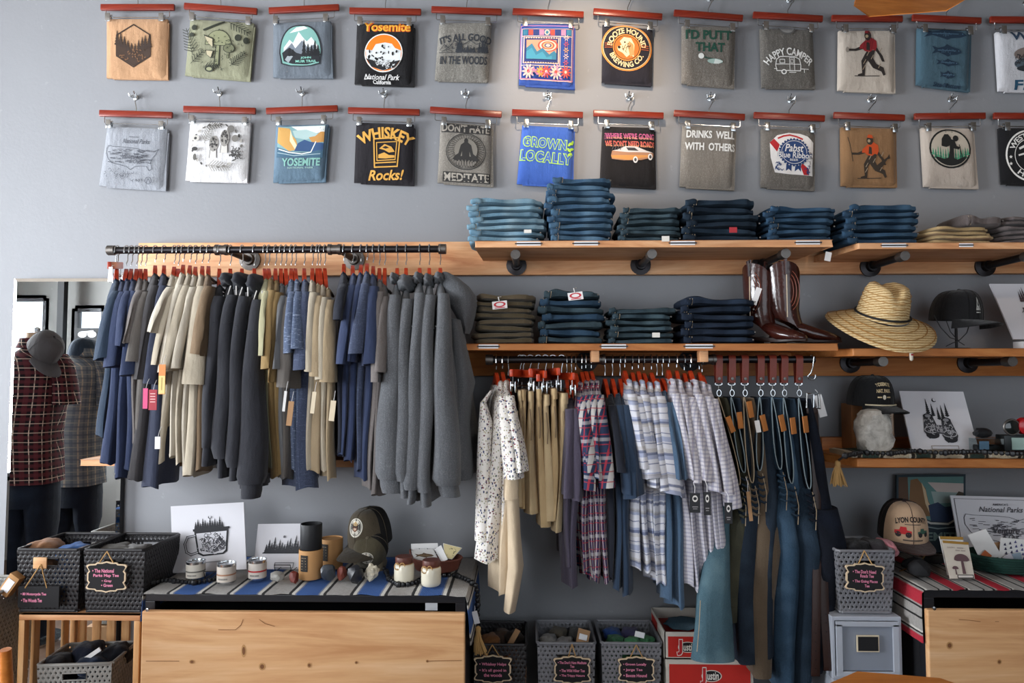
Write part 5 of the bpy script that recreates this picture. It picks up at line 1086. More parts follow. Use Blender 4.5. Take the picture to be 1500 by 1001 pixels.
stack((905, 1003), 302, 353, Z1, 6, D_fade, 'faded dark jeans between the tallest and black stacks', 3, tag_=((975, 350, 11, 8, '#e6e2da'),))
stack((1001, 1118), 291, 354, Z1, 6, D_dark, 'near black folded jeans in the darkest stack', 4, tag_=((1074, 337, 11, 8, '#b8323a'),))
stack((1121, 1232), 303, 355, Z1, 6, D_b, 'blue folded jeans overhanging the end of upper plank', 5)
stack((1236, 1359), 297, 356, Z2, 6, D_b, 'dark blue jeans beside the khaki pants', 6)
stack((1362, 1467), 331, 356, Z2, 4, fabric('#a58d66'), 'khaki folded pants on the upper shelf', 7, name='folded_pants', cat='pants', denimy=False)
stack((1470, 1560), 316, 356, Z2, 6, fabric('#5c5453'), 'grey folded pants beside the khaki pants', 8, name='folded_pants', cat='pants', denimy=False)
_g = thing('folded_pants', P(1440, 327, -.2), 'grey pants folded on top of the khaki pants', 'pants', 'folded pants stacked on the shelves'); folded(1418, 1476, P(1440, 330.5, -.322).z, .036, -.318, .2, fabric('#5c5453'), 99, _g, True)
stack((690, 784), 428, 502, Z3, 8, [fabric('#544a38'), fabric('#5c5140')], 'olive brown folded pants beside the hoodies', 9, name='folded_pants', cat='pants', denimy=False)
stack((786, 887), 424, 502, Z3, 7, D_fade[1:]+D_b[:1], 'dark teal jeans between olive and faded stacks', 10)
stack((889, 993), 449, 502, Z3, 6, D_fade, 'faded dark teal jeans in the shorter lower stack', 11, tag_=((961, 491, 11, 7, '#e6e2da'),))
stack((998, 1112), 435, 502, Z3, 6, D_ind, 'deep indigo jeans beside the cowboy boots', 12)
# red and white paper tags lying on the stacks
def d_heart(cv): cv.ring(.5, .55, .4, .36, .14, '#c23b48', 18); cv.line([(.2, .12), (.8, .12)], .1, '#c23b48')
for px, py, t, lab in ((732, 447, -.1, 'olive pants'), (843, 434, -.12, 'dark teal jeans')):
    p = P(px, py, -.345); _t = thing('paper_tag', p, 'white paper tag with red ring on the ' + lab, 'tag'); M_ = Matrix.Rotation(t, 3, 'Y') @ Matrix.Rotation(-.5, 3, 'X')
    MB().box(p, (.055, .002, .034), M_).build('card', M_white, _t, smooth=0); cv = Canvas(flat(p-M_ @ V((.0275, .0012, .017)), M_ @ V((.055, 0, 0)), M_ @ V((0, 0, .034)), M_ @ V((0, -1, 0))), .0002); d_heart(cv); cv.done(_t)
    MB().tube([p+M_ @ V((0, -.001, .014)), p+V((-.006, .01, .03)), p+V((.006, .03, .034))], .0018, 5).build('string', M_paper, _t)
p = P(1213, 376, -.30); one('price_tag', MB().box(p, (.022, .002, .034), Matrix.Rotation(.2, 3, 'Y')), M_paper, 'paper tag dangling under the end of the upper plank', 'tag', smooth=0)
# ================================================================ cowboy boots
def boot(px, yb, rot, lab, sc=1.0):
    o = P(px, 503, yb); o.z = Z3+.001; M_ = Matrix.Rotation(rot, 3, 'Z'); W_ = lambda x, y, z: o + M_ @ V((x*sc, y*sc, z*sc))
    root = thing('cowboy_boot', o, lab, 'boot', 'pair of cowboy boots')
    rs = []; N = 22
    def ring(cx, cz, hx, hy, tx, sq=1.0, flat_=None):
        out = []
        for j in range(N):
            a = 2*pi*j/N; lx = hx*cos(a); ly = hy*sin(a); x = cx+lx*cos(tx); z = cz-lx*sin(tx)
            if flat_ is not None: z = max(z, flat_)
            out.append(W_(x, ly, z))
        return out
    top = []
    for j in range(N):
        a = 2*pi*j/N; top.append(W_(-.005+.062*cos(a), .047*sin(a), .290+.022*(abs(sin(a))**2)-.018*(abs(cos(a))**6)))
    rs.append(top)
    for cx, cz, hx, hy in ((-.004, .27, .062, .048), (-.003, .22, .06, .049), (-.002, .17, .058, .048), (0, .13, .053, .045), (.006, .10, .052, .042)): rs.append(ring(cx, cz, hx, hy, 0))
    for cx, cz, hx, hy, tx in ((.016, .078, .058, .041, .35), (.036, .060, .056, .039, .75), (.062, .050, .045, .040, 1.1), (.09, .040, .036, .043, 1.3), (.12, .033, .029, .043, 1.42), (.15, .027, .023, .038, 1.5), (.178, .022, .017, .028, 1.55), (.198, .018, .008, .012, 1.57)): rs.append(ring(cx, cz, hx, hy, tx, flat_=.012))
    MB().rings(rs, True, False, True).build('leather_upper', M_boot, root, smooth=70)
    inr = MB(); inr.rings([top, [W_(-.005+.057*cos(2*pi*j/N), .043*sin(2*pi*j/N), .22) for j in range(N)]], True, False, True); inr.build('lining', M_dark, root)
    so = [(-.052, -.03), (-.055, 0), (-.052, .03), (-.01, .034), (.05, .030), (.1, .044), (.14, .042), (.175, .028), (.203, .006), (.203, -.006), (.175, -.028), (.14, -.042), (.1, -.044), (.05, -.030), (-.01, -.034)]
    MB().prism(so, lambda x, y, d: W_(x, y, d+ (.02*smooth((.06-x)/.06) if x < .06 else 0)), .006, .013).build('sole', solid('#241410', .5), root, smooth=40)
    MB().prism([(-.052, -.03), (-.055, 0), (-.052, .03), (-.005, .031), (-.002, -.031)], lambda x, y, d: W_(x*(.85+.15*d/.03), y, d), 0, .03).build('heel', solid('#1c100d', .5), root, smooth=40)
    back = MB(); MB().prism([(-.075, .03), (-.066, .055), (-.05, .075), (-.03, .06), (-.04, .03)], lambda x, y, d: W_(x+.008, d*(1 if d else 0), y), -.041, .041).build('heel_counter', M_boot, root, bevel=.012) if False else None
    for s_ in (-1, 1):
        MB().tube([W_(-.005, s_*.05, .26), W_(-.006, s_*.055, .318), W_(-.002, s_*.046, .325), W_(-.004, s_*.042, .27)], .006, 6).build('pull_strap', M_boot, root)
        MB().tube([W_(-.002, s_*.0505, z) for z in (.31, .25, .19, .14, .1)], .0018, 5).build('side_seam', solid('#c9b8a0', .6), root)
        sm = MB()
        for q in range(3):
            sm.tube([W_(.005+(.018+q*.011)*cos(a), s_*(.049-.004*abs(cos(a))), .2+(.05+.014*q)*sin(a)) for a in [-1.2+k*.3 for k in range(9)]], .0012, 4)
        sm.build('shaft_stitching', solid('#7a4030', .5), root)
    return root
boot(1150, -.24, -.12, 'dark brown cowboy boot standing in profile on shelf'); boot(1113, -.21, -1.0, 'dark brown cowboy boot with white tag beside the jeans')
hang_tag(1108, 434, 8, 26, M_white, -.29, 'white price tag tied to a cowboy boot', tilt=.35, string=10)
# ================================================================ hats
def straw():
    t = NT('woven_straw'); u = t.obj(); w1 = t.n('TexWave', wave_type='BANDS', bands_direction='Z'); t.l(t.mapping(u, (1, 1, 1)), w1.inputs['Vector']); w1.inputs['Scale'].default_value = 34; w1.inputs['Distortion'].default_value = 2.5
    n = t.noise(u, 160, 3); col = t.ramp(t.math('MULTIPLY_ADD', w1.outputs['Fac'], .5, t.math('MULTIPLY', n, .5)), [(.2, srgb('#a07c4c')), (.5, srgb('#cfae78')), (.8, srgb('#e6d2a6'))]); t.bump(t.math('ADD', n, w1.outputs['Fac']), .5, .003); return t.set(col, .75)
M_straw = straw()
def straw_hat():
    c = P(1293, 459, -.225); root = thing('straw_hat', (c.x, c.y, Z4), 'woven straw sun hat with wide brim and black cord', 'hat')
    M_ = Matrix.Rotation(rad(4), 3, 'Y') @ Matrix.Rotation(rad(24), 3, 'X'); c = c+V((0, 0, .0)); N = 40
    def pt(r, z, a, sy=1.1): return c + M_ @ V((r*cos(a), r*sy*sin(a), z))
    rs = []
    for r, z in ((.002, .108), (.03, .112), (.055, .113), (.070, .105), (.079, .085), (.084, .05), (.089, .01), (.093, -.012)):
        ring = []
        for j in range(N):
            a = 2*pi*j/N; x = r*cos(a); dent = -.030*math.exp(-(x/.02)**2)*(1 if z > .08 else 0)*(1 if sin(a) < .9 else .6); q = 1-.12*(1 if z > .06 else .3)*abs(cos(a))*max(0, -sin(a)+.2)
            ring.append(pt(r*q, z+dent, a))
        rs.append(ring)
    MB().rings(rs, True, True, False).build('crown', M_straw, root, smooth=70)
    rs = []
    for r, z in ((.093, -.012), (.12, -.020), (.15, -.030), (.18, -.042), (.190, -.047), (.191, -.053), (.17, -.045), (.12, -.028), (.093, -.020)):
        rs.append([pt(r, z + .016*(r/.2)**2*cos(2*a)-.012*(r/.2)**2, a) for a in [2*pi*j/N for j in range(N)]])
    MB().rings(rs, True, False, False).build('brim', M_straw, root, smooth=70)
    bm = MB()
    for r, z in ((.125, -.0195), (.155, -.03), (.185, -.0405)): bm.tube([pt(r, z+.016*(r/.2)**2*cos(2*a)-.012*(r/.2)**2, a) for a in [2*pi*j/N for j in range(N)]], .0016, 4, closed=True)
    bm.build('brim_stitching', solid('#a5773c', .8), root)
    wm = MB()
    for z, r in ((.025, .0885), (.045, .0860), (.065, .0833), (.083, .080)): wm.tube([pt(r*(1-.12*.6*abs(cos(a))*max(0, -sin(a)+.2)), z, a) for a in [2*pi*j/N for j in range(N)]], .0013, 4, closed=True)
    wm.build('woven_rows', solid('#b08448', .8), root)
    MB().tube([pt(.0945, -.002-.004*sin(a), a) for a in [2*pi*j/N for j in range(N)]], .0042, 8, closed=True).build('black_cord', M_black, root)
    cm = MB(); e = P(1335, 520, -.345); cm.tube([P(1327, 505, -.34), P(1331, 513, -.35), e], .0016, 5); cm.tube([P(1341, 503, -.34), P(1338, 512, -.35), e], .0016, 5); cm.build('chin_cord', M_black, root)
    MB().lathe([(.002, -.022), (.006, -.018), (.007, 0), (.006, .008), (.002, .01)], e, 12).build('cord_toggle', solid('#c9bfae'), root); MB().box(e+V((0, -.004, .0)), (.008, .006, .006)).build('toggle_band', M_redc, root, smooth=0)
straw_hat()
def cap(c, M_, sc, crown, bill, lab, front=None, net=None, draw=None, group=None, rope=None, flatb=False, tall=1.0):
    """baseball cap: local +x is forward, z up; c is the centre of the head opening"""
    c = V(c); W_ = lambda x, y, z: c + M_ @ V((x*sc, y*sc, z*sc)); root = thing('baseball_cap', c, lab, 'cap', group); N = 32
    def dome(b, a, off=0):
        r = cos(b)**.6; x = .098*r*cos(a); y = .078*r*sin(a); z = .118*tall*sin(b)**.9 if b > 0 else 0
        if cos(a) > 0: x *= .96+.04*sin(b); z += .008*sin(2*b)*cos(a)
        n = V((cos(a)*cos(b), sin(a)*cos(b), sin(b))); return W_(*(V((x, y, z))+n*off))
    bs = [pi/2*i/9 for i in range(10)]; bs[-1] = pi/2-.02
    ranges = [('crown', 0, 2*pi, crown)] if not net else [('front_panel', -1.25, 1.25, front or crown), ('mesh_back', 1.25, 2*pi-1.25, net)]
    for nm, a0, a1, m in ranges:
        k = 32 if a1-a0 > 6 else 18; mb = MB(); rs = [[dome(b, a0+(a1-a0)*j/k) for j in range(k+1)] for b in bs]; mb.rings(rs, False, False, False)
        rs = [[dome(b, a0+(a1-a0)*j/k, -.003) for j in range(k+1)] for b in bs]; mb.rings(rs, False, False, False); mb.build(nm, m, root, smooth=70)
    sm = MB()
    for q in range(6):
        a = pi/6+q*pi/3
        if q in (0, 5) and net: continue
        sm.tube([dome(b, a, .0006) for b in bs], .0011, 4)
    sm.tube([dome(b, 0.0, .0006) for b in bs], .0011, 4); sm.build('seams', crown, root)
    MB().lathe([(.0075, -.002), (.007, .003), (.003, .0055), (.0005, .006)], dome(pi/2-.02, 0), 12, M_).build('button', crown, root)
    rs = []
    for i in range(9):
        t = i/8; ring = []
        for j in range(19):
            u = -1+j/9; a = u*1.12; r0 = W_(0, 0, 0); x0 = .098*cos(a)*.96; y0 = .078*sin(a); ext = .080*(1-abs(u)**2.6)**.6 if abs(u) < 1 else 0
            drop = (-.004 if flatb else -.020)*abs(u)**2*t - (.006 if flatb else .012)*t**1.4
            ring.append((x0+ext*t, y0*(1+.06*t), .004+drop))
        rs.append(ring)
    mb = MB(); mb.rings([[W_(*q) for q in r] for r in rs], False, False, False); mb.rings([[W_(q[0], q[1], q[2]-.0045) for q in r] for r in rs], False, False, False)
    e = [W_(*q) for q in rs[-1]]; e2 = [W_(q[0], q[1], q[2]-.0045) for q in rs[-1]]; mb.rings([e, e2], False, False, False); mb.build('bill', bill, root, smooth=60)
    if rope: MB().tube([dome(.045, -1.0+2.0*j/16, .003) for j in range(17)], .003, 6).build('rope', rope, root)
    if draw:
        cv = Canvas(lambda x, y, e_: dome(y, x, e_), .001, .00005, .16); draw(cv); cv.done(root)
    return root
def Rz(d): return Matrix.Rotation(rad(d), 3, 'Z')
def Rx(d): return Matrix.Rotation(rad(d), 3, 'X')
def Ry(d): return Matrix.Rotation(rad(d), 3, 'Y')
M_capb = fabric('#121214'); M_capo = fabric('#4f4638'); M_net = solid('#1c1a1a', .85, bump=.6, bscale=500); M_capbr = fabric('#3a2420'); M_capt = fabric('#c0a184'); M_capbk = fabric('#38282a')
# u is the angle round the head, v the height angle: narrow letters
def d_tri(cv): cv.poly([(-.18, .26), (.08, .26), (-.05, .74)], '#b9b9b4'); cv.poly([(-.12, .32), (.02, .32), (-.05, .56)], '#1a1a1c'); cv.line([(-.16, .2), (.06, .2)], .03, '#b9b9b4')
cap(P(1400, 470, -.2), Rz(-70) @ Ry(4), .98, M_capb, M_capb, 'black rope-string cap with small triangle logo beside the straw hat', draw=d_tri)
# clear stand carrying that cap, and its loose cords
cs = thing('hat_stand', P(1400, 509, -.2), 'slim dark hat stand under the black cap', 'stand'); c = P(1400, 470, -.2)
sm = MB(); sm.tube([(c.x, c.y, Z4+.003), (c.x, c.y, c.z+.06)], .005, 8); sm.build('post', M_black, cs); MB().lathe([(.045, 0), (.045, .005), (.008, .007)], (c.x, c.y, Z4+.001), 20).build('base', M_black, cs); MB().lathe([(.03, 0), (.04, .01), (.03, .03), (.002, .04)], (c.x, c.y, c.z+.045), 16).build('top_pad', M_black, cs)
cm = MB(); k1 = P(1405, 499, -.27)
cm.tube([P(1368, 462, -.25), P(1378, 480, -.27), P(1392, 495, -.27), k1, P(1416, 488, -.27), P(1420, 476, -.25)], .0018, 5); cm.tube([P(1386, 470, -.25), P(1392, 486, -.275), P(1405, 501, -.275), P(1413, 506, -.28)], .0016, 5); cm.tube([k1, P(1395, 503, -.28), P(1386, 507.5, -.285)], .0016, 5)
one('chin_cord', cm, M_black, 'thin black chin cord looped below the black cap', 'cord')
# ================================================================ boards, prints and cards
def board(c, yt, yb, th, mat, name, label, cat, draw=None, e=.0022, parent=None, group=None, zmin=None):
    TL, TR, BR, BL = P(*c[0], yt), P(*c[1], yt), P(*c[2], yb), P(*c[3], yb)
    if zmin: BL.z = max(BL.z, zmin); BR.z = max(BR.z, zmin)
    n = (TR-TL).cross(BL-TL).normalized()
    if n.y > 0: n = -n
    root = thing(name, (BL+BR)/2, label, cat, group); q = [TL, TR, BR, BL]
    MB().add(q+[p-n*th for p in q], [(0,1,2,3), (7,6,5,4), (0,4,5,1), (1,5,6,2), (2,6,7,3), (3,7,4,0)]).build('panel', mat, root, smooth=0)
    if draw:
        fn = lambda u, v, d: (TL*(1-u)+TR*u)*v + (BL*(1-u)+BR*u)*(1-v) + n*d
        cv = Canvas(fn, e, .00004); draw(cv); cv.done(root)
    return root
M_card = NT('sleeved_print'); M_card.b.inputs['Coat Weight'].default_value = .6; M_card.b.inputs['Coat Roughness'].default_value = .08
M_card = M_card.set(srgb('#d9d7dc'), .5)
G = '#26262a'
def d_mug(cv):
    for k in range(12): cv.tree(.335+.033*k, .6, (.13, .17, .11, .18, .15, .12, .19, .14, .17, .13, .2, .12)[k], .06, G, 5)
    cv.poly([(.31, .6), (.78, .62), (.75, .27), (.7, .23), (.42, .21), (.35, .25)], G); cv.poly([(.34, .55), (.755, .57), (.73, .29), (.69, .25), (.43, .235), (.37, .27)], '#cfcdd2')
    cv.line([(.31, .6), (.78, .62)], .035, G); cv.line([(.32, .52), (.22, .5), (.18, .4), (.2, .28), (.26, .24), (.35, .27)], .035, G); cv.line([(.32, .52), (.22, .5), (.18, .4), (.2, .28), (.26, .24), (.35, .27)], .015, '#cfcdd2')
    cv.poly([(.38, .3), (.48, .4), (.54, .36), (.66, .5), (.73, .4), (.72, .3), (.55, .25)], '#55545a'); scribble(cv, .55, .42, .17, .13, 70, G, .008, .05); scribble(cv, .55, .33, .15, .06, 30, '#cfcdd2', .007, .05); cv.ell(.53, .79, .022, .022, G, 12); cv.ell(.535, .795, .016, .018, '#cfcdd2', 12); cv.line([(.45, .12), (.65, .13)], .01, '#8a888c')
def d_pines(cv):
    for k in range(15): cv.tree(.2+.047*k, .34, (.2, .3, .24, .36, .2, .3, .24, .2, .28, .34, .22, .4, .28, .2, .24)[k], .09, '#3a3a3e', 5)
    cv.line([(.15, .34), (.92, .34)], .02, G); cv.ell(.5, .7, .02, .03, '#6a686c', 12); cv.frame(.4, .02, .75, .13, .012, '#55545a')
def d_bino(cv):
    for x, b, h in ((.39, .6, .27), (.46, .56, .22), (.54, .5, .22), (.6, .52, .24), (.67, .55, .25)): cv.tree(x-.02, b, h, .07, G, 7)
    cv.ell(.5, .84, .035, .035, G, 14); cv.ell(.51, .85, .028, .03, '#cfcdd2', 14)
    for cx, cy in ((.36, .4), (.62, .33)):
        cv.poly([(cx-.08, cy+.15), (cx+.06, cy+.16), (cx+.12, cy-.1), (cx+.08, cy-.2), (cx-.06, cy-.22), (cx-.12, cy-.1)], '#3a3a3e'); cv.ell(cx-.01, cy+.16, .075, .05, G, 18); cv.ell(cx-.01, cy+.165, .045, .028, '#8a898e', 16); cv.ell(cx+.0, cy-.16, .1, .06, G, 18); scribble(cv, cx, cy, .08, .12, 26, '#b9b8bc', .008, .04); cv.ring(cx, cy-.07, .11, .06, .014, '#a9a8ac', 20)
    cv.poly([(.42, .42), (.56, .4), (.54, .25), (.42, .27)], '#4a494e'); scribble(cv, .49, .33, .05, .06, 14, '#b9b8bc', .008, .04); cv.frame(.3, .005, .7, .06, .008, '#7a6a5a')
def d_truck(cv):
    for k in range(7): cv.tree(.5+.045*k, .66, .2+.04*(k % 3), .07, '#4a3c3e', 5)
    cv.poly([(.46, .56), (.9, .56), (.9, .3), (.5, .28)], '#55484a'); cv.poly([(.52, .52), (.85, .52), (.85, .42), (.52, .42)], '#b9b4b8'); cv.ell(.5, .46, .04, .06, '#5a4d50', 12); scribble(cv, .65, .42, .2, .14, 50, '#2c2628', .01, .06); cv.ell(.6, .22, .08, .07, '#3a3234', 16); cv.line([(.45, .17), (.9, .2)], .02, '#8a8488')
def d_yposter(cv):
    cv.rect(0, 0, 1, 1, '#2b3a42'); cv.rect(.03, .02, .97, .97, '#5a7f7c'); cv.poly([(.03, .97), (.16, .97), (.18, .62), (.03, .6)], '#5b4334'); cv.poly([(.2, .93), (.3, .95), (.42, .82), (.46, .66), (.58, .46), (.3, .46), (.18, .6)], '#7a5a3c'); cv.poly([(.36, .9), (.42, .8), (.46, .64), (.6, .46), (.5, .46), (.42, .62)], '#c2a988')
    cv.poly([(.45, .9), (.97, .88), (.97, .72), (.6, .76)], '#b5a8a2'); cv.poly([(.5, .78), (.97, .76), (.97, .64), (.55, .62)], '#8c9c98'); cv.poly([(.8, .66), (.9, .78), (.97, .76), (.97, .5), (.78, .56)], '#4a4236'); cv.poly([(.46, .6), (.6, .64), (.7, .58), (.97, .6), (.97, .36), (.5, .4)], '#2a3852'); cv.poly([(.03, .62), (.2, .6), (.32, .46), (.5, .4), (.97, .36), (.97, .02), (.03, .02)], '#23303a')
    cv.line([(.3, .44), (.5, .37), (.75, .36), (.9, .44)], .025, '#b9b6ae'); cv.line([(.2, .36), (.6, .3), (.95, .33)], .016, '#7d8a8c'); cv.text('YOSEMITE', .5, .2, .86, .11, '#6b7f7a', .03)
def d_usprint(cv):
    c = '#4d4b52'; cv.frame(.03, .03, .97, .95, .006, c); cv.text("AMERICA'S", .5, .87, .16, .035, c, .02); cv.text('National Parks', .5, .79, .46, .085, c, .012, shear=.3); usmap(cv, c, .1, .22, .8, .5, 80); cv.text('Venture', .53, .46, .28, .1, c, .02, shear=.3); cv.text('& Out', .57, .36, .18, .08, c, .02, shear=.3)
def d_shroom(cv):
    cv.rect(0, .93, 1, 1, '#9a7430'); cv.text('HAPPY', .28, .82, .3, .04, '#8a7d76', .0); [cv.line([(q, v), (q+.06, v)], .03, '#a0948c') for q, v in ((.52, .82), (.6, .82), (.68, .82), (.44, .75), (.52, .75), (.66, .75), (.74, .75))]; c = '#5d4448'
    for x, y, s in ((.6, .12, 1), (.28, .1, .42)): cv.poly([(x-.06*s, y), (x+.07*s, y), (x+.05*s, y+.4*s), (x-.04*s, y+.4*s)], c); cv.poly([(x+.3*s*cos(a), y+.37*s+.17*s*sin(a)) for a in [pi*k/12 for k in range(13)]]+[(x-.2*s, y+.34*s), (x+.2*s, y+.34*s)], c)
    cv.rect(.3, .0, .95, .1, '#2a2526'); cv.rect(.33, .025, .92, .08, '#c9c2bc')
def d_patt(cv):
    for k in range(22): cv.tree(.08+.84*((k*37) % 22)/22, .06+.8*((k*13) % 22)/22, .12, .1, '#4c4a78' if k % 3 else '#2f2d4a', 3)
# ================================================================ tables
def stripes(name, bg, per, lst, axis=0, wob=.004):
    t = NT(name); o = t.obj(); sep = t.n('SeparateXYZ'); t.l(t.uv(), sep.inputs[0]); x = t.math('ADD', sep.outputs[axis], t.math('MULTIPLY_ADD', t.noise(o, 30, 2), wob, -wob/2))
    col = t.mix(t.noise(o, 90, 3), dk(srgb(bg), .75), dk(srgb(bg), 1.2)); col = bands(t, x, [(per, a, b*per, c, 1) for a, b, c in lst], col)
    col = t.mix(t.math('MULTIPLY', t.noise(t.mapping(o, (4, 1, 1)), 160, 2), .35), col, dk(srgb(bg), .3)); w1 = t.n('TexWave'); t.l(o, w1.inputs['Vector']); w1.inputs['Scale'].default_value = 90; t.bump(t.math('ADD', w1.outputs['Fac'], t.noise(o, 200, 2)), .6, .003); return t.set(col, .95, 0, .1)
def display_table(l, r, pyt, yf, pyp, lab, panel_lab, yb=-.03):
    a = P(l, pyt, yf); b = P(r, pyt, yf); z = a.z; root = thing('display_table', ((a.x+b.x)/2, (yf+yb)/2, 0), lab, 'table')
    zp = P(l, pyp, yf).z; w_ = b.x-a.x; xc = (a.x+b.x)/2
    MB().box((xc, (yf+yb)/2, z-.012), (w_, yb-yf, .024)).build('top', M_blackm, root, smooth=0, bevel=.002)
    for x in (a.x+.017, b.x-.017):
        for y in (yf+.017, yb-.017): MB().box((x, y, (z-.024)/2), (.034, .034, z-.024)).build('post', M_blackm, root, smooth=0, bevel=.002)
    fp = MB().box((xc, yf-.008, (zp+.16)/2), (w_*1.0, .022, zp-.16)).build('front_plank', M_pine, root, smooth=0, bevel=.004)
    cv = Canvas(lambda u, v, e: P(u, v, yf-.0192-e), .0003)
    for kx, ky, rx, ry in panel_lab[0]: cv.ell(kx, ky, rx*1.6, ry*1.6, '#b98a58', 16); cv.ell(kx, ky, rx, ry, '#784c2c', 14)
    for ln in panel_lab[1]: cv.line(ln, .9, '#8a5a36')
    cv.done(fp, 'knots')['kind'] = 'stuff'
    for x in (a.x+.004, b.x-.004): MB().box((x, (yf+yb)/2, (z-.1)/2+.05), (.006, yb-yf-.07, z-.13)).build('side_panel', M_black, root, smooth=0)
    MB().box((xc, yb-.004, z/2), (w_-.07, .006, z-.06)).build('back_panel', M_black, root, smooth=0)
    MB().box((xc, (yf+yb)/2, zp-.06), (w_-.012, yb-yf-.05, .016)).build('inner_shelf', M_black, root, smooth=0)
    bo = MB()
    MB().lathe([(.006, 0), (.006, .005), (.001, .006)], (a.x+.02, yf-.019, zp+.006), 10, Matrix.Rotation(pi/2, 3, 'X')).build('bolt', M_steel, root)
    return a.x, b.x, z
TLx0, TLx1, TZ = display_table(213, 682, 870.5, -.52, 893, 'black metal display table with pale plank front under tins and caps', (((357, 954, 2.2, 6), (384, 977, 3, 3.5), (281, 970, 2.5, 2), (453, 975, 2, 2.5), (522, 971, 1.6, 1.6), (626, 969, 1.4, 1.4)), ([(320, 923), (345, 923), (353, 916), (356, 908)], [(380, 908), (388, 914), (402, 918)], [(214, 969), (262, 969)], [(626, 969), (676, 968)])))
TRx0, TRx1, TZR = display_table(1353, 1660, 865, -.52, 891, 'black metal display table with pale plank front under mushroom card', (((1391, 946, 3, 3.5), (1464, 970, 2.2, 2.5)), ([(1405, 908), (1420, 909), (1436, 911)], [(1458, 911), (1463, 911)])))
PHB = -((P(455, 870, -.52).x-TLx0+.09)/.208)
M_sera = stripes('blue_grey_serape', '#aeaaa6', .208, [(PHB+.5, .42, '#3a5f9e'), (PHB+.27, .055, '#dcd8d0'), (PHB+.215, .055, '#2a2a2c'), (PHB+.785, .055, '#2a2a2c'), (PHB+.73, .055, '#dcd8d0')])
M_serr = stripes('red_black_serape', '#a29e9a', .145, [(.5, .34, '#b01f34'), (.29, .05, '#18181a'), (.25, .05, '#d0cbc4'), (.71, .05, '#18181a'), (.95, .05, '#18181a')])
M_serg = stripes('green_cream_serape', '#c2b59c', .19, [(.15, .34, '#1d3a38'), (.36, .08, '#18181a'), (.42, .05, '#d0c8b8'), (.95, .07, '#18181a'), (.88, .05, '#d0c8b8')])
def runner(x0, x1, z, yf, yb, left, right, mat, lab, name='striped_runner', th=.004):
    path = []; z = z+th-.004
    if left: path += [(x0-.012, z-left), (x0-.011, z-left*.5), (x0-.010, z-.01), (x0-.002, z+.004)]
    else: path += [(x0, z+.005)]
    n = 40
    for k in range(1, n): path.append((lerp(x0, x1, k/n), z+.0055+.0012*sin(k*1.9)))
    if right: path += [(x1+.002, z+.004), (x1+.008, z-.012), (x1+.014, z-right*.5), (x1+.02, z-right)]
    else: path += [(x1, z+.005)]
    rs = []
    for k, (x, zz) in enumerate(path):
        e = .004*sin(k*1.3)+.003*sin(k*.7); q0 = path[max(k-1, 0)]; q1 = path[min(k+1, len(path)-1)]; n = V((-(q1[1]-q0[1]), 0, q1[0]-q0[0])).normalized(); c = V((x, 0, zz)); Y = lambda y: V((0, y, 0))
        rs.append([c+Y(yf+e-.004)+n*.001, c+Y((yf+yb)/2)+n*.003, c+Y(yb), c+Y(yb)-n*th, c+Y(yf+e-.004)-n*th, c+Y(yf+e-.008)-n*th*.5])
    us = []; acc = 0
    for k, (x, zz) in enumerate(path):
        acc += math.hypot(x-path[k-1][0], zz-path[k-1][1]) if k else 0; us.append([(acc, p.y) for p in rs[k]])
    return one(name, MB().rings(rs, uvs=us), mat, lab, 'runner', smooth=50)
runner(TLx0, TLx1, TZ, -.52, -.06, .09, .16, M_sera, 'blue and grey striped woven runner over the table of tins')
runner(TRx0, TRx1, TZR, -.52, -.06, .17, 0, M_serr, 'red and black striped woven runner over the mushroom card table')
runner(P(1243, 668, -.30).x, P(1640, 668, -.3).x, Z5, -.325, -.14, 0, 0, M_serg, 'dark green and cream striped runner on the rock shelf', th=.016)
# ---------------------------------------------------------------- bead garlands
def garland(pts, r, lab, tassel=None, tagc=False):
    pts = [V(p) for p in pts]; mb = MB(); root = thing('bead_garland', pts[0], lab, 'garland'); i = 0; carry = 0; k = 0
    for a, b in zip(pts, pts[1:]):
        L = (b-a).length; d = carry
        while d < L:
            p = a.lerp(b, d/L); q = r*(1 if k % 5 else 1.35); mb.lathe([(.001, -q), (q*.75, -q*.66), (q, 0), (q*.75, q*.66), (.001, q)], p, 8); d += r*1.95; k += 1
        carry = d-L
    mb.build('beads', solid('#17171a', .35, spec=.5), root, kind='stuff')
    if tassel:
        t0 = V(tassel[0]); L = tassel[1]; sp = tassel[2]; tm = MB(); rr = random.Random(3)
        for j in range(44):
            a = 2*pi*j/44; q = rr.uniform(.3, 1); e = t0+V((cos(a)*sp*q+tassel[3], sin(a)*sp*q*.5, -L*rr.uniform(.86, 1))); tm.tube([t0+V((cos(a)*.004, sin(a)*.004, 0)), t0+V((cos(a)*sp*.55*q, sin(a)*sp*.4*q, -L*.4)), e], .0022, 4)
        tm.build('tassel', solid('#c09a64', .9), root, kind='stuff'); MB().lathe([(.004, .012), (.009, .008), (.010, 0), (.007, -.012)], t0, 12).build('tassel_knot', solid('#c09a64', .9), root)
    return root
zt = TZ+.0165
def on(px, py, z=None): return PZ(px, py, TZ+.0155 if z is None else z)
garland([on(224, 854), on(240, 850), on(262, 852), on(285, 854), on(310, 850), on(322, 845)], .0085, 'black wooden bead garland lying at the edge of the blue runner')
garland([on(566, 838), on(570, 849), on(584, 857), on(600, 856), on(615, 851), on(636, 843), on(668, 843), on(686, 850), (TLx1+.03, on(690, 850).y-.02, TZ), (TLx1+.035, on(690, 850).y-.02, TZ-.13)], .0088, 'black wooden bead garland with straw tassel hanging off table', (V((TLx1+.035, on(690, 850).y-.02, TZ-.15)), .085, .026, .01))
garland([on(530, 836), on(545, 833), on(565, 833)], .0075, 'short black bead strand beside the white crystal')
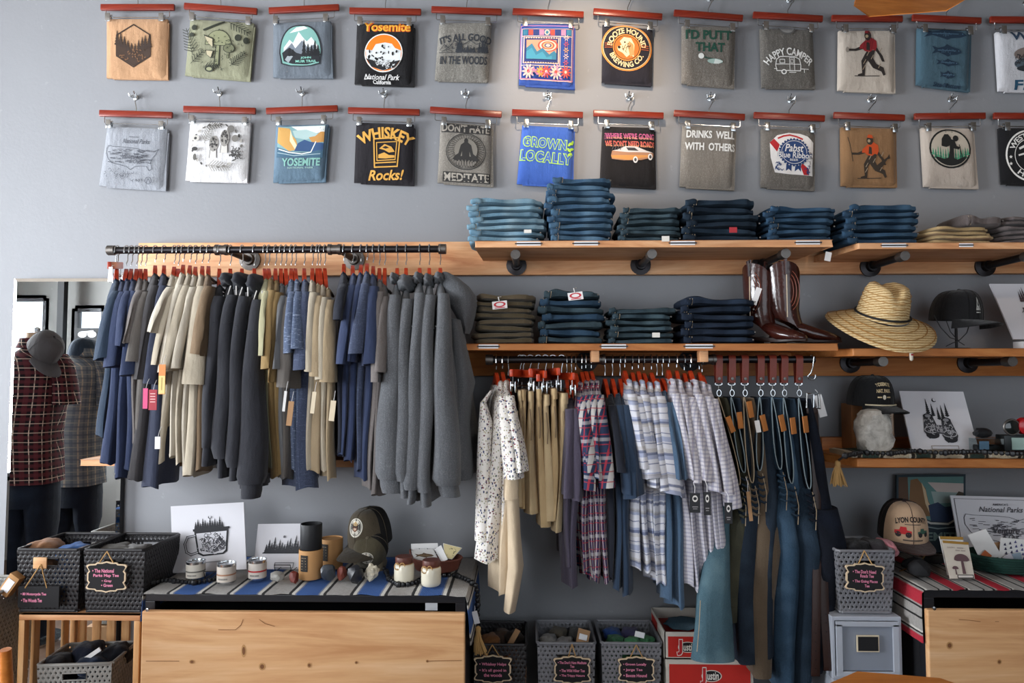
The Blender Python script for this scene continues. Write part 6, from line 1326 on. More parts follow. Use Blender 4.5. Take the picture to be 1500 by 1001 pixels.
hang_tag(697, 905, 8, 18, M_white, on(690, 850).y-.05, 'white tag on the straw tassel', tilt=-.25, string=5)
z5 = Z5+.029
garland([PZ(1238, 668, z5), PZ(1262, 663, z5), PZ(1300, 665, z5), PZ(1340, 661, z5), PZ(1380, 664, z5), PZ(1430, 662, z5), PZ(1480, 665, z5), PZ(1530, 664, z5)], .0085, 'black wooden bead garland with straw tassel on the rock shelf', (P(1227, 680, -.35), .08, .032, .004))
MB().tube([PZ(1238, 668, z5), P(1229, 674, -.35)], .004, 6).build('cord', M_black, [o for o in COL.objects if o.name.startswith('bead_garland')][-1])
# ---------------------------------------------------------------- things on the left table
board(((250, 742), (357, 736), (361, 834), (253, 848)), -.17, -.315, .006, M_card, 'art_print', 'white art print of pine forest growing from a mug', 'print', d_mug, zmin=TZ+.012)
board(((378, 768), (462, 767), (448, 834), (371, 835)), -.17, -.26, .006, M_card, 'art_print', 'white art print of a row of pine trees', 'print', d_pines, zmin=TZ+.012)
def easel(px, py, w_, lab, z):
    p = PZ(px, py, z); m = MB(); m.tube([p+V((-w_, .0, .0)), p+V((-w_, -.012, .028)), p+V((w_, -.012, .028)), p+V((w_, 0, 0)), p+V((w_, .09, 0)), p+V((-w_, .09, 0))], .0018, 6, closed=True); one('wire_easel', m, M_pipe, lab, 'easel')
easel(312, 848, .028, 'thin black wire easel in front of mug print', TZ+.018); easel(415, 838, .03, 'thin black wire easel in front of pine tree print', TZ+.018)
def tin(px, py, rpx, hpx, c, lab, band='#7a7670'):
    b = on(px, py); k = (b.y-CAMP.y)/F; r = rpx*k; h = hpx*k; root = thing('tin_candle', b, lab, 'tin', 'small tin candles')
    MB().lathe([(r*.98, 0), (r, .002), (r, h-.004), (r*1.03, h-.003), (r*1.03, h), (r*.9, h), (r*.88, h-.004), (.001, h-.004)], b, 28).build('can', M_steel, root)
    MB().lathe([(r*1.012, h*.1), (r*1.012, h*.86)], b, 28, caps=False).build('paper_label', solid(c, .6), root)
    if band: MB().lathe([(r*1.02, h*.42), (r*1.02, h*.5)], b, 28, caps=False).build('label_band', solid(band, .6), root)
    cv = Canvas(lambda x, y, e: b+V(((r*1.02+e)*sin(x), -(r*1.02+e)*cos(x), y*h)), .0006); [cv.line([(q, .26), (q+.14, .26)], .08, '#8a857e') for q in (-.5, -.3, -.1, .14, .34)]; cv.done(root)
tin(286.5, 847, 13, 25, '#c9c2b6', 'tin candle with pale cream label before mug print', '#6a6660'); tin(331.5, 853, 13, 28, '#cbc0b4', 'tin candle with tan banded label', '#a5765a'); tin(377, 848, 12.5, 28, '#cfc6bc', 'tin candle with red banded label', '#b3282e')
def cyl(px, py, rpx, hpx, mat, name, lab, cat, z=None, hollow=None, pos=None):
    b = pos or on(px, py, z); k = (b.y-CAMP.y)/F; r = rpx*k; h = hpx*k; root = thing(name, b, lab, cat)
    MB().lathe([(r*.97, 0), (r, .003), (r, h-.002), (r*.98, h), (r*.93, h), (r*.92, h-(hollow or .004)), (.001, h-(hollow or .004))], b, 32).build('body', mat, root)
    return root, b, r, h
M_tube = solid('#b98a58', .7, var=.06)
def dlabel(root, b, r, h, a, v0, v1, w_=.35):
    cv = Canvas(lambda x, y, e: b+V(((r+e)*sin(x), -(r+e)*cos(x), y*h)), .0008); [cv.rect(a-w_+w_*.25*q, v0, a-w_+w_*.25*(q+1), v1, '#26221f') for q in range(8)]
    for k in range(5): cv.line([(a-w_*.6, lerp(v0, v1, .15+.17*k)), (a+w_*.6, lerp(v0, v1, .15+.17*k))], .02, '#8d7a62')
    cv.done(root)
t1, b1, r1, h1 = cyl(455, 846, 17, 41, M_tube, 'candle_tube', 'kraft cardboard tube with black candle standing on it', 'tube'); dlabel(t1, b1, r1, h1, -.3, .3, .86)
cyl(0, 0, 15.5, 36, solid('#191a1d', .5), 'black_candle', 'matte black candle glass standing on a kraft tube', 'candle', hollow=.02, pos=b1+V((0, 0, h1+.0005)))
t2, b2, r2, h2 = cyl(485.5, 831, 16, 42, M_tube, 'candle_tube', 'open kraft cardboard tube beside the black candle', 'tube'); dlabel(t2, b2, r2, h2, -.4, .3, .86)
def rock(c, sx, sy, sz, mat, lab, seed, name='crystal', spiky=0, n=9, parent=None, cat='rock', grp=None, sub=2):
    rr = random.Random(seed); bm = bmesh.new(); bmesh.ops.create_icosphere(bm, subdivisions=sub, radius=1); c = V(c)
    dirs = [V((rr.gauss(0, 1), rr.gauss(0, 1), rr.gauss(0, 1))).normalized() for _ in range(n)]; offs = [rr.uniform(.62, .95) for _ in dirs]
    for v in bm.verts:
        p = v.co.normalized(); k = min([1.08]+[o/max(p.dot(d), .05) for d, o in zip(dirs, offs)])
        if spiky: k *= 1+spiky*max([max(p.dot(d), 0)**14 for d in dirs])
        v.co = V((p.x*sx*k, p.y*sy*k, p.z*sz*k))
    zmin = min(v.co.z for v in bm.verts); mb = MB(); mb.add([c+v.co-V((0, 0, zmin)) for v in bm.verts], [tuple(q.index for q in f.verts) for f in bm.faces]); bm.free()
    return one(name, mb, mat, lab, cat, grp, smooth=25)
M_quartz = NT('milky_quartz'); _o = M_quartz.obj(); _c = M_quartz.ramp(M_quartz.noise(_o, 22, 6, .65, .6), [(.3, srgb('#8f8880')), (.5, srgb('#c3beb6')), (.7, srgb('#e0dcd6'))]); M_quartz.bump(M_quartz.noise(_o, 45, 5), .7, .006); M_quartz = M_quartz.set(_c, .4, 0, .5)
rock(on(406, 853), .026, .02, .02, solid('#8d8a84', .4, var=.3, scale=80), 'small grey crystal cluster beside the kraft tube', 1, spiky=.4)
rock(on(430, 855), .02, .018, .022, solid('#6e2c22', .4, var=.3, scale=60), 'small red crystal cluster beside the kraft tube', 2)
rock(on(480, 851), .03, .022, .03, solid('#3a3e44', .35, var=.4, scale=60), 'blue grey rough crystal before the open kraft tube', 3)
rock(on(501, 851), .019, .018, .026, solid('#6b3226', .5, var=.3, scale=60), 'rust red pointed crystal between dark stones', 4)
rock(on(519, 855), .029, .024, .036, solid('#26272b', .35, var=.4, scale=60), 'black rough crystal beside the white one', 5)
rock(on(545, 851), .022, .02, .022, solid('#c9c0ac', .4, var=.15, scale=60), 'white spiky crystal under the olive caps', 6, spiky=.9, sub=3)
def d_patch(cv):
    cv.ell(0, .62, .42, .31, '#d8d2c4', 26); cv.ell(0, .62, .36, .262, '#1d1b1b', 26); cv.ell(0, .58, .13, .12, '#8a5236', 16); cv.ell(0, .70, .15, .06, '#c2a06a', 14); cv.poly([(-.07, .7), (.07, .7), (.05, .79), (-.05, .79)], '#c2a06a'); cv.ell(0, .53, .05, .04, '#d8b090', 10)
M_fr = Rz(-122)
lc = on(541, 831) + V((0, .02, .048)); up_ = P(540, 794, lc.y+.01)
cap(lc+V((0, .0, .014)), Rz(-86) @ Ry(48), .86, fabric('#655c4c'), fabric('#655c4c'), 'olive trucker cap underneath its twin on the table', front=fabric('#57503f'), net=M_net, draw=d_patch, group='olive trucker caps')
cap(up_+V((.006, 0, .0)), Rz(-112) @ Ry(8), 1.0, M_capo, fabric('#423a2f'), 'olive trucker cap resting on top of its twin', front=M_capo, net=M_net, draw=d_patch, group='olive trucker caps', tall=1.12)
_cs = thing('cap_stand', on(541, 832), 'dark post stand inside the two olive caps', 'stand'); q = on(541, 826); MB().tube([q, V((up_.x, up_.y+.02, up_.z+.07))], .008, 8).build('post', M_black, _cs); MB().lathe([(.05, 0), (.05, .006), (.01, .008)], q, 20).build('base', M_black, _cs)
def jar(px, py, rpx, hpx, lab):
    b = on(px, py); k = (b.y-CAMP.y)/F; r = rpx*k; h = hpx*k; root = thing('jar_candle', b, lab, 'candle', 'cream jar candles')
    MB().lathe([(r*.85, 0), (r*.98, .006), (r, .014), (r, h*.62), (r*.93, h*.7), (r*.78, h*.74), (r*.78, h*.78)], b, 28).build('jar', solid('#d3ccb9', .15, var=.04, spec=.6), root)
    MB().lathe([(r*.87, h*.75), (r*.89, h*.77), (r*.89, h*.97), (r*.85, h), (.001, h)], b, 28).build('lid', solid('#5a3026', .45, var=.2), root)
    m = MB(); m.tube([b+V((r*.83*cos(a), r*.83*sin(a), h*.735)) for a in [2*pi*j/20 for j in range(20)]], .0022, 5, closed=True)
    for s_ in (-1, 1): m.tube([b+V((-r*.3, -r*.8, h*.73))+V((s_*.009*(1-cos(a)), -.003, .012*sin(a)-.004)) for a in [2*pi*j/10 for j in range(11)]], .0018, 5)
    m.build('twine', M_jute, root)
jar(592, 852, 14.5, 36, 'cream jar candle with twine bow ringed by beads'); jar(631.5, 857, 14.5, 36, 'cream jar candle with twine bow next to the straw tassel')
bc = on(640, 838); bk = thing('card_basket', bc, 'red brown woven oval basket holding greeting cards', 'basket'); M_wick = solid('#5e3024', .7, var=.3, scale=120, bump=.6, bscale=160)
MB().lathe([(.05, 0), (.075, .012), (.088, .05), (.092, .052), (.088, .056), (.082, .05), (.07, .015), (.001, .012)], bc, 32, sx=1.05, sy=.75).build('bowl', M_wick, bk)
MB().tube([bc+V((-.09+.02*sin(a), 0, .05+.03*sin(a))) + V((-.03*sin(a), .02*cos(a), 0)) for a in [pi*k/10 for k in range(11)]], .003, 6).build('handle', M_wick, bk)
def d_trout(cv): cv.rect(.04, .05, .96, .95, '#c9c6c2'); fish(cv, .5, .5, .8, .3, '#5a4632', '#a58a5c')
def d_wood2(cv): cv.rect(.03, .03, .97, .97, '#c7b98c'); cv.ell(.5, .55, .35, .3, '#3f4a2c'); cv.ell(.6, .4, .2, .2, '#5d5a34'); scribble(cv, .5, .5, .4, .35, 20, '#2c3420', .03, .1)
def d_hill(cv): [cv.tree(.1+.1*k, .1, .3+.1*(k % 3), .12, '#5c5c60', 3) for k in range(9)]
board(((602, 797), (641, 796), (643, 812), (603, 812)), bc.y+.03, bc.y+.03, .002, M_paper, 'greeting_card', 'grey greeting card with hills behind the trout card', 'card', d_hill, group='greeting cards')
board(((602, 805), (635, 805), (644, 824), (607, 824)), bc.y+.01, bc.y-.02, .002, M_paper, 'greeting_card', 'greeting card with brown trout in red basket', 'card', d_trout, group='greeting cards')
board(((636, 805), (646, 799), (656, 820), (647, 824)), bc.y+.015, bc.y-.01, .002, M_paper, 'greeting_card', 'plain pale greeting card between trout and green cards', 'card', group='greeting cards')
board(((649, 796), (677, 803), (662, 820), (651, 818)), bc.y+.02, bc.y, .002, M_paper, 'greeting_card', 'green leafy greeting card fanned out of basket', 'card', d_wood2, group='greeting cards')
p = P(632, 888, -.46); one('price_card', MB().box(p, (.042, .003, .03)), M_white, 'small white price card inside the left table', 'card', smooth=0)
# ================================================================ baskets
def basket_mat(name, hexc):
    t = NT(name); u = t.uv(); sep = t.n('SeparateXYZ'); t.l(u, sep.inputs[0]); s_ = .0155
    r = t.math('MULTIPLY', sep.outputs[1], 1/s_); row = t.math('FLOOR', r); off = t.math('MULTIPLY', t.math('MODULO', row, 2.0), .5)
    x = t.math('ABSOLUTE', t.math('SUBTRACT', t.math('FRACT', t.math('ADD', t.math('MULTIPLY', sep.outputs[0], 1/s_), off)), .5)); y = t.math('ABSOLUTE', t.math('SUBTRACT', t.math('FRACT', r), .5))
    d = t.math('ADD', x, t.math('MULTIPLY', y, .8)); k = t.step(d, .27, .22); c = srgb(hexc); col = t.mix(t.noise(t.obj(), 40), dk(c, .85), dk(c, 1.15))
    t.bump(t.step(d, .25, .5), .6, .002); m = t.set(col, .45, 0, .4)
    tr = t.n('BsdfTransparent'); mx_ = t.n('MixShader'); t.l(k, mx_.inputs[0]); t.l(t.b.outputs[0], mx_.inputs[1]); t.l(tr.outputs[0], mx_.inputs[2]); t.l(mx_.outputs[0], t.out.inputs[0]); return m
B_blk = basket_mat('black_woven_plastic', '#2b292b'); B_gry = basket_mat('grey_woven_plastic', '#77777c'); B_lgt = basket_mat('pale_grey_woven_plastic', '#8f8d88'); B_blk_s = solid('#2b292b', .4); B_gry_s = solid('#77777c', .45); B_lgt_s = solid('#8f8d88', .45)
def basket(cx, cy, zb, w_, d_, h, m, ms, lab, rot=0, taper=.9, group='woven plastic baskets', slot=(.34, .66, .74, .86)):
    o = V((cx, cy, zb)); Rm = Matrix.Rotation(rot, 3, 'Z'); root = thing('storage_basket', o, lab, 'basket', group)
    W_ = lambda x, y, z: o+Rm @ V((x, y, z))
    def wall(nm, ax, sgn, slotted):
        mb = MB(); us = [0, slot[0], slot[1], 1]; vs = [0, slot[2], slot[3], 1]; pts = []; uv = []
        L = w_ if ax == 'x' else d_
        for inner in (0, .003):
            for v in vs:
                k = lerp(taper, 1, v); hw = w_/2*k-inner; hd = d_/2*k-inner
                for u in us:
                    a = -1+2*u; pts.append(W_(a*hw, sgn*hd, v*h) if ax == 'x' else W_(sgn*hw, a*hd, v*h)); uv.append((u*L*.95+.5, v*h))
        fs = []
        for b in (0, 16):
            for j in range(3):
                for i in range(3):
                    if slotted and i == 1 and j == 1: continue
                    fs.append((b+j*4+i, b+j*4+i+1, b+j*4+i+5, b+j*4+i+4))
        mb.add(pts, fs, 0, uv); mb.build(nm, m, root, smooth=0)
    wall('front_wall', 'x', -1, True); wall('back_wall', 'x', 1, True); wall('side_wall', 'y', -1, False); wall('side_wall', 'y', 1, False)
    k = taper; MB().add([W_(-w_/2*k, -d_/2*k, .001), W_(w_/2*k, -d_/2*k, .001), W_(w_/2*k, d_/2*k, .001), W_(-w_/2*k, d_/2*k, .001), W_(-w_/2*k, -d_/2*k, .005), W_(w_/2*k, -d_/2*k, .005), W_(w_/2*k, d_/2*k, .005), W_(-w_/2*k, d_/2*k, .005)], [(0,3,2,1), (4,5,6,7), (0,1,5,4), (1,2,6,5), (2,3,7,6), (3,0,4,7)]).build('bottom', ms, root, smooth=0)
    rm = MB()
    for z, t_ in ((h, .0055), (.006, .004)):
        q = lerp(taper, 1, z/h); rm2 = [(-1, -1), (1, -1), (1, 1), (-1, 1)]; pts = []
        for i in range(4):
            a = rm2[i]; b = rm2[(i+1) % 4]
            for s_ in (.04, .5, .96): pts.append(W_(lerp(a[0], b[0], s_)*w_/2*q, lerp(a[1], b[1], s_)*d_/2*q, z))
        rm = MB(); rm.tube(pts, t_, 8, closed=True); rm.build('rim' if z == h else 'foot_rim', ms, root)
    sm = MB(); q = lerp(taper, 1, .8); sm.tube([W_(lerp(-1, 1, u)*w_/2*lerp(taper, 1, v), -d_/2*lerp(taper, 1, v), v*h) for u, v in ((slot[0], slot[2]), (slot[1], slot[2]), (slot[1], slot[3]), (slot[0], slot[3]))], .003, 6, closed=True); sm.build('handle_edge', ms, root)
    return root, W_
PINKT = '#e58aa8'
def plaque_outline(n=8):
    pts = []
    def arc(cx, cy, r, a0, a1, k=5): return [(cx+r*cos(lerp(a0, a1, i/k)), cy+r*sin(lerp(a0, a1, i/k))) for i in range(k+1)]
    q = [(.5, -.12), (.5, .12)] + [(.455, .19)] + arc(.455, .33, .07, 0, pi/2) + [(.3, .41), (.26, .46), (.12, .46), (0, .5), (-.12, .46), (-.26, .46), (-.3, .41)] + arc(-.455, .33, .07, pi/2, pi) + [(-.455, .19), (-.5, .12), (-.5, -.12), (-.455, -.19)] + arc(-.455, -.33, .07, pi, 1.5*pi) + [(-.3, -.41), (-.26, -.46), (-.12, -.46), (0, -.5), (.12, -.46), (.26, -.46), (.3, -.41)] + arc(.455, -.33, .07, 1.5*pi, 2*pi) + [(.455, -.19)]
    return q
def chalk(px, py, w_, h_, y, texts, lab, top, ornate=True, tilt=0, strings=((-.18, .46), (.18, .46))):
    c = P(px, py, y); k = (y-CAMP.y)/F; W0 = w_*k; H0 = h_*k; M_ = Matrix.Rotation(tilt, 3, 'Y'); fn = lambda x, yy, d: c+M_ @ V((x*W0, -d, yy*H0)); root = thing('chalk_sign', c, lab, 'sign', 'chalkboard basket signs')
    o = plaque_outline() if ornate else [(-.5, -.5), (.5, -.5), (.5, .5), (-.5, .5)]
    MB().prism(o, fn, 0, .005).build('board', solid('#d8c0a0', .7) if ornate else solid('#1f1e20', .8), root, smooth=0)
    MB().prism([(x*.92, y_*.91) for x, y_ in o] if ornate else [(x*.99, y_*.99) for x, y_ in o], fn, .0045, .0058).build('chalkboard', solid('#1b1a1c', .85), root, smooth=0)
    cv = Canvas(lambda x, yy, e: fn(x, yy, .006+e), .0003)
    for t, x, yy, ww, hh in texts: cv.text(t, x, yy, ww, hh, PINKT, .025)
    cv.done(root, 'writing'); t = P(*top, y+.004); sm = MB()
    for u, v in strings: sm.tube([fn(u, v, .006), fn(u, v, .008).lerp(t, .5), t], .002, 5)
    sm.build('twine', M_jute, root)
def rag(c, sx, sy, sz, mat, lab, seed, name='folded_cloth', cat='clothing', grp=None):
    rr = random.Random(seed); ph = [rr.uniform(0, 6.3) for _ in range(4)]; rs = []; c = V(c)
    for i in range(13):
        b = -pi/2+pi*i/12; ring = []
        for j in range(20):
            a = 2*pi*j/20; q = abs(cos(b))**.55*(1+.16*sin(3*a+ph[0]+2*b)+.09*sin(6*a+ph[1]-4*b)); ring.append(c+V((sx*q*cos(a), sy*q*sin(a), sz*(sin(b)+1)+sz*.18*sin(4*a+ph[2])*cos(b))))
        rs.append(ring)
    return one(name, MB().rings(rs), mat, lab, cat, grp, smooth=75)
# left pair on the slatted crate
ZS = P(120, 899, -.51).z; fA0 = P(24, 806, -.51); fA1 = P(118, 806, -.51); fB0 = P(122, 806, -.51); fB1 = P(213, 806, -.51); bh = fA0.z-ZS
basket((fA0.x+fA1.x)/2, -.39, ZS+.001, fA1.x-fA0.x-.004, .24, bh, B_blk, B_blk_s, 'black woven basket with rectangular chalk sign', taper=.93)
basket((fB0.x+fB1.x)/2, -.39, ZS+.001, fB1.x-fB0.x-.004, .24, bh, B_blk, B_blk_s, 'black woven basket with scalloped map tee sign', taper=.93)
chalk(58, 874, 61, 30, -.53, (('• 80 Motorcycle Tee', -.12, .12, .62, .17), ('• The Woods Tee', -.16, -.17, .5, .17)), 'black rectangular chalk sign listing two tees', (60, 827), False, strings=((-.33, .42), (.2, .42)))
p = P(59, 825, -.522); one('wood_tag', MB().box(p, (.047, .006, .038)), M_pine, 'square wooden tag tied to basket above the rectangular sign', 'tag', bevel=.002)
chalk(157, 845, 57, 45, -.53, (('• The National', -.08, .2, .56, .12), ('Parks Map Tee', .0, .04, .66, .12), ('• Gray', .02, -.13, .26, .1), ('• Green', .03, -.26, .3, .1)), 'scalloped chalk sign listing the national parks map tee', (157, 808))
for px, py, sx, sz, m, lab, sd in ((66, 806, .05, .034, fabric('#9a6f50'), 'tan rolled tee in the basket with rectangular sign', 1), (107, 805, .05, .026, fabric('#2b5c9c'), 'blue rolled tee in the basket with rectangular sign', 2), (130, 800, .04, .024, fabric('#6a6468'), 'grey rolled tee beside the blue one', 3), (170, 808, .06, .026, fabric('#5a5650'), 'grey rolled tee in the map tee basket', 4), (195, 808, .05, .024, fabric('#8a8886'), 'pale grey rolled tee in the map tee basket', 5)):
    c = P(px, py, -.40); rag((c.x, -.40, ZS+bh*.72), sx, .07, sz, m, lab, sd, 'rolled_tee', 't-shirt', 'rolled tees in baskets')
    rag((c.x, -.40, ZS+.008), sx*1.1, .08, bh*.35, m, lab.replace('rolled tee', 'tee lying deep'), sd+40, 'rolled_tee', 't-shirt', 'rolled tees in baskets')
cr = thing('slatted_crate', ((fA0.x+fB1.x)/2, -.39, 0), 'pale pine slatted stand carrying two black baskets', 'stand')
x0 = P(33, 903, -.51).x; x1 = P(209, 903, -.51).x; yf, yb = -.515, -.25
for y in (yf, yb): 
    MB().box(((x0+x1)/2, y, ZS-.009), (x1-x0, .024, .018)).build('rail', M_fir, cr, bevel=.002)
    for x in (x0+.01, x1-.01): MB().box((x, y, (ZS-.018)/2), (.02, .024, ZS-.018)).build('post', M_slat, cr, bevel=.002)
for k in range(7): MB().box((lerp(x0+.04, x1-.04, k/6), yb, (ZS-.018)/2+.12), (.03, .012, ZS-.018-.24)).build('slat', M_slat, cr, bevel=.002)
for k in range(3):
    for x in (x0+.008, x1-.008): MB().box((x, lerp(yf+.06, yb-.05, k/2), (ZS-.018)/2+.12), (.012, .03, ZS-.018-.24)).build('slat', M_slat, cr, bevel=.002)
for k in range(6): MB().box(((x0+x1)/2, lerp(yf+.03, yb-.03, k/5), .245), (x1-x0, .034, .014)).build('shelf_slat', M_fir, cr, bevel=.002)
MB().box(((x0+x1)/2, (yf+yb)/2, ZS-.003), (x1-x0-.0, yb-yf+.02, .006)).build('top_board', M_fir, cr)
g0 = P(42, 984, -.50); gw = .245; gc = V(((x0+x1)/2-.045, -.395, .253)); gr, gW = basket(gc.x, gc.y, gc.z, gw, .19, g0.z-.253+.02, B_lgt, B_lgt_s, 'pale grey basket of dark beanies inside the slatted stand', rot=.10, taper=.94)
gh = g0.z-.253+.02
for x, y, sx, sz, cc, lab, sd in ((-.085, -.03, .045, .034, '#1c1b20', 'black rolled beanie at the end of grey basket', 11), (-.02, .03, .05, .042, '#1a1e2c', 'dark navy rolled beanie in grey basket', 12), (.03, -.03, .048, .032, '#1e2a3e', 'navy rolled tee with white strip in grey basket', 13), (.085, .02, .042, .04, '#16181f', 'black rolled beanie by the stand slats', 14)):
    q = gW(x, y, gh*.72); rag(q, sx, .055, sz, fabric(cc), lab, sd, 'rolled_tee', 't-shirt', 'dark clothes in the stand basket')
    rag(gW(x*.8, y, .008), sx, .06, gh*.34, fabric(cc), lab.replace('rolled', 'lower rolled'), sd+50, 'rolled_tee', 't-shirt', 'dark clothes in the stand basket')
q = gW(.03, -.05, gh+.012); one('paper_strip', MB().box(q, (.08, .004, .014), Matrix.Rotation(-.6, 3, 'Y')), M_paper, 'white paper strip around navy roll in grey basket', 'tag', smooth=0)
# basket at the edge of the view
bx = P(25, 874, -.60); basket(bx.x-.215, -.49, .30, .25, .22, bx.z-.30, B_lgt, B_lgt_s, 'pale grey basket standing beside the slatted stand', taper=.86)
one('boot_box', MB().box((bx.x-.215, -.49, .149), (.26, .24, .298)), M_kraft, 'plain cardboard box under the pale grey basket', 'box', bevel=.002)
p = P(17, 856, -.53); _t = thing('boxed_candle', p, 'small tan box with white label leaning in pale grey basket', 'box'); MB().box(p, (.038, .03, .075), Ry(35)).build('carton', M_tube, _t, bevel=.001); MB().box(p+V((0, -.016, 0)), (.026, .002, .045), Ry(35)).build('paper_label', M_white, _t, smooth=0)
rag((bx.x-.21, -.49, .31), .08, .07, (bx.z-.33)/2, fabric('#6a5a48'), 'brown cloth filling the pale grey basket', 77, 'rolled_tee', 't-shirt')
# three on the low bench
ZB = .205
lb = thing('low_bench', (P(830, 990, -.2).x, -.2, 0), 'dark low bench along the wall under baskets', 'bench'); l0 = P(692, 1000, -.33).x; l1 = P(962, 1000, -.33).x
MB().box(((l0+l1)/2, -.195, ZB-.011), (l1-l0, .30, .022)).build('seat', M_black, lb, bevel=.002)
for x in (l0+.03, l1-.03):
    for y in (-.32, -.07): MB().box((x, y, (ZB-.022)/2), (.03, .03, ZB-.022)).build('leg', M_black, lb)
def trio(l, r, pyf, m, ms, lab): 
    a = P(l, pyf, -.31); b = P(r, pyf, -.31); return basket((a.x+b.x)/2, -.195, ZB+.001, b.x-a.x, .23, a.z-ZB, m, ms, lab, taper=.93), a.z, (a.x+b.x)/2
(_, zr1, c1), (_, zr2, c2), (_, zr3, c3) = trio(693, 771, 945, B_blk, B_blk_s, 'black woven basket beside the plank front table'), trio(787, 872, 943, B_gry, B_gry_s, 'grey woven basket between black and boot box baskets'), trio(881, 969, 943, B_gry, B_gry_s, 'grey woven basket with green socks by boot boxes')
chalk(722, 980, 52, 40, -.325, (('• Whiskey Helps', 0, .17, .74, .13), ("• It's all good in", 0, -.04, .74, .13), ('the woods', 0, -.2, .5, .12)), 'scalloped chalk sign about whiskey on black basket', (721, 945))
chalk(838, 981, 51, 40, -.325, (('• The Don\'t Hate Meditate', 0, .26, .8, .1), ('Tee', 0, .13, .12, .1), ('• The Wild Hiker Tee', 0, -.02, .7, .1), ('• The Trippy Nature', 0, -.2, .7, .1)), 'scalloped chalk sign listing three tees on grey basket', (838, 944), strings=((-.1, .46), (.1, .46)))
chalk(932, 981, 50, 38, -.325, (('• Grown Locally', -.05, .2, .66, .12), ('• Jorge Tee', -.1, .0, .54, .12), ('• Booze Hound', -.04, -.2, .66, .12)), 'scalloped chalk sign about hound tee on green sock basket', (932, 945))
for c, z, lst in ((c1, zr1, (('#8a5c38', -.04, .0, 'tan'), ('#2c2522', .05, .03, 'dark brown'), ('#4a3a30', .0, .05, 'brown'))), (c2, zr2, (('#7a7876', -.06, -.02, 'grey ribbed'), ('#5c5448', -.02, .05, 'olive'), ('#4c4a48', .05, .05, 'charcoal'), ('#8a8684', .0, -.05, 'pale grey'))), (c3, zr3, (('#3d6f4c', -.045, -.03, 'mint green'), ('#4a8a5c', .015, -.045, 'bright green'), ('#3f7a50', .065, -.03, 'leaf green'), ('#2c4a86', -.05, .05, 'royal blue'), ('#4a4668', .02, .05, 'purple grey')))):
    bn = 'black basket' if c == c1 else 'grey basket' if c == c2 else 'boot box basket'
    for i, (h_, dx, dy, nm) in enumerate(lst):
        rag((c+dx, -.2+dy, z-.05), .034, .038, .024, fabric(h_), nm + ' rolled socks in the ' + bn, int(abs(c)*1000)+i, 'rolled_socks', 'socks', 'rolled socks in low baskets')
    rag((c, -.195, ZB+.008), .085, .085, (z-ZB-.06)/2, fabric(lst[0][0]), lst[0][3] + ' cloth filling the bottom of the ' + bn, int(abs(c)*999)+9, 'rolled_socks', 'socks', 'rolled socks in low baskets')
p = P(854, 934, -.27); _t = thing('sock_tag', p, 'kraft tag with white barcode in grey basket', 'tag'); MB().box(p, (.045, .004, .055), Ry(15) @ Rx(-25)).build('card', M_kraft, _t, smooth=0); MB().box(p+V((0, -.004, .002)), (.03, .002, .02), Ry(15) @ Rx(-25)).build('barcode_label', M_white, _t, smooth=0)
p = P(937, 930, -.27); one('sock_tag', MB().box(p, (.035, .004, .02), Ry(12)), M_white, 'white paper tag between green and purple socks', 'tag', smooth=0)
p = P(752, 935, -.25); one('sock_tag', MB().box(p, (.02, .004, .07), Ry(30)), M_kraft, 'brown paper tag leaning in black basket', 'tag', smooth=0)
# boot boxes
M_bred = solid('#bf2a22', .55, var=.08); M_bwhite = solid('#cfc8be', .6, var=.05)
bx0 = P(975, 965, -.315).x; bx1 = P(1104, 965, -.315).x; zt1 = P(975, 966, -.315).z; zt0 = P(975, 926, -.315).z; bhh = zt0-zt1
def boot_box(z0, h, x0_, x1_, yf, yb_, lab, open_=False):
    root = thing('boot_box', ((x0_+x1_)/2, (yf+yb_)/2, z0), lab, 'box', 'red and white boot boxes'); c = ((x0_+x1_)/2, (yf+yb_)/2); w_ = x1_-x0_; d_ = yb_-yf; m = MB()
    if open_:
        t = .004
        for cc, ss in (((c[0], yf+t/2), (w_, t)), ((c[0], yb_-t/2), (w_, t)), ((x0_+t/2, c[1]), (t, d_)), ((x1_-t/2, c[1]), (t, d_))): m.box((cc[0], cc[1], z0+h/2), (ss[0], ss[1], h))
        m.box((c[0], c[1], z0+.003), (w_, d_, .005)); m.build('carton', M_bwhite, root, smooth=0)
    else:
        m.box((c[0], c[1], z0+h*.36), (w_-.004, d_-.004, h*.72)); m.build('carton', M_bwhite, root, smooth=0, bevel=.001); MB().box((c[0], c[1], z0+h*.86), (w_, d_, h*.27)).build('lid', M_bwhite, root, smooth=0, bevel=.0015)
    pr = Canvas(flat((x0_, yf, z0), (w_, 0, 0), (0, 0, h), (0, -1, 0)), .0006, .00005); pr.rect(.04, .09, .96, .84, M_bred)
    cx = .5 if not open_ else .25
    pr.ell(cx+.02, .45, .115, .2, '#dcd6cc'); pr.ell(cx+.02, .45, .105, .175, '#1b1a1c'); pr.text('ustin', cx+.035, .45, .13, .26, '#e6e2da', .02, shear=.15); pr.text('J', cx-.075, .44, .075, .62, '#e6e2da', .09); pr.text('J', cx-.075, .44, .06, .56, '#b8262b', .05); pr.done(root)
    ps = Canvas(flat((x0_, yb_, z0), (0, -d_, 0), (0, 0, h), (-1, 0, 0)), .0006); ps.rect(.04, .09, .5, .84, M_bred); ps.rect(.55, .15, .75, .75, '#b8b0a4'); ps.done(root, 'side_print')
    return root
nbx = max(2, round(zt1/bhh)); hh = zt1/nbx
for k in range(nbx): boot_box(hh*k+.0005, hh-.001, bx0, bx1, -.315, -.06, 'closed red boot box, ' + ('just under the open one' if k == nbx-1 else ('lowest', 'second lowest', 'third lowest', 'fourth lowest')[k] + ' in the pile'))
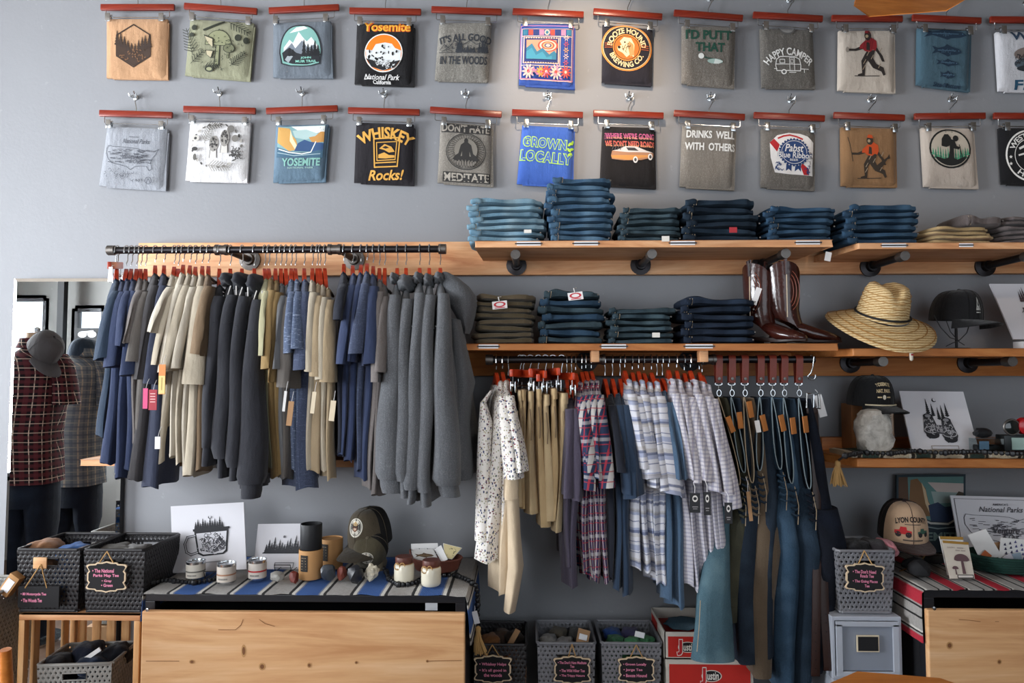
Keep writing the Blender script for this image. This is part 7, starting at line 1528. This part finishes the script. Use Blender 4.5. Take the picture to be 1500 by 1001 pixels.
boot_box(zt1+.0005, bhh, bx0-.004, bx1-.01, -.318, -.055, 'open red and white boot box on top of the pile', True)
MB().box((((bx0+bx1)/2), -.1865, zt1+bhh*.55), (bx1-bx0-.03, .24, .012)).build('tissue', M_bred, [o for o in COL.objects if o.name.startswith('boot_box')][-1], smooth=0)
rag(((bx0+bx1)/2-.05, -.15, zt1+bhh*.62), .08, .06, .010, D_light[1], 'pale denim lying in the open boot box', 88, 'folded_denim', 'jeans')
# ---------------------------------------------------------------- plastic drawers and basket on the right
M_poly = NT('frosted_plastic'); M_poly.b.inputs['Transmission Weight'].default_value = .35; M_poly = M_poly.set(srgb('#cdd3df'), .3, 0, .5)
M_polyd = NT('smoky_plastic'); M_polyd.b.inputs['Transmission Weight'].default_value = .5; M_polyd = M_polyd.set(srgb('#b4bccb'), .2, 0, .5)
da = P(1218, 903, -.46); db = P(1320, 903, -.46); zd = da.z; dw = db.x-da.x; dx = (da.x+db.x)/2; dr = thing('drawer_tower', (dx, -.3, 0), 'frosted plastic drawer tower under grey basket', 'drawers'); yd = -.46; dd = .32; nd = max(2, round(zd/.21)); dh = zd/nd
for k in range(nd):
    z0 = dh*k; m = MB()
    m.box((dx, yd+dd/2, z0+dh-.008), (dw, dd, .014)); m.box((dx, yd+dd/2, z0+.006), (dw, dd, .012))
    for s_ in (-1, 1): m.box((dx+s_*(dw/2-.005), yd+dd/2, z0+dh/2), (.01, dd, dh-.02))
    m.build('case', M_poly, dr, smooth=0, bevel=.002)
    f = MB(); fr = .02
    f.box((dx, yd-.004, z0+dh-.024), (dw-.024, .008, .016)); f.box((dx, yd-.004, z0+.02), (dw-.024, .008, .016)); f.box((dx-dw/2+.022, yd-.004, z0+dh/2), (.02, .008, dh-.05)); f.box((dx+dw/2-.022, yd-.004, z0+dh/2), (.02, .008, dh-.05)); do = f.build('drawer_front', M_poly, dr, smooth=0, bevel=.001)
    MB().box((dx, yd+.002, z0+dh/2), (dw-.06, .004, dh-.06)).build('window', M_polyd, do, smooth=0)
    lo_ = MB(); MB().box((dx+.0, yd-.006, z0+dh*.58), (.075, .004, .055)).build('label_frame', M_cream, do, smooth=0); MB().box((dx, yd-.0085, z0+dh*.58), (.067, .002, .047)).build('label', M_black, do, smooth=0)
    MB().box((dx, yd+.14, z0+.05), (dw-.05, .24, .05)).build('drawer_tray', M_polyd, dr, smooth=0)
fr0 = P(1227, 808, -.45); fr1 = P(1311, 808, -.45); basket((fr0.x+fr1.x)/2, -.35, zd+.001, fr1.x-fr0.x, .2, fr0.z-zd, B_gry, B_gry_s, 'grey woven basket standing on frosted plastic drawers', taper=.88)
chalk(1266, 846, 53, 42, -.465, (('• The Don\'t Need', -.02, .2, .62, .12), ('Roads Tee', .05, .06, .36, .11), ('• The Going Places', 0, -.13, .66, .12), ('Tee', .05, -.27, .13, .1)), 'scalloped chalk sign on basket above plastic drawers', (1266, 807), tilt=.03)
for px, cc, sx, lab, sd in ((1252, '#1e1d20', .05, 'black rolled tee in basket on the drawers', 21), (1280, '#2a2528', .045, 'dark brown rolled tee in basket on the drawers', 22), (1298, '#b5757e', .024, 'small pink cloth in basket on the drawers', 23)):
    c = P(px, 800, -.36); rag((c.x, -.36, fr0.z-.035), sx, .06, .027, fabric(cc), lab, sd, 'rolled_tee', 't-shirt', 'rolled tees in baskets')
rag(((fr0.x+fr1.x)/2, -.35, zd+.008), .075, .075, (fr0.z-zd-.05)/2, fabric('#232226'), 'black tees filling the basket on the drawers', 24, 'rolled_tee', 't-shirt', 'rolled tees in baskets')
# ================================================================ right table
onr = lambda px, py: PZ(px, py, TZR+.0155)
board(((1313, 696), (1414, 695), (1414, 824), (1313, 826)), -.035, -.075, .008, solid('#1f2a30'), 'framed_poster', 'teal mountain valley poster leaning behind trucker cap', 'poster', d_yposter, zmin=TZR+.012)
board(((1392, 726), (1535, 730), (1540, 832), (1409, 832)), -.11, -.19, .005, M_card, 'map_print', 'pale grey national parks map print on right table', 'print', d_usprint, zmin=TZR+.012)
cp = P(1322, 786, -.25); M_lf = Rz(-70)
def d_lyon(cv):
    cv.text('LYON COUNTY', .0, .62, 1.5, .17, '#2b2523', .04, arc=3.2); cv.line([(-.35, .47), (.35, .47)], .02, '#4a3f3a')
    cv.poly([(-.75, .22), (-.08, .22), (-.08, .30), (-.26, .32), (-.29, .40), (-.52, .40), (-.56, .32), (-.75, .30)], '#b8262b'); cv.ell(-.6, .21, .12, .065, '#262224', 14); cv.ell(-.2, .21, .12, .065, '#262224', 14); cv.poly([(.18, .23), (.7, .23), (.7, .30), (.52, .31), (.5, .36), (.32, .36), (.3, .30), (.18, .29)], '#3f6152'); cv.ell(.3, .21, .1, .055, '#262224', 12); cv.ell(.6, .21, .1, .055, '#262224', 12); cv.line([(-.4, .09), (.4, .09)], .03, '#5a4d46')
cap(cp, Rz(-98) @ Ry(6), 1.04, M_capbk, M_capbr, 'tan and brown trucker cap with red tractor print', front=M_capt, net=M_net, draw=d_lyon, tall=1.1, flatb=True)
ws = thing('cap_wire_stand', onr(1330, 840), 'gold wire stand holding the tractor cap', 'stand'); wm = MB(); q = onr(1318, 838)
wm.tube([cp+V((.045, -.02, .05)), cp+V((.07, -.05, -.03)), cp+V((.03, -.05, -.09)), V((q.x, q.y, TZR+.018))], .0022, 6); wm.tube([cp+V((-.045, .0, .04)), cp+V((-.07, 0, -.05)), V((q.x-.02, q.y+.03, TZR+.018))], .0022, 6); wm.tube([cp+V((.045, -.02, .05)), cp+V((0, 0, .08)), cp+V((-.045, 0, .04))], .0022, 6); wm.build('wire', metal('brass_wire', '#b08a50', .3), ws)
mc = onr(1410, 849)
board(((1376, 786), (1410, 787), (1420, 842), (1388, 843)), mc.y+.07, mc.y+.035, .003, M_paper, 'greeting_card', 'gold edged card behind the mushroom card', 'card', lambda cv: cv.rect(0, .92, 1, 1, '#9a7430'), group='greeting cards')
board(((1380, 792), (1418, 795), (1428, 848), (1392, 848)), mc.y+.055, mc.y, .004, solid('#c9bfb2', .7, var=.03), 'greeting_card', 'cream greeting card with two brown mushrooms', 'card', d_shroom, group='greeting cards')
rb = onr(1350, 846)
rock(rb, .045, .03, .03, solid('#17171a', .8, var=.3), 'black rough stone lying on red striped runner', 31); rock(onr(1340, 834), .05, .025, .022, solid('#1b1b1e', .8, var=.3), 'black flat stone behind the rough stone', 32); rock(onr(1372, 827), .05, .02, .02, solid('#1a1a1c', .8, var=.3), 'black long stone beside the mushroom card', 33)
gb = onr(1484, 838); gbk = thing('crochet_bowl', gb, 'dark green crocheted oval bowl of stickers on right table', 'bowl'); M_croc = solid('#12332c', .95, var=.5, scale=130, bump=1.0, bscale=150)
MB().lathe([(.09, 0), (.115, .01), (.135, .045), (.14, .055), (.132, .06), (.124, .05), (.1, .014), (.001, .012)], gb+V((.0, .03, 0)), 36, sx=1.0, sy=.7).build('bowl', M_croc, gbk)
cm = MB()
for j in range(6): cm.tube([gb+V((0, .03, 0))+V(((.112+.005*j)*cos(a), (.112+.005*j)*.7*sin(a), .008+.009*j)) for a in [2*pi*q/30 for q in range(30)]], .0055, 6, closed=True)
cm.build('crochet_rows', M_croc, gbk)
board(((1418, 784), (1444, 775), (1468, 815), (1437, 822)), gb.y+.01, gb.y+.01, .002, M_paper, 'sticker_card', 'blank white card standing in green bowl', 'card', group='cards in the green bowl')
board(((1467, 788), (1515, 792), (1512, 828), (1462, 822)), gb.y+.015, gb.y+.01, .003, M_paper, 'sticker_card', 'white card patterned with small blue trees in bowl', 'card', d_patt, group='cards in the green bowl')
board(((1452, 796), (1470, 794), (1472, 822), (1456, 822)), gb.y+.03, gb.y+.03, .003, M_kraft, 'sticker_card', 'kraft card behind the tree patterned card', 'card', group='cards in the green bowl')
for i, (px, py, cc) in enumerate(((1444, 815, '#b0603a'), (1478, 819, '#c9c4cc'), (1490, 817, '#8a9aa8'))):
    c = P(px, py, gb.y+.0); one('sticker', MB().box(c, (.03, .003, .03), Ry(40+i*20)), solid(cc, .3), ('rust', 'silver', 'pale blue')[i] + ' sticker in green bowl', 'sticker', 'stickers in the green bowl', smooth=0)
# ================================================================ rock shelf and hat shelf things
yk = -.13; a = P(1247, 592, yk); b = P(1311, 665, yk); kb = thing('kraft_box', ((a.x+b.x)/2, yk+.05, Z5+.008), 'tall brown cardboard box under the black cap', 'box')
MB().box(((a.x+b.x)/2, yk+.045, (a.z+Z5+.008)/2), (b.x-a.x, .09, a.z-Z5-.008)).build('carton', solid('#8a5c38', .75, var=.08), kb, smooth=0, bevel=.002)
a2 = P(1287, 600, yk-.001); b2_ = P(1309, 637, yk-.001); MB().box(((a2.x+b2_.x)/2, yk-.001, (a2.z+b2_.z)/2), (b2_.x-a2.x, .002, a2.z-b2_.z)).build('shipping_label', solid('#b9a08c', .7), kb, smooth=0)
cv = Canvas(flat((a2.x, yk-.002, b2_.z), (b2_.x-a2.x, 0, 0), (0, 0, a2.z-b2_.z), (0, -1, 0)), .0004)
for k in range(6): cv.line([(.15, .9-.09*k), (.85, .9-.09*k)], .03, '#6d5a4c')
for k in range(9): cv.rect(.2+.07*k, .1, .2+.07*k+.035, .32, '#3a302a')
cv.done(kb, 'barcode')
def quartz():
    b = PZ(1275, 663, Z5+.009); b.y = -.24; k = (b.y-CAMP.y)/F; rs = []; rr = random.Random(8)
    prof = [(0, -20, 20), (6, -23, 23), (16, -24, 24), (30, -23.5, 24), (42, -22, 23), (52, -18, 21), (58, -12, 17), (60.5, -5, 8)]; ph = [rr.uniform(0, 6) for _ in range(4)]
    for z, l, r in prof:
        ring = []
        for j in range(20):
            an = 2*pi*j/20; hw = (r-l)/2; q = 1+.09*sin(3*an+ph[0]+z*.1)+.07*sin(5*an+ph[1]-z*.17)+.03*sin(9*an+z*.3); fx = math.copysign(abs(cos(an))**.7, cos(an)); fy = math.copysign(abs(sin(an))**.7, sin(an))
            ring.append(V((b.x+((l+r)/2+hw*fx*q)*k, b.y+.042*fy*q*min(1, hw/18), Z5+.0215+z*k*.97)))
        rs.append(ring)
    one('quartz_rock', MB().rings(rs), M_quartz, 'large milky white quartz rock before cardboard box', 'rock', smooth=35)
quartz()
def d_past(cv): cv.text('YOSEMITE', -.2, .72, .8, .16, '#c9b48c', .04, arc=1.4); cv.text('NAT. PARK', -.2, .46, .7, .13, '#c9b48c', .03); cv.ell(-.2, .26, .08, .07, '#c9c0ae', 12); cv.line([(-.5, .26), (-.34, .26)], .035, '#c9b48c'); cv.line([(-.06, .26), (.1, .26)], .035, '#c9b48c')
cap(P(1275, 595, -.15)+V((0, 0, .003)), Rz(-76) @ Ry(3), .98, M_capb, M_capb, 'black cap with cream rope resting on the cardboard box', draw=d_past, rope=solid('#cdc0a4', .9))
board(((1317, 573), (1411, 574), (1434, 662), (1336, 664)), -.14, -.225, .006, M_card, 'art_print', 'white art print of pine trees rising from binoculars', 'print', d_bino, zmin=Z5+.021)
board(((1450, 416), (1522, 416), (1550, 497), (1485, 497)), -.14, -.20, .006, M_card, 'art_print', 'white art print of a truck carrying pine trees', 'print', d_truck)
p = P(1500, 505, -.19); _t = thing('print_stand', (p.x, -.19, Z4), 'small white stand under the truck print', 'stand'); MB().box((p.x, -.19, Z4+.016), (.05, .05, .03)).build('block', M_white, _t, bevel=.002)
zz = Z5+.0205
g1 = PZ(1456, 663, zz); g1.y = -.27; _t = thing('sunglasses_box', (g1.x, g1.y, zz), 'clear display box of dark sunglasses beside binocular print', 'box')
M_clear = glassm('clear_acrylic', '#dfe8ea'); MB().box((g1.x, g1.y, zz+.025), (.095, .05, .044)).build('clear_case', M_clear, _t, smooth=0); MB().box((g1.x, g1.y, zz+.014), (.08, .035, .02)).build('contents', M_black, _t, bevel=.004)
MB().box((g1.x-.025, g1.y-.0265, zz+.024), (.034, .002, .03)).build('label', solid('#4d6a80', .4), _t, smooth=0)
rock((g1.x-.015, g1.y, zz+.048), .035, .022, .018, solid('#1e1f22', .4), 'black and white knit roll on the clear sunglasses box', 61, 'knit_roll', cat='cloth', n=3); cv = None
g2 = P(1481, 626, -.27); sg = thing('goggles', (g2.x, -.27, zz), 'round dark lens goggles with red frame on wire stand', 'goggles')
MB().lathe([(.024, 0), (.028, .006), (.028, .016), (.022, .02), (.001, .022)], g2+V((0, .01, 0)), 22, Matrix.Rotation(pi/2, 3, 'X')).build('lens', solid('#151a1a', .08, spec=.8), sg); MB().tube([g2+V((.028*cos(a), -.004, .028*sin(a))) for a in [2*pi*k/22 for k in range(22)]], .004, 6, closed=True).build('rim', M_fit, sg)
MB().lathe([(.026, 0), (.032, .008), (.03, .03), (.02, .036), (.001, .038)], g2+V((.052, .02, .004)), 22, Matrix.Rotation(pi/2, 3, 'X')).build('red_shell', solid('#a3141c', .25, spec=.6), sg); MB().tube([g2+V((.0, .005, -.026)), V((g2.x-.01, -.27, zz+.002))], .002, 6).build('wire_stand', M_steel, sg)
g3 = PZ(1496, 664, zz); g3.y = -.25; _t = thing('boxed_gift', (g3.x, -.25, zz), 'dark box with pale green label under the goggles', 'box'); MB().box((g3.x+.03, -.25, zz+.03), (.1, .05, .058)).build('carton', solid('#22282a', .4), _t, bevel=.003); MB().box((g3.x+.03, -.2765, zz+.028), (.05, .002, .044)).build('label', solid('#9fb8b0', .5), _t, smooth=0)
# ================================================================ mannequins standing out of frame, seen in the looking glass
M_pl1 = plaid('maroon_black_plaid', '#1c1315', [(.05, 0, .004, '#d8bca6', .85), (.05, .5, .02, '#63282c', .6)], [(.05, 0, .004, '#d8bca6', .85), (.05, .5, .02, '#63282c', .6)])
M_pl2 = plaid('faded_grey_plaid', '#6f7274', [(.05, 0, .008, '#b5a48e', .7), (.05, .5, .012, '#4c5560', .6)], [(.05, 0, .006, '#9a9488', .6), (.05, .5, .012, '#4c5560', .6)])
M_skinm = solid('#c9a684', .6, var=.03)
def mannequin(px, yv, shoulder_py, hem_py, halfpx, mat, lab, hat):
    c = MV(px, shoulder_py, yv); hz = MV(px, hem_py, yv).z; x, y, zs = c.x, c.y, c.z; w_ = halfpx*(yv+2.85)/F
    root = thing('mannequin', (x, y, 0), lab, 'mannequin', 'shop mannequins')
    # legs in jeans on a round base
    MB().lathe([(.17, 0), (.17, .012), (.03, .016)], (x, y, 0), 28).build('base', M_steel, root); J = denim('#161b26', '#3a4a5e', .2)
    cloth('hips', [(x, y, hz+.12, w_*.66, .11), (x, y, hz, w_*.74, .125), (x, y, hz-.1, w_*.78, .13), (x, y, hz-.16, w_*.72, .12)], J, root, fold=.0, N=28, cap1=True)
    for s_ in (-1, 1): cloth('trouser_leg', [(x+s_*w_*.37, y, hz-.1, w_*.38, .11), (x+s_*w_*.40, y, hz-.25, w_*.36, .105), (x+s_*w_*.42, y+.01, .45, w_*.27, .075), (x+s_*w_*.44, y, .22, w_*.25, .07), (x+s_*w_*.44, y, .03, w_*.25, .07)], J, root, fold=.006, fph=s_, N=22)
    cloth('shirt_body', [(x, y, zs+.035, w_*.30, .055), (x, y, zs+.0, w_*.62, .075), (x, y, zs-.04, w_*.88, .10), (x, y, zs-.12, w_*.92, .125), (x, y, zs-.25, w_*.88, .14), (x, y, zs-.45, w_*.80, .125), (x, y, hz+.1, w_*.84, .135), (x, y, hz-.03, w_*.88, .14)], mat, root, fold=.01, fph=px, nf=4, N=36, lip=1)
    for s_ in (-1, 1):
        cloth('sleeve', [(x+s_*w_*.78, y, zs-.01, w_*.16, .06), (x+s_*w_*.95, y, zs-.07, w_*.24, .075), (x+s_*w_*1.06, y, zs-.18, w_*.26, .08), (x+s_*w_*1.12, y, zs-.29, w_*.28, .085)], mat, root, fold=.006, fph=s_*2, lip=1)
    MB().lathe([(.062, -.02), (.058, .03), (.056, .07), (.057, .085), (.001, .09)], (x, y, zs+.02), 24).build('neck', M_skinm, root)
    cloth('collar', [(x, y, zs+.075, .075, .075), (x, y, zs+.05, .08, .08), (x, y, zs+.022, .092, .09)], mat, root, N=28)
    MB().lathe([(.016, 0), (.018, .02), (.001, .03)], (x, y, zs+.11), 14).build('neck_knob', M_steel, root)
    if hat: cap((x+hat[0], y+hat[1], zs+hat[2]), hat[3], 1.0, hat[4], hat[4], hat[5])
    return root
mannequin(54, .90, 516, 698, 43, M_pl1, 'headless mannequin in maroon plaid shirt reflected in mirror', (.10, .09, .0, Rz(20) @ Ry(50), fabric('#55504f'), 'grey cap hooked over the maroon plaid mannequin neck'))
mannequin(122, 1.45, 528, 702, 36, M_pl2, 'headless mannequin in faded grey plaid shirt reflected in mirror', (0, .0, .02, Rz(-80) @ Ry(5), fabric('#2f3c4a'), 'dark blue cap resting on the grey plaid mannequin'))
# ================================================================ near furniture at the lower edge and the ceiling fan
def round_table(px, py, z, r, lab, n=40, rot=0):
    e = PZ(px, py, z); c = V((e.x*(1-.0), e.y-r, 0)); d = (V((CAMP.x, CAMP.y, 0))-V((e.x, e.y, 0))).normalized(); c = V((e.x, e.y, 0))+d*r
    root = thing('cafe_table', (c.x, c.y, 0), lab, 'table'); sx = 1
    MB().lathe([(r*.97, -.03), (r, -.024), (r, -.006), (r*.985, 0), (.001, 0)], (c.x, c.y, z), n, Matrix.Rotation(rot, 3, 'Z')).build('top', M_honey, root, smooth=30)
    MB().lathe([(.03, .03), (.028, z-.06), (.09, z-.031)], (c.x, c.y, 0), 20).build('column', M_black, root)
    MB().lathe([(r*.75, 0), (r*.74, .014), (.05, .03)], (c.x, c.y, 0), 32).build('foot', M_black, root)
round_table(140, 1015, .75, .30, 'honey varnished round table before the slatted stand'); round_table(1368, 991, .75, .235, 'honey varnished eight-sided table before the drawers', 8, rad(12))
# chair at the edge of the view
cc = P(8, 952, -1.05); ch = thing('wooden_chair', (cc.x-.2, -1.05, 0), 'brown wooden chair at the edge beside pale basket', 'chair'); zs_ = .45; zt_ = cc.z
for sx_ in (-.38, 0):
    MB().tube([(cc.x+sx_-.004, -1.0, 0), (cc.x+sx_-.006, -1.02, zs_), (cc.x+sx_, -1.05, zt_)], [.016, .02, .014], 10).build('back_post', M_honey, ch); MB().tube([(cc.x+sx_, -1.40, 0), (cc.x+sx_, -1.38, zs_-.02)], [.014, .02], 10).build('leg', M_honey, ch)
MB().box((cc.x-.19, -1.2, zs_), (.42, .42, .035)).build('seat', M_honey, ch, bevel=.01); MB().box((cc.x-.19, -1.04, zt_-.09), (.37, .02, .08)).build('top_rail', M_honey, ch, bevel=.006)
# ceiling fan: one blade tip reaches into the top of the view
tipz = 2.62; T = PZ(1330, 24, tipz); hub = V((T.x-.22, T.y-.55, tipz+.03)); fan = thing('ceiling_fan', (hub.x, hub.y, ZC-.02), 'ceiling fan with honey brown wooden blades above the tee wall', 'fan')
MB().lathe([(.001, -.07), (.06, -.06), (.1, -.02), (.105, .04), (.06, .1), (.001, .11)], hub, 28).build('motor', metal('bronze', '#4a3424', .4), fan); MB().tube([hub+V((0, 0, .1)), V((hub.x, hub.y, ZC))], .014, 10).build('rod', MATS['bronze'], fan)
ang0 = math.atan2(T.y-hub.y, T.x-hub.x); Lb = (V((T.x, T.y, 0))-V((hub.x, hub.y, 0))).length
for k in range(4):
    A_ = Matrix.Rotation(ang0+2*pi*k/4, 3, 'Z') @ Matrix.Rotation(rad(7), 3, 'X'); poly = [(.16, -.05), (Lb*.6, -.14), (Lb-.08, -.16), (Lb, -.11), (Lb, .11), (Lb-.08, .16), (Lb*.6, .14), (.16, .05)]
    MB().prism(poly, lambda x, y, d: hub+A_ @ V((x, y, d-.02)), 0, .009).build('blade', M_honey, fan, smooth=0, bevel=.002); MB().prism([(.09, -.02), (.2, -.03), (.2, .03), (.09, .02)], lambda x, y, d: hub+A_ @ V((x, y, d-.008)), 0, .006).build('blade_arm', MATS['bronze'], fan, smooth=0)
# track lamps on the ceiling that wash the wall
def lampbody(loc, tgt, lab, power, ang, col, blend=.6):
    loc = V(loc); d = (V(tgt)-loc).normalized(); q = d.to_track_quat('-Z', 'Y').to_matrix(); root = thing('track_lamp', (loc.x, loc.y, ZC-.02), lab, 'lamp', 'ceiling track lamps')
    MB().lathe([(.02, .09), (.04, .08), (.048, 0), (.044, 0), (.036, .07), (.001, .075)], loc, 22, q).build('shade', M_black, root); MB().tube([loc-d*.08, V((loc.x, loc.y, ZC))], .008, 8).build('stem', M_black, root)
    e = NT('lamp_glass'); e.b.inputs['Emission Color'].default_value = (*col, 1); e.b.inputs['Emission Strength'].default_value = 8; e.set((.9, .85, .8, 1), .4)
    MB().lathe([(.034, .03), (.001, .03)], loc, 18, q).build('bulb', e.m, root, smooth=0); s_ = spot(loc+d*.01, tgt, power, ang, blend, col); return root
_g1 = P(855, 120, 0); lampbody((_g1.x-.1, -.95, 3.12), _g1, 'black track lamp washing the blue tee', 60, 50, (1, .78, .56))
_g2 = P(1330, 430, -.3); lampbody((_g2.x-.1, -1.7, 3.12), _g2, 'black track lamp over the straw hat', 20, 75, (1, .82, .64))
_g3 = P(960, 470, -.3); lampbody((_g3.x-.1, -1.7, 3.12), _g3, 'added black track lamp over the gingham shirts', 20, 75, (1, .86, .70))  # extra unseen lamp, added for contrast on the lower rail
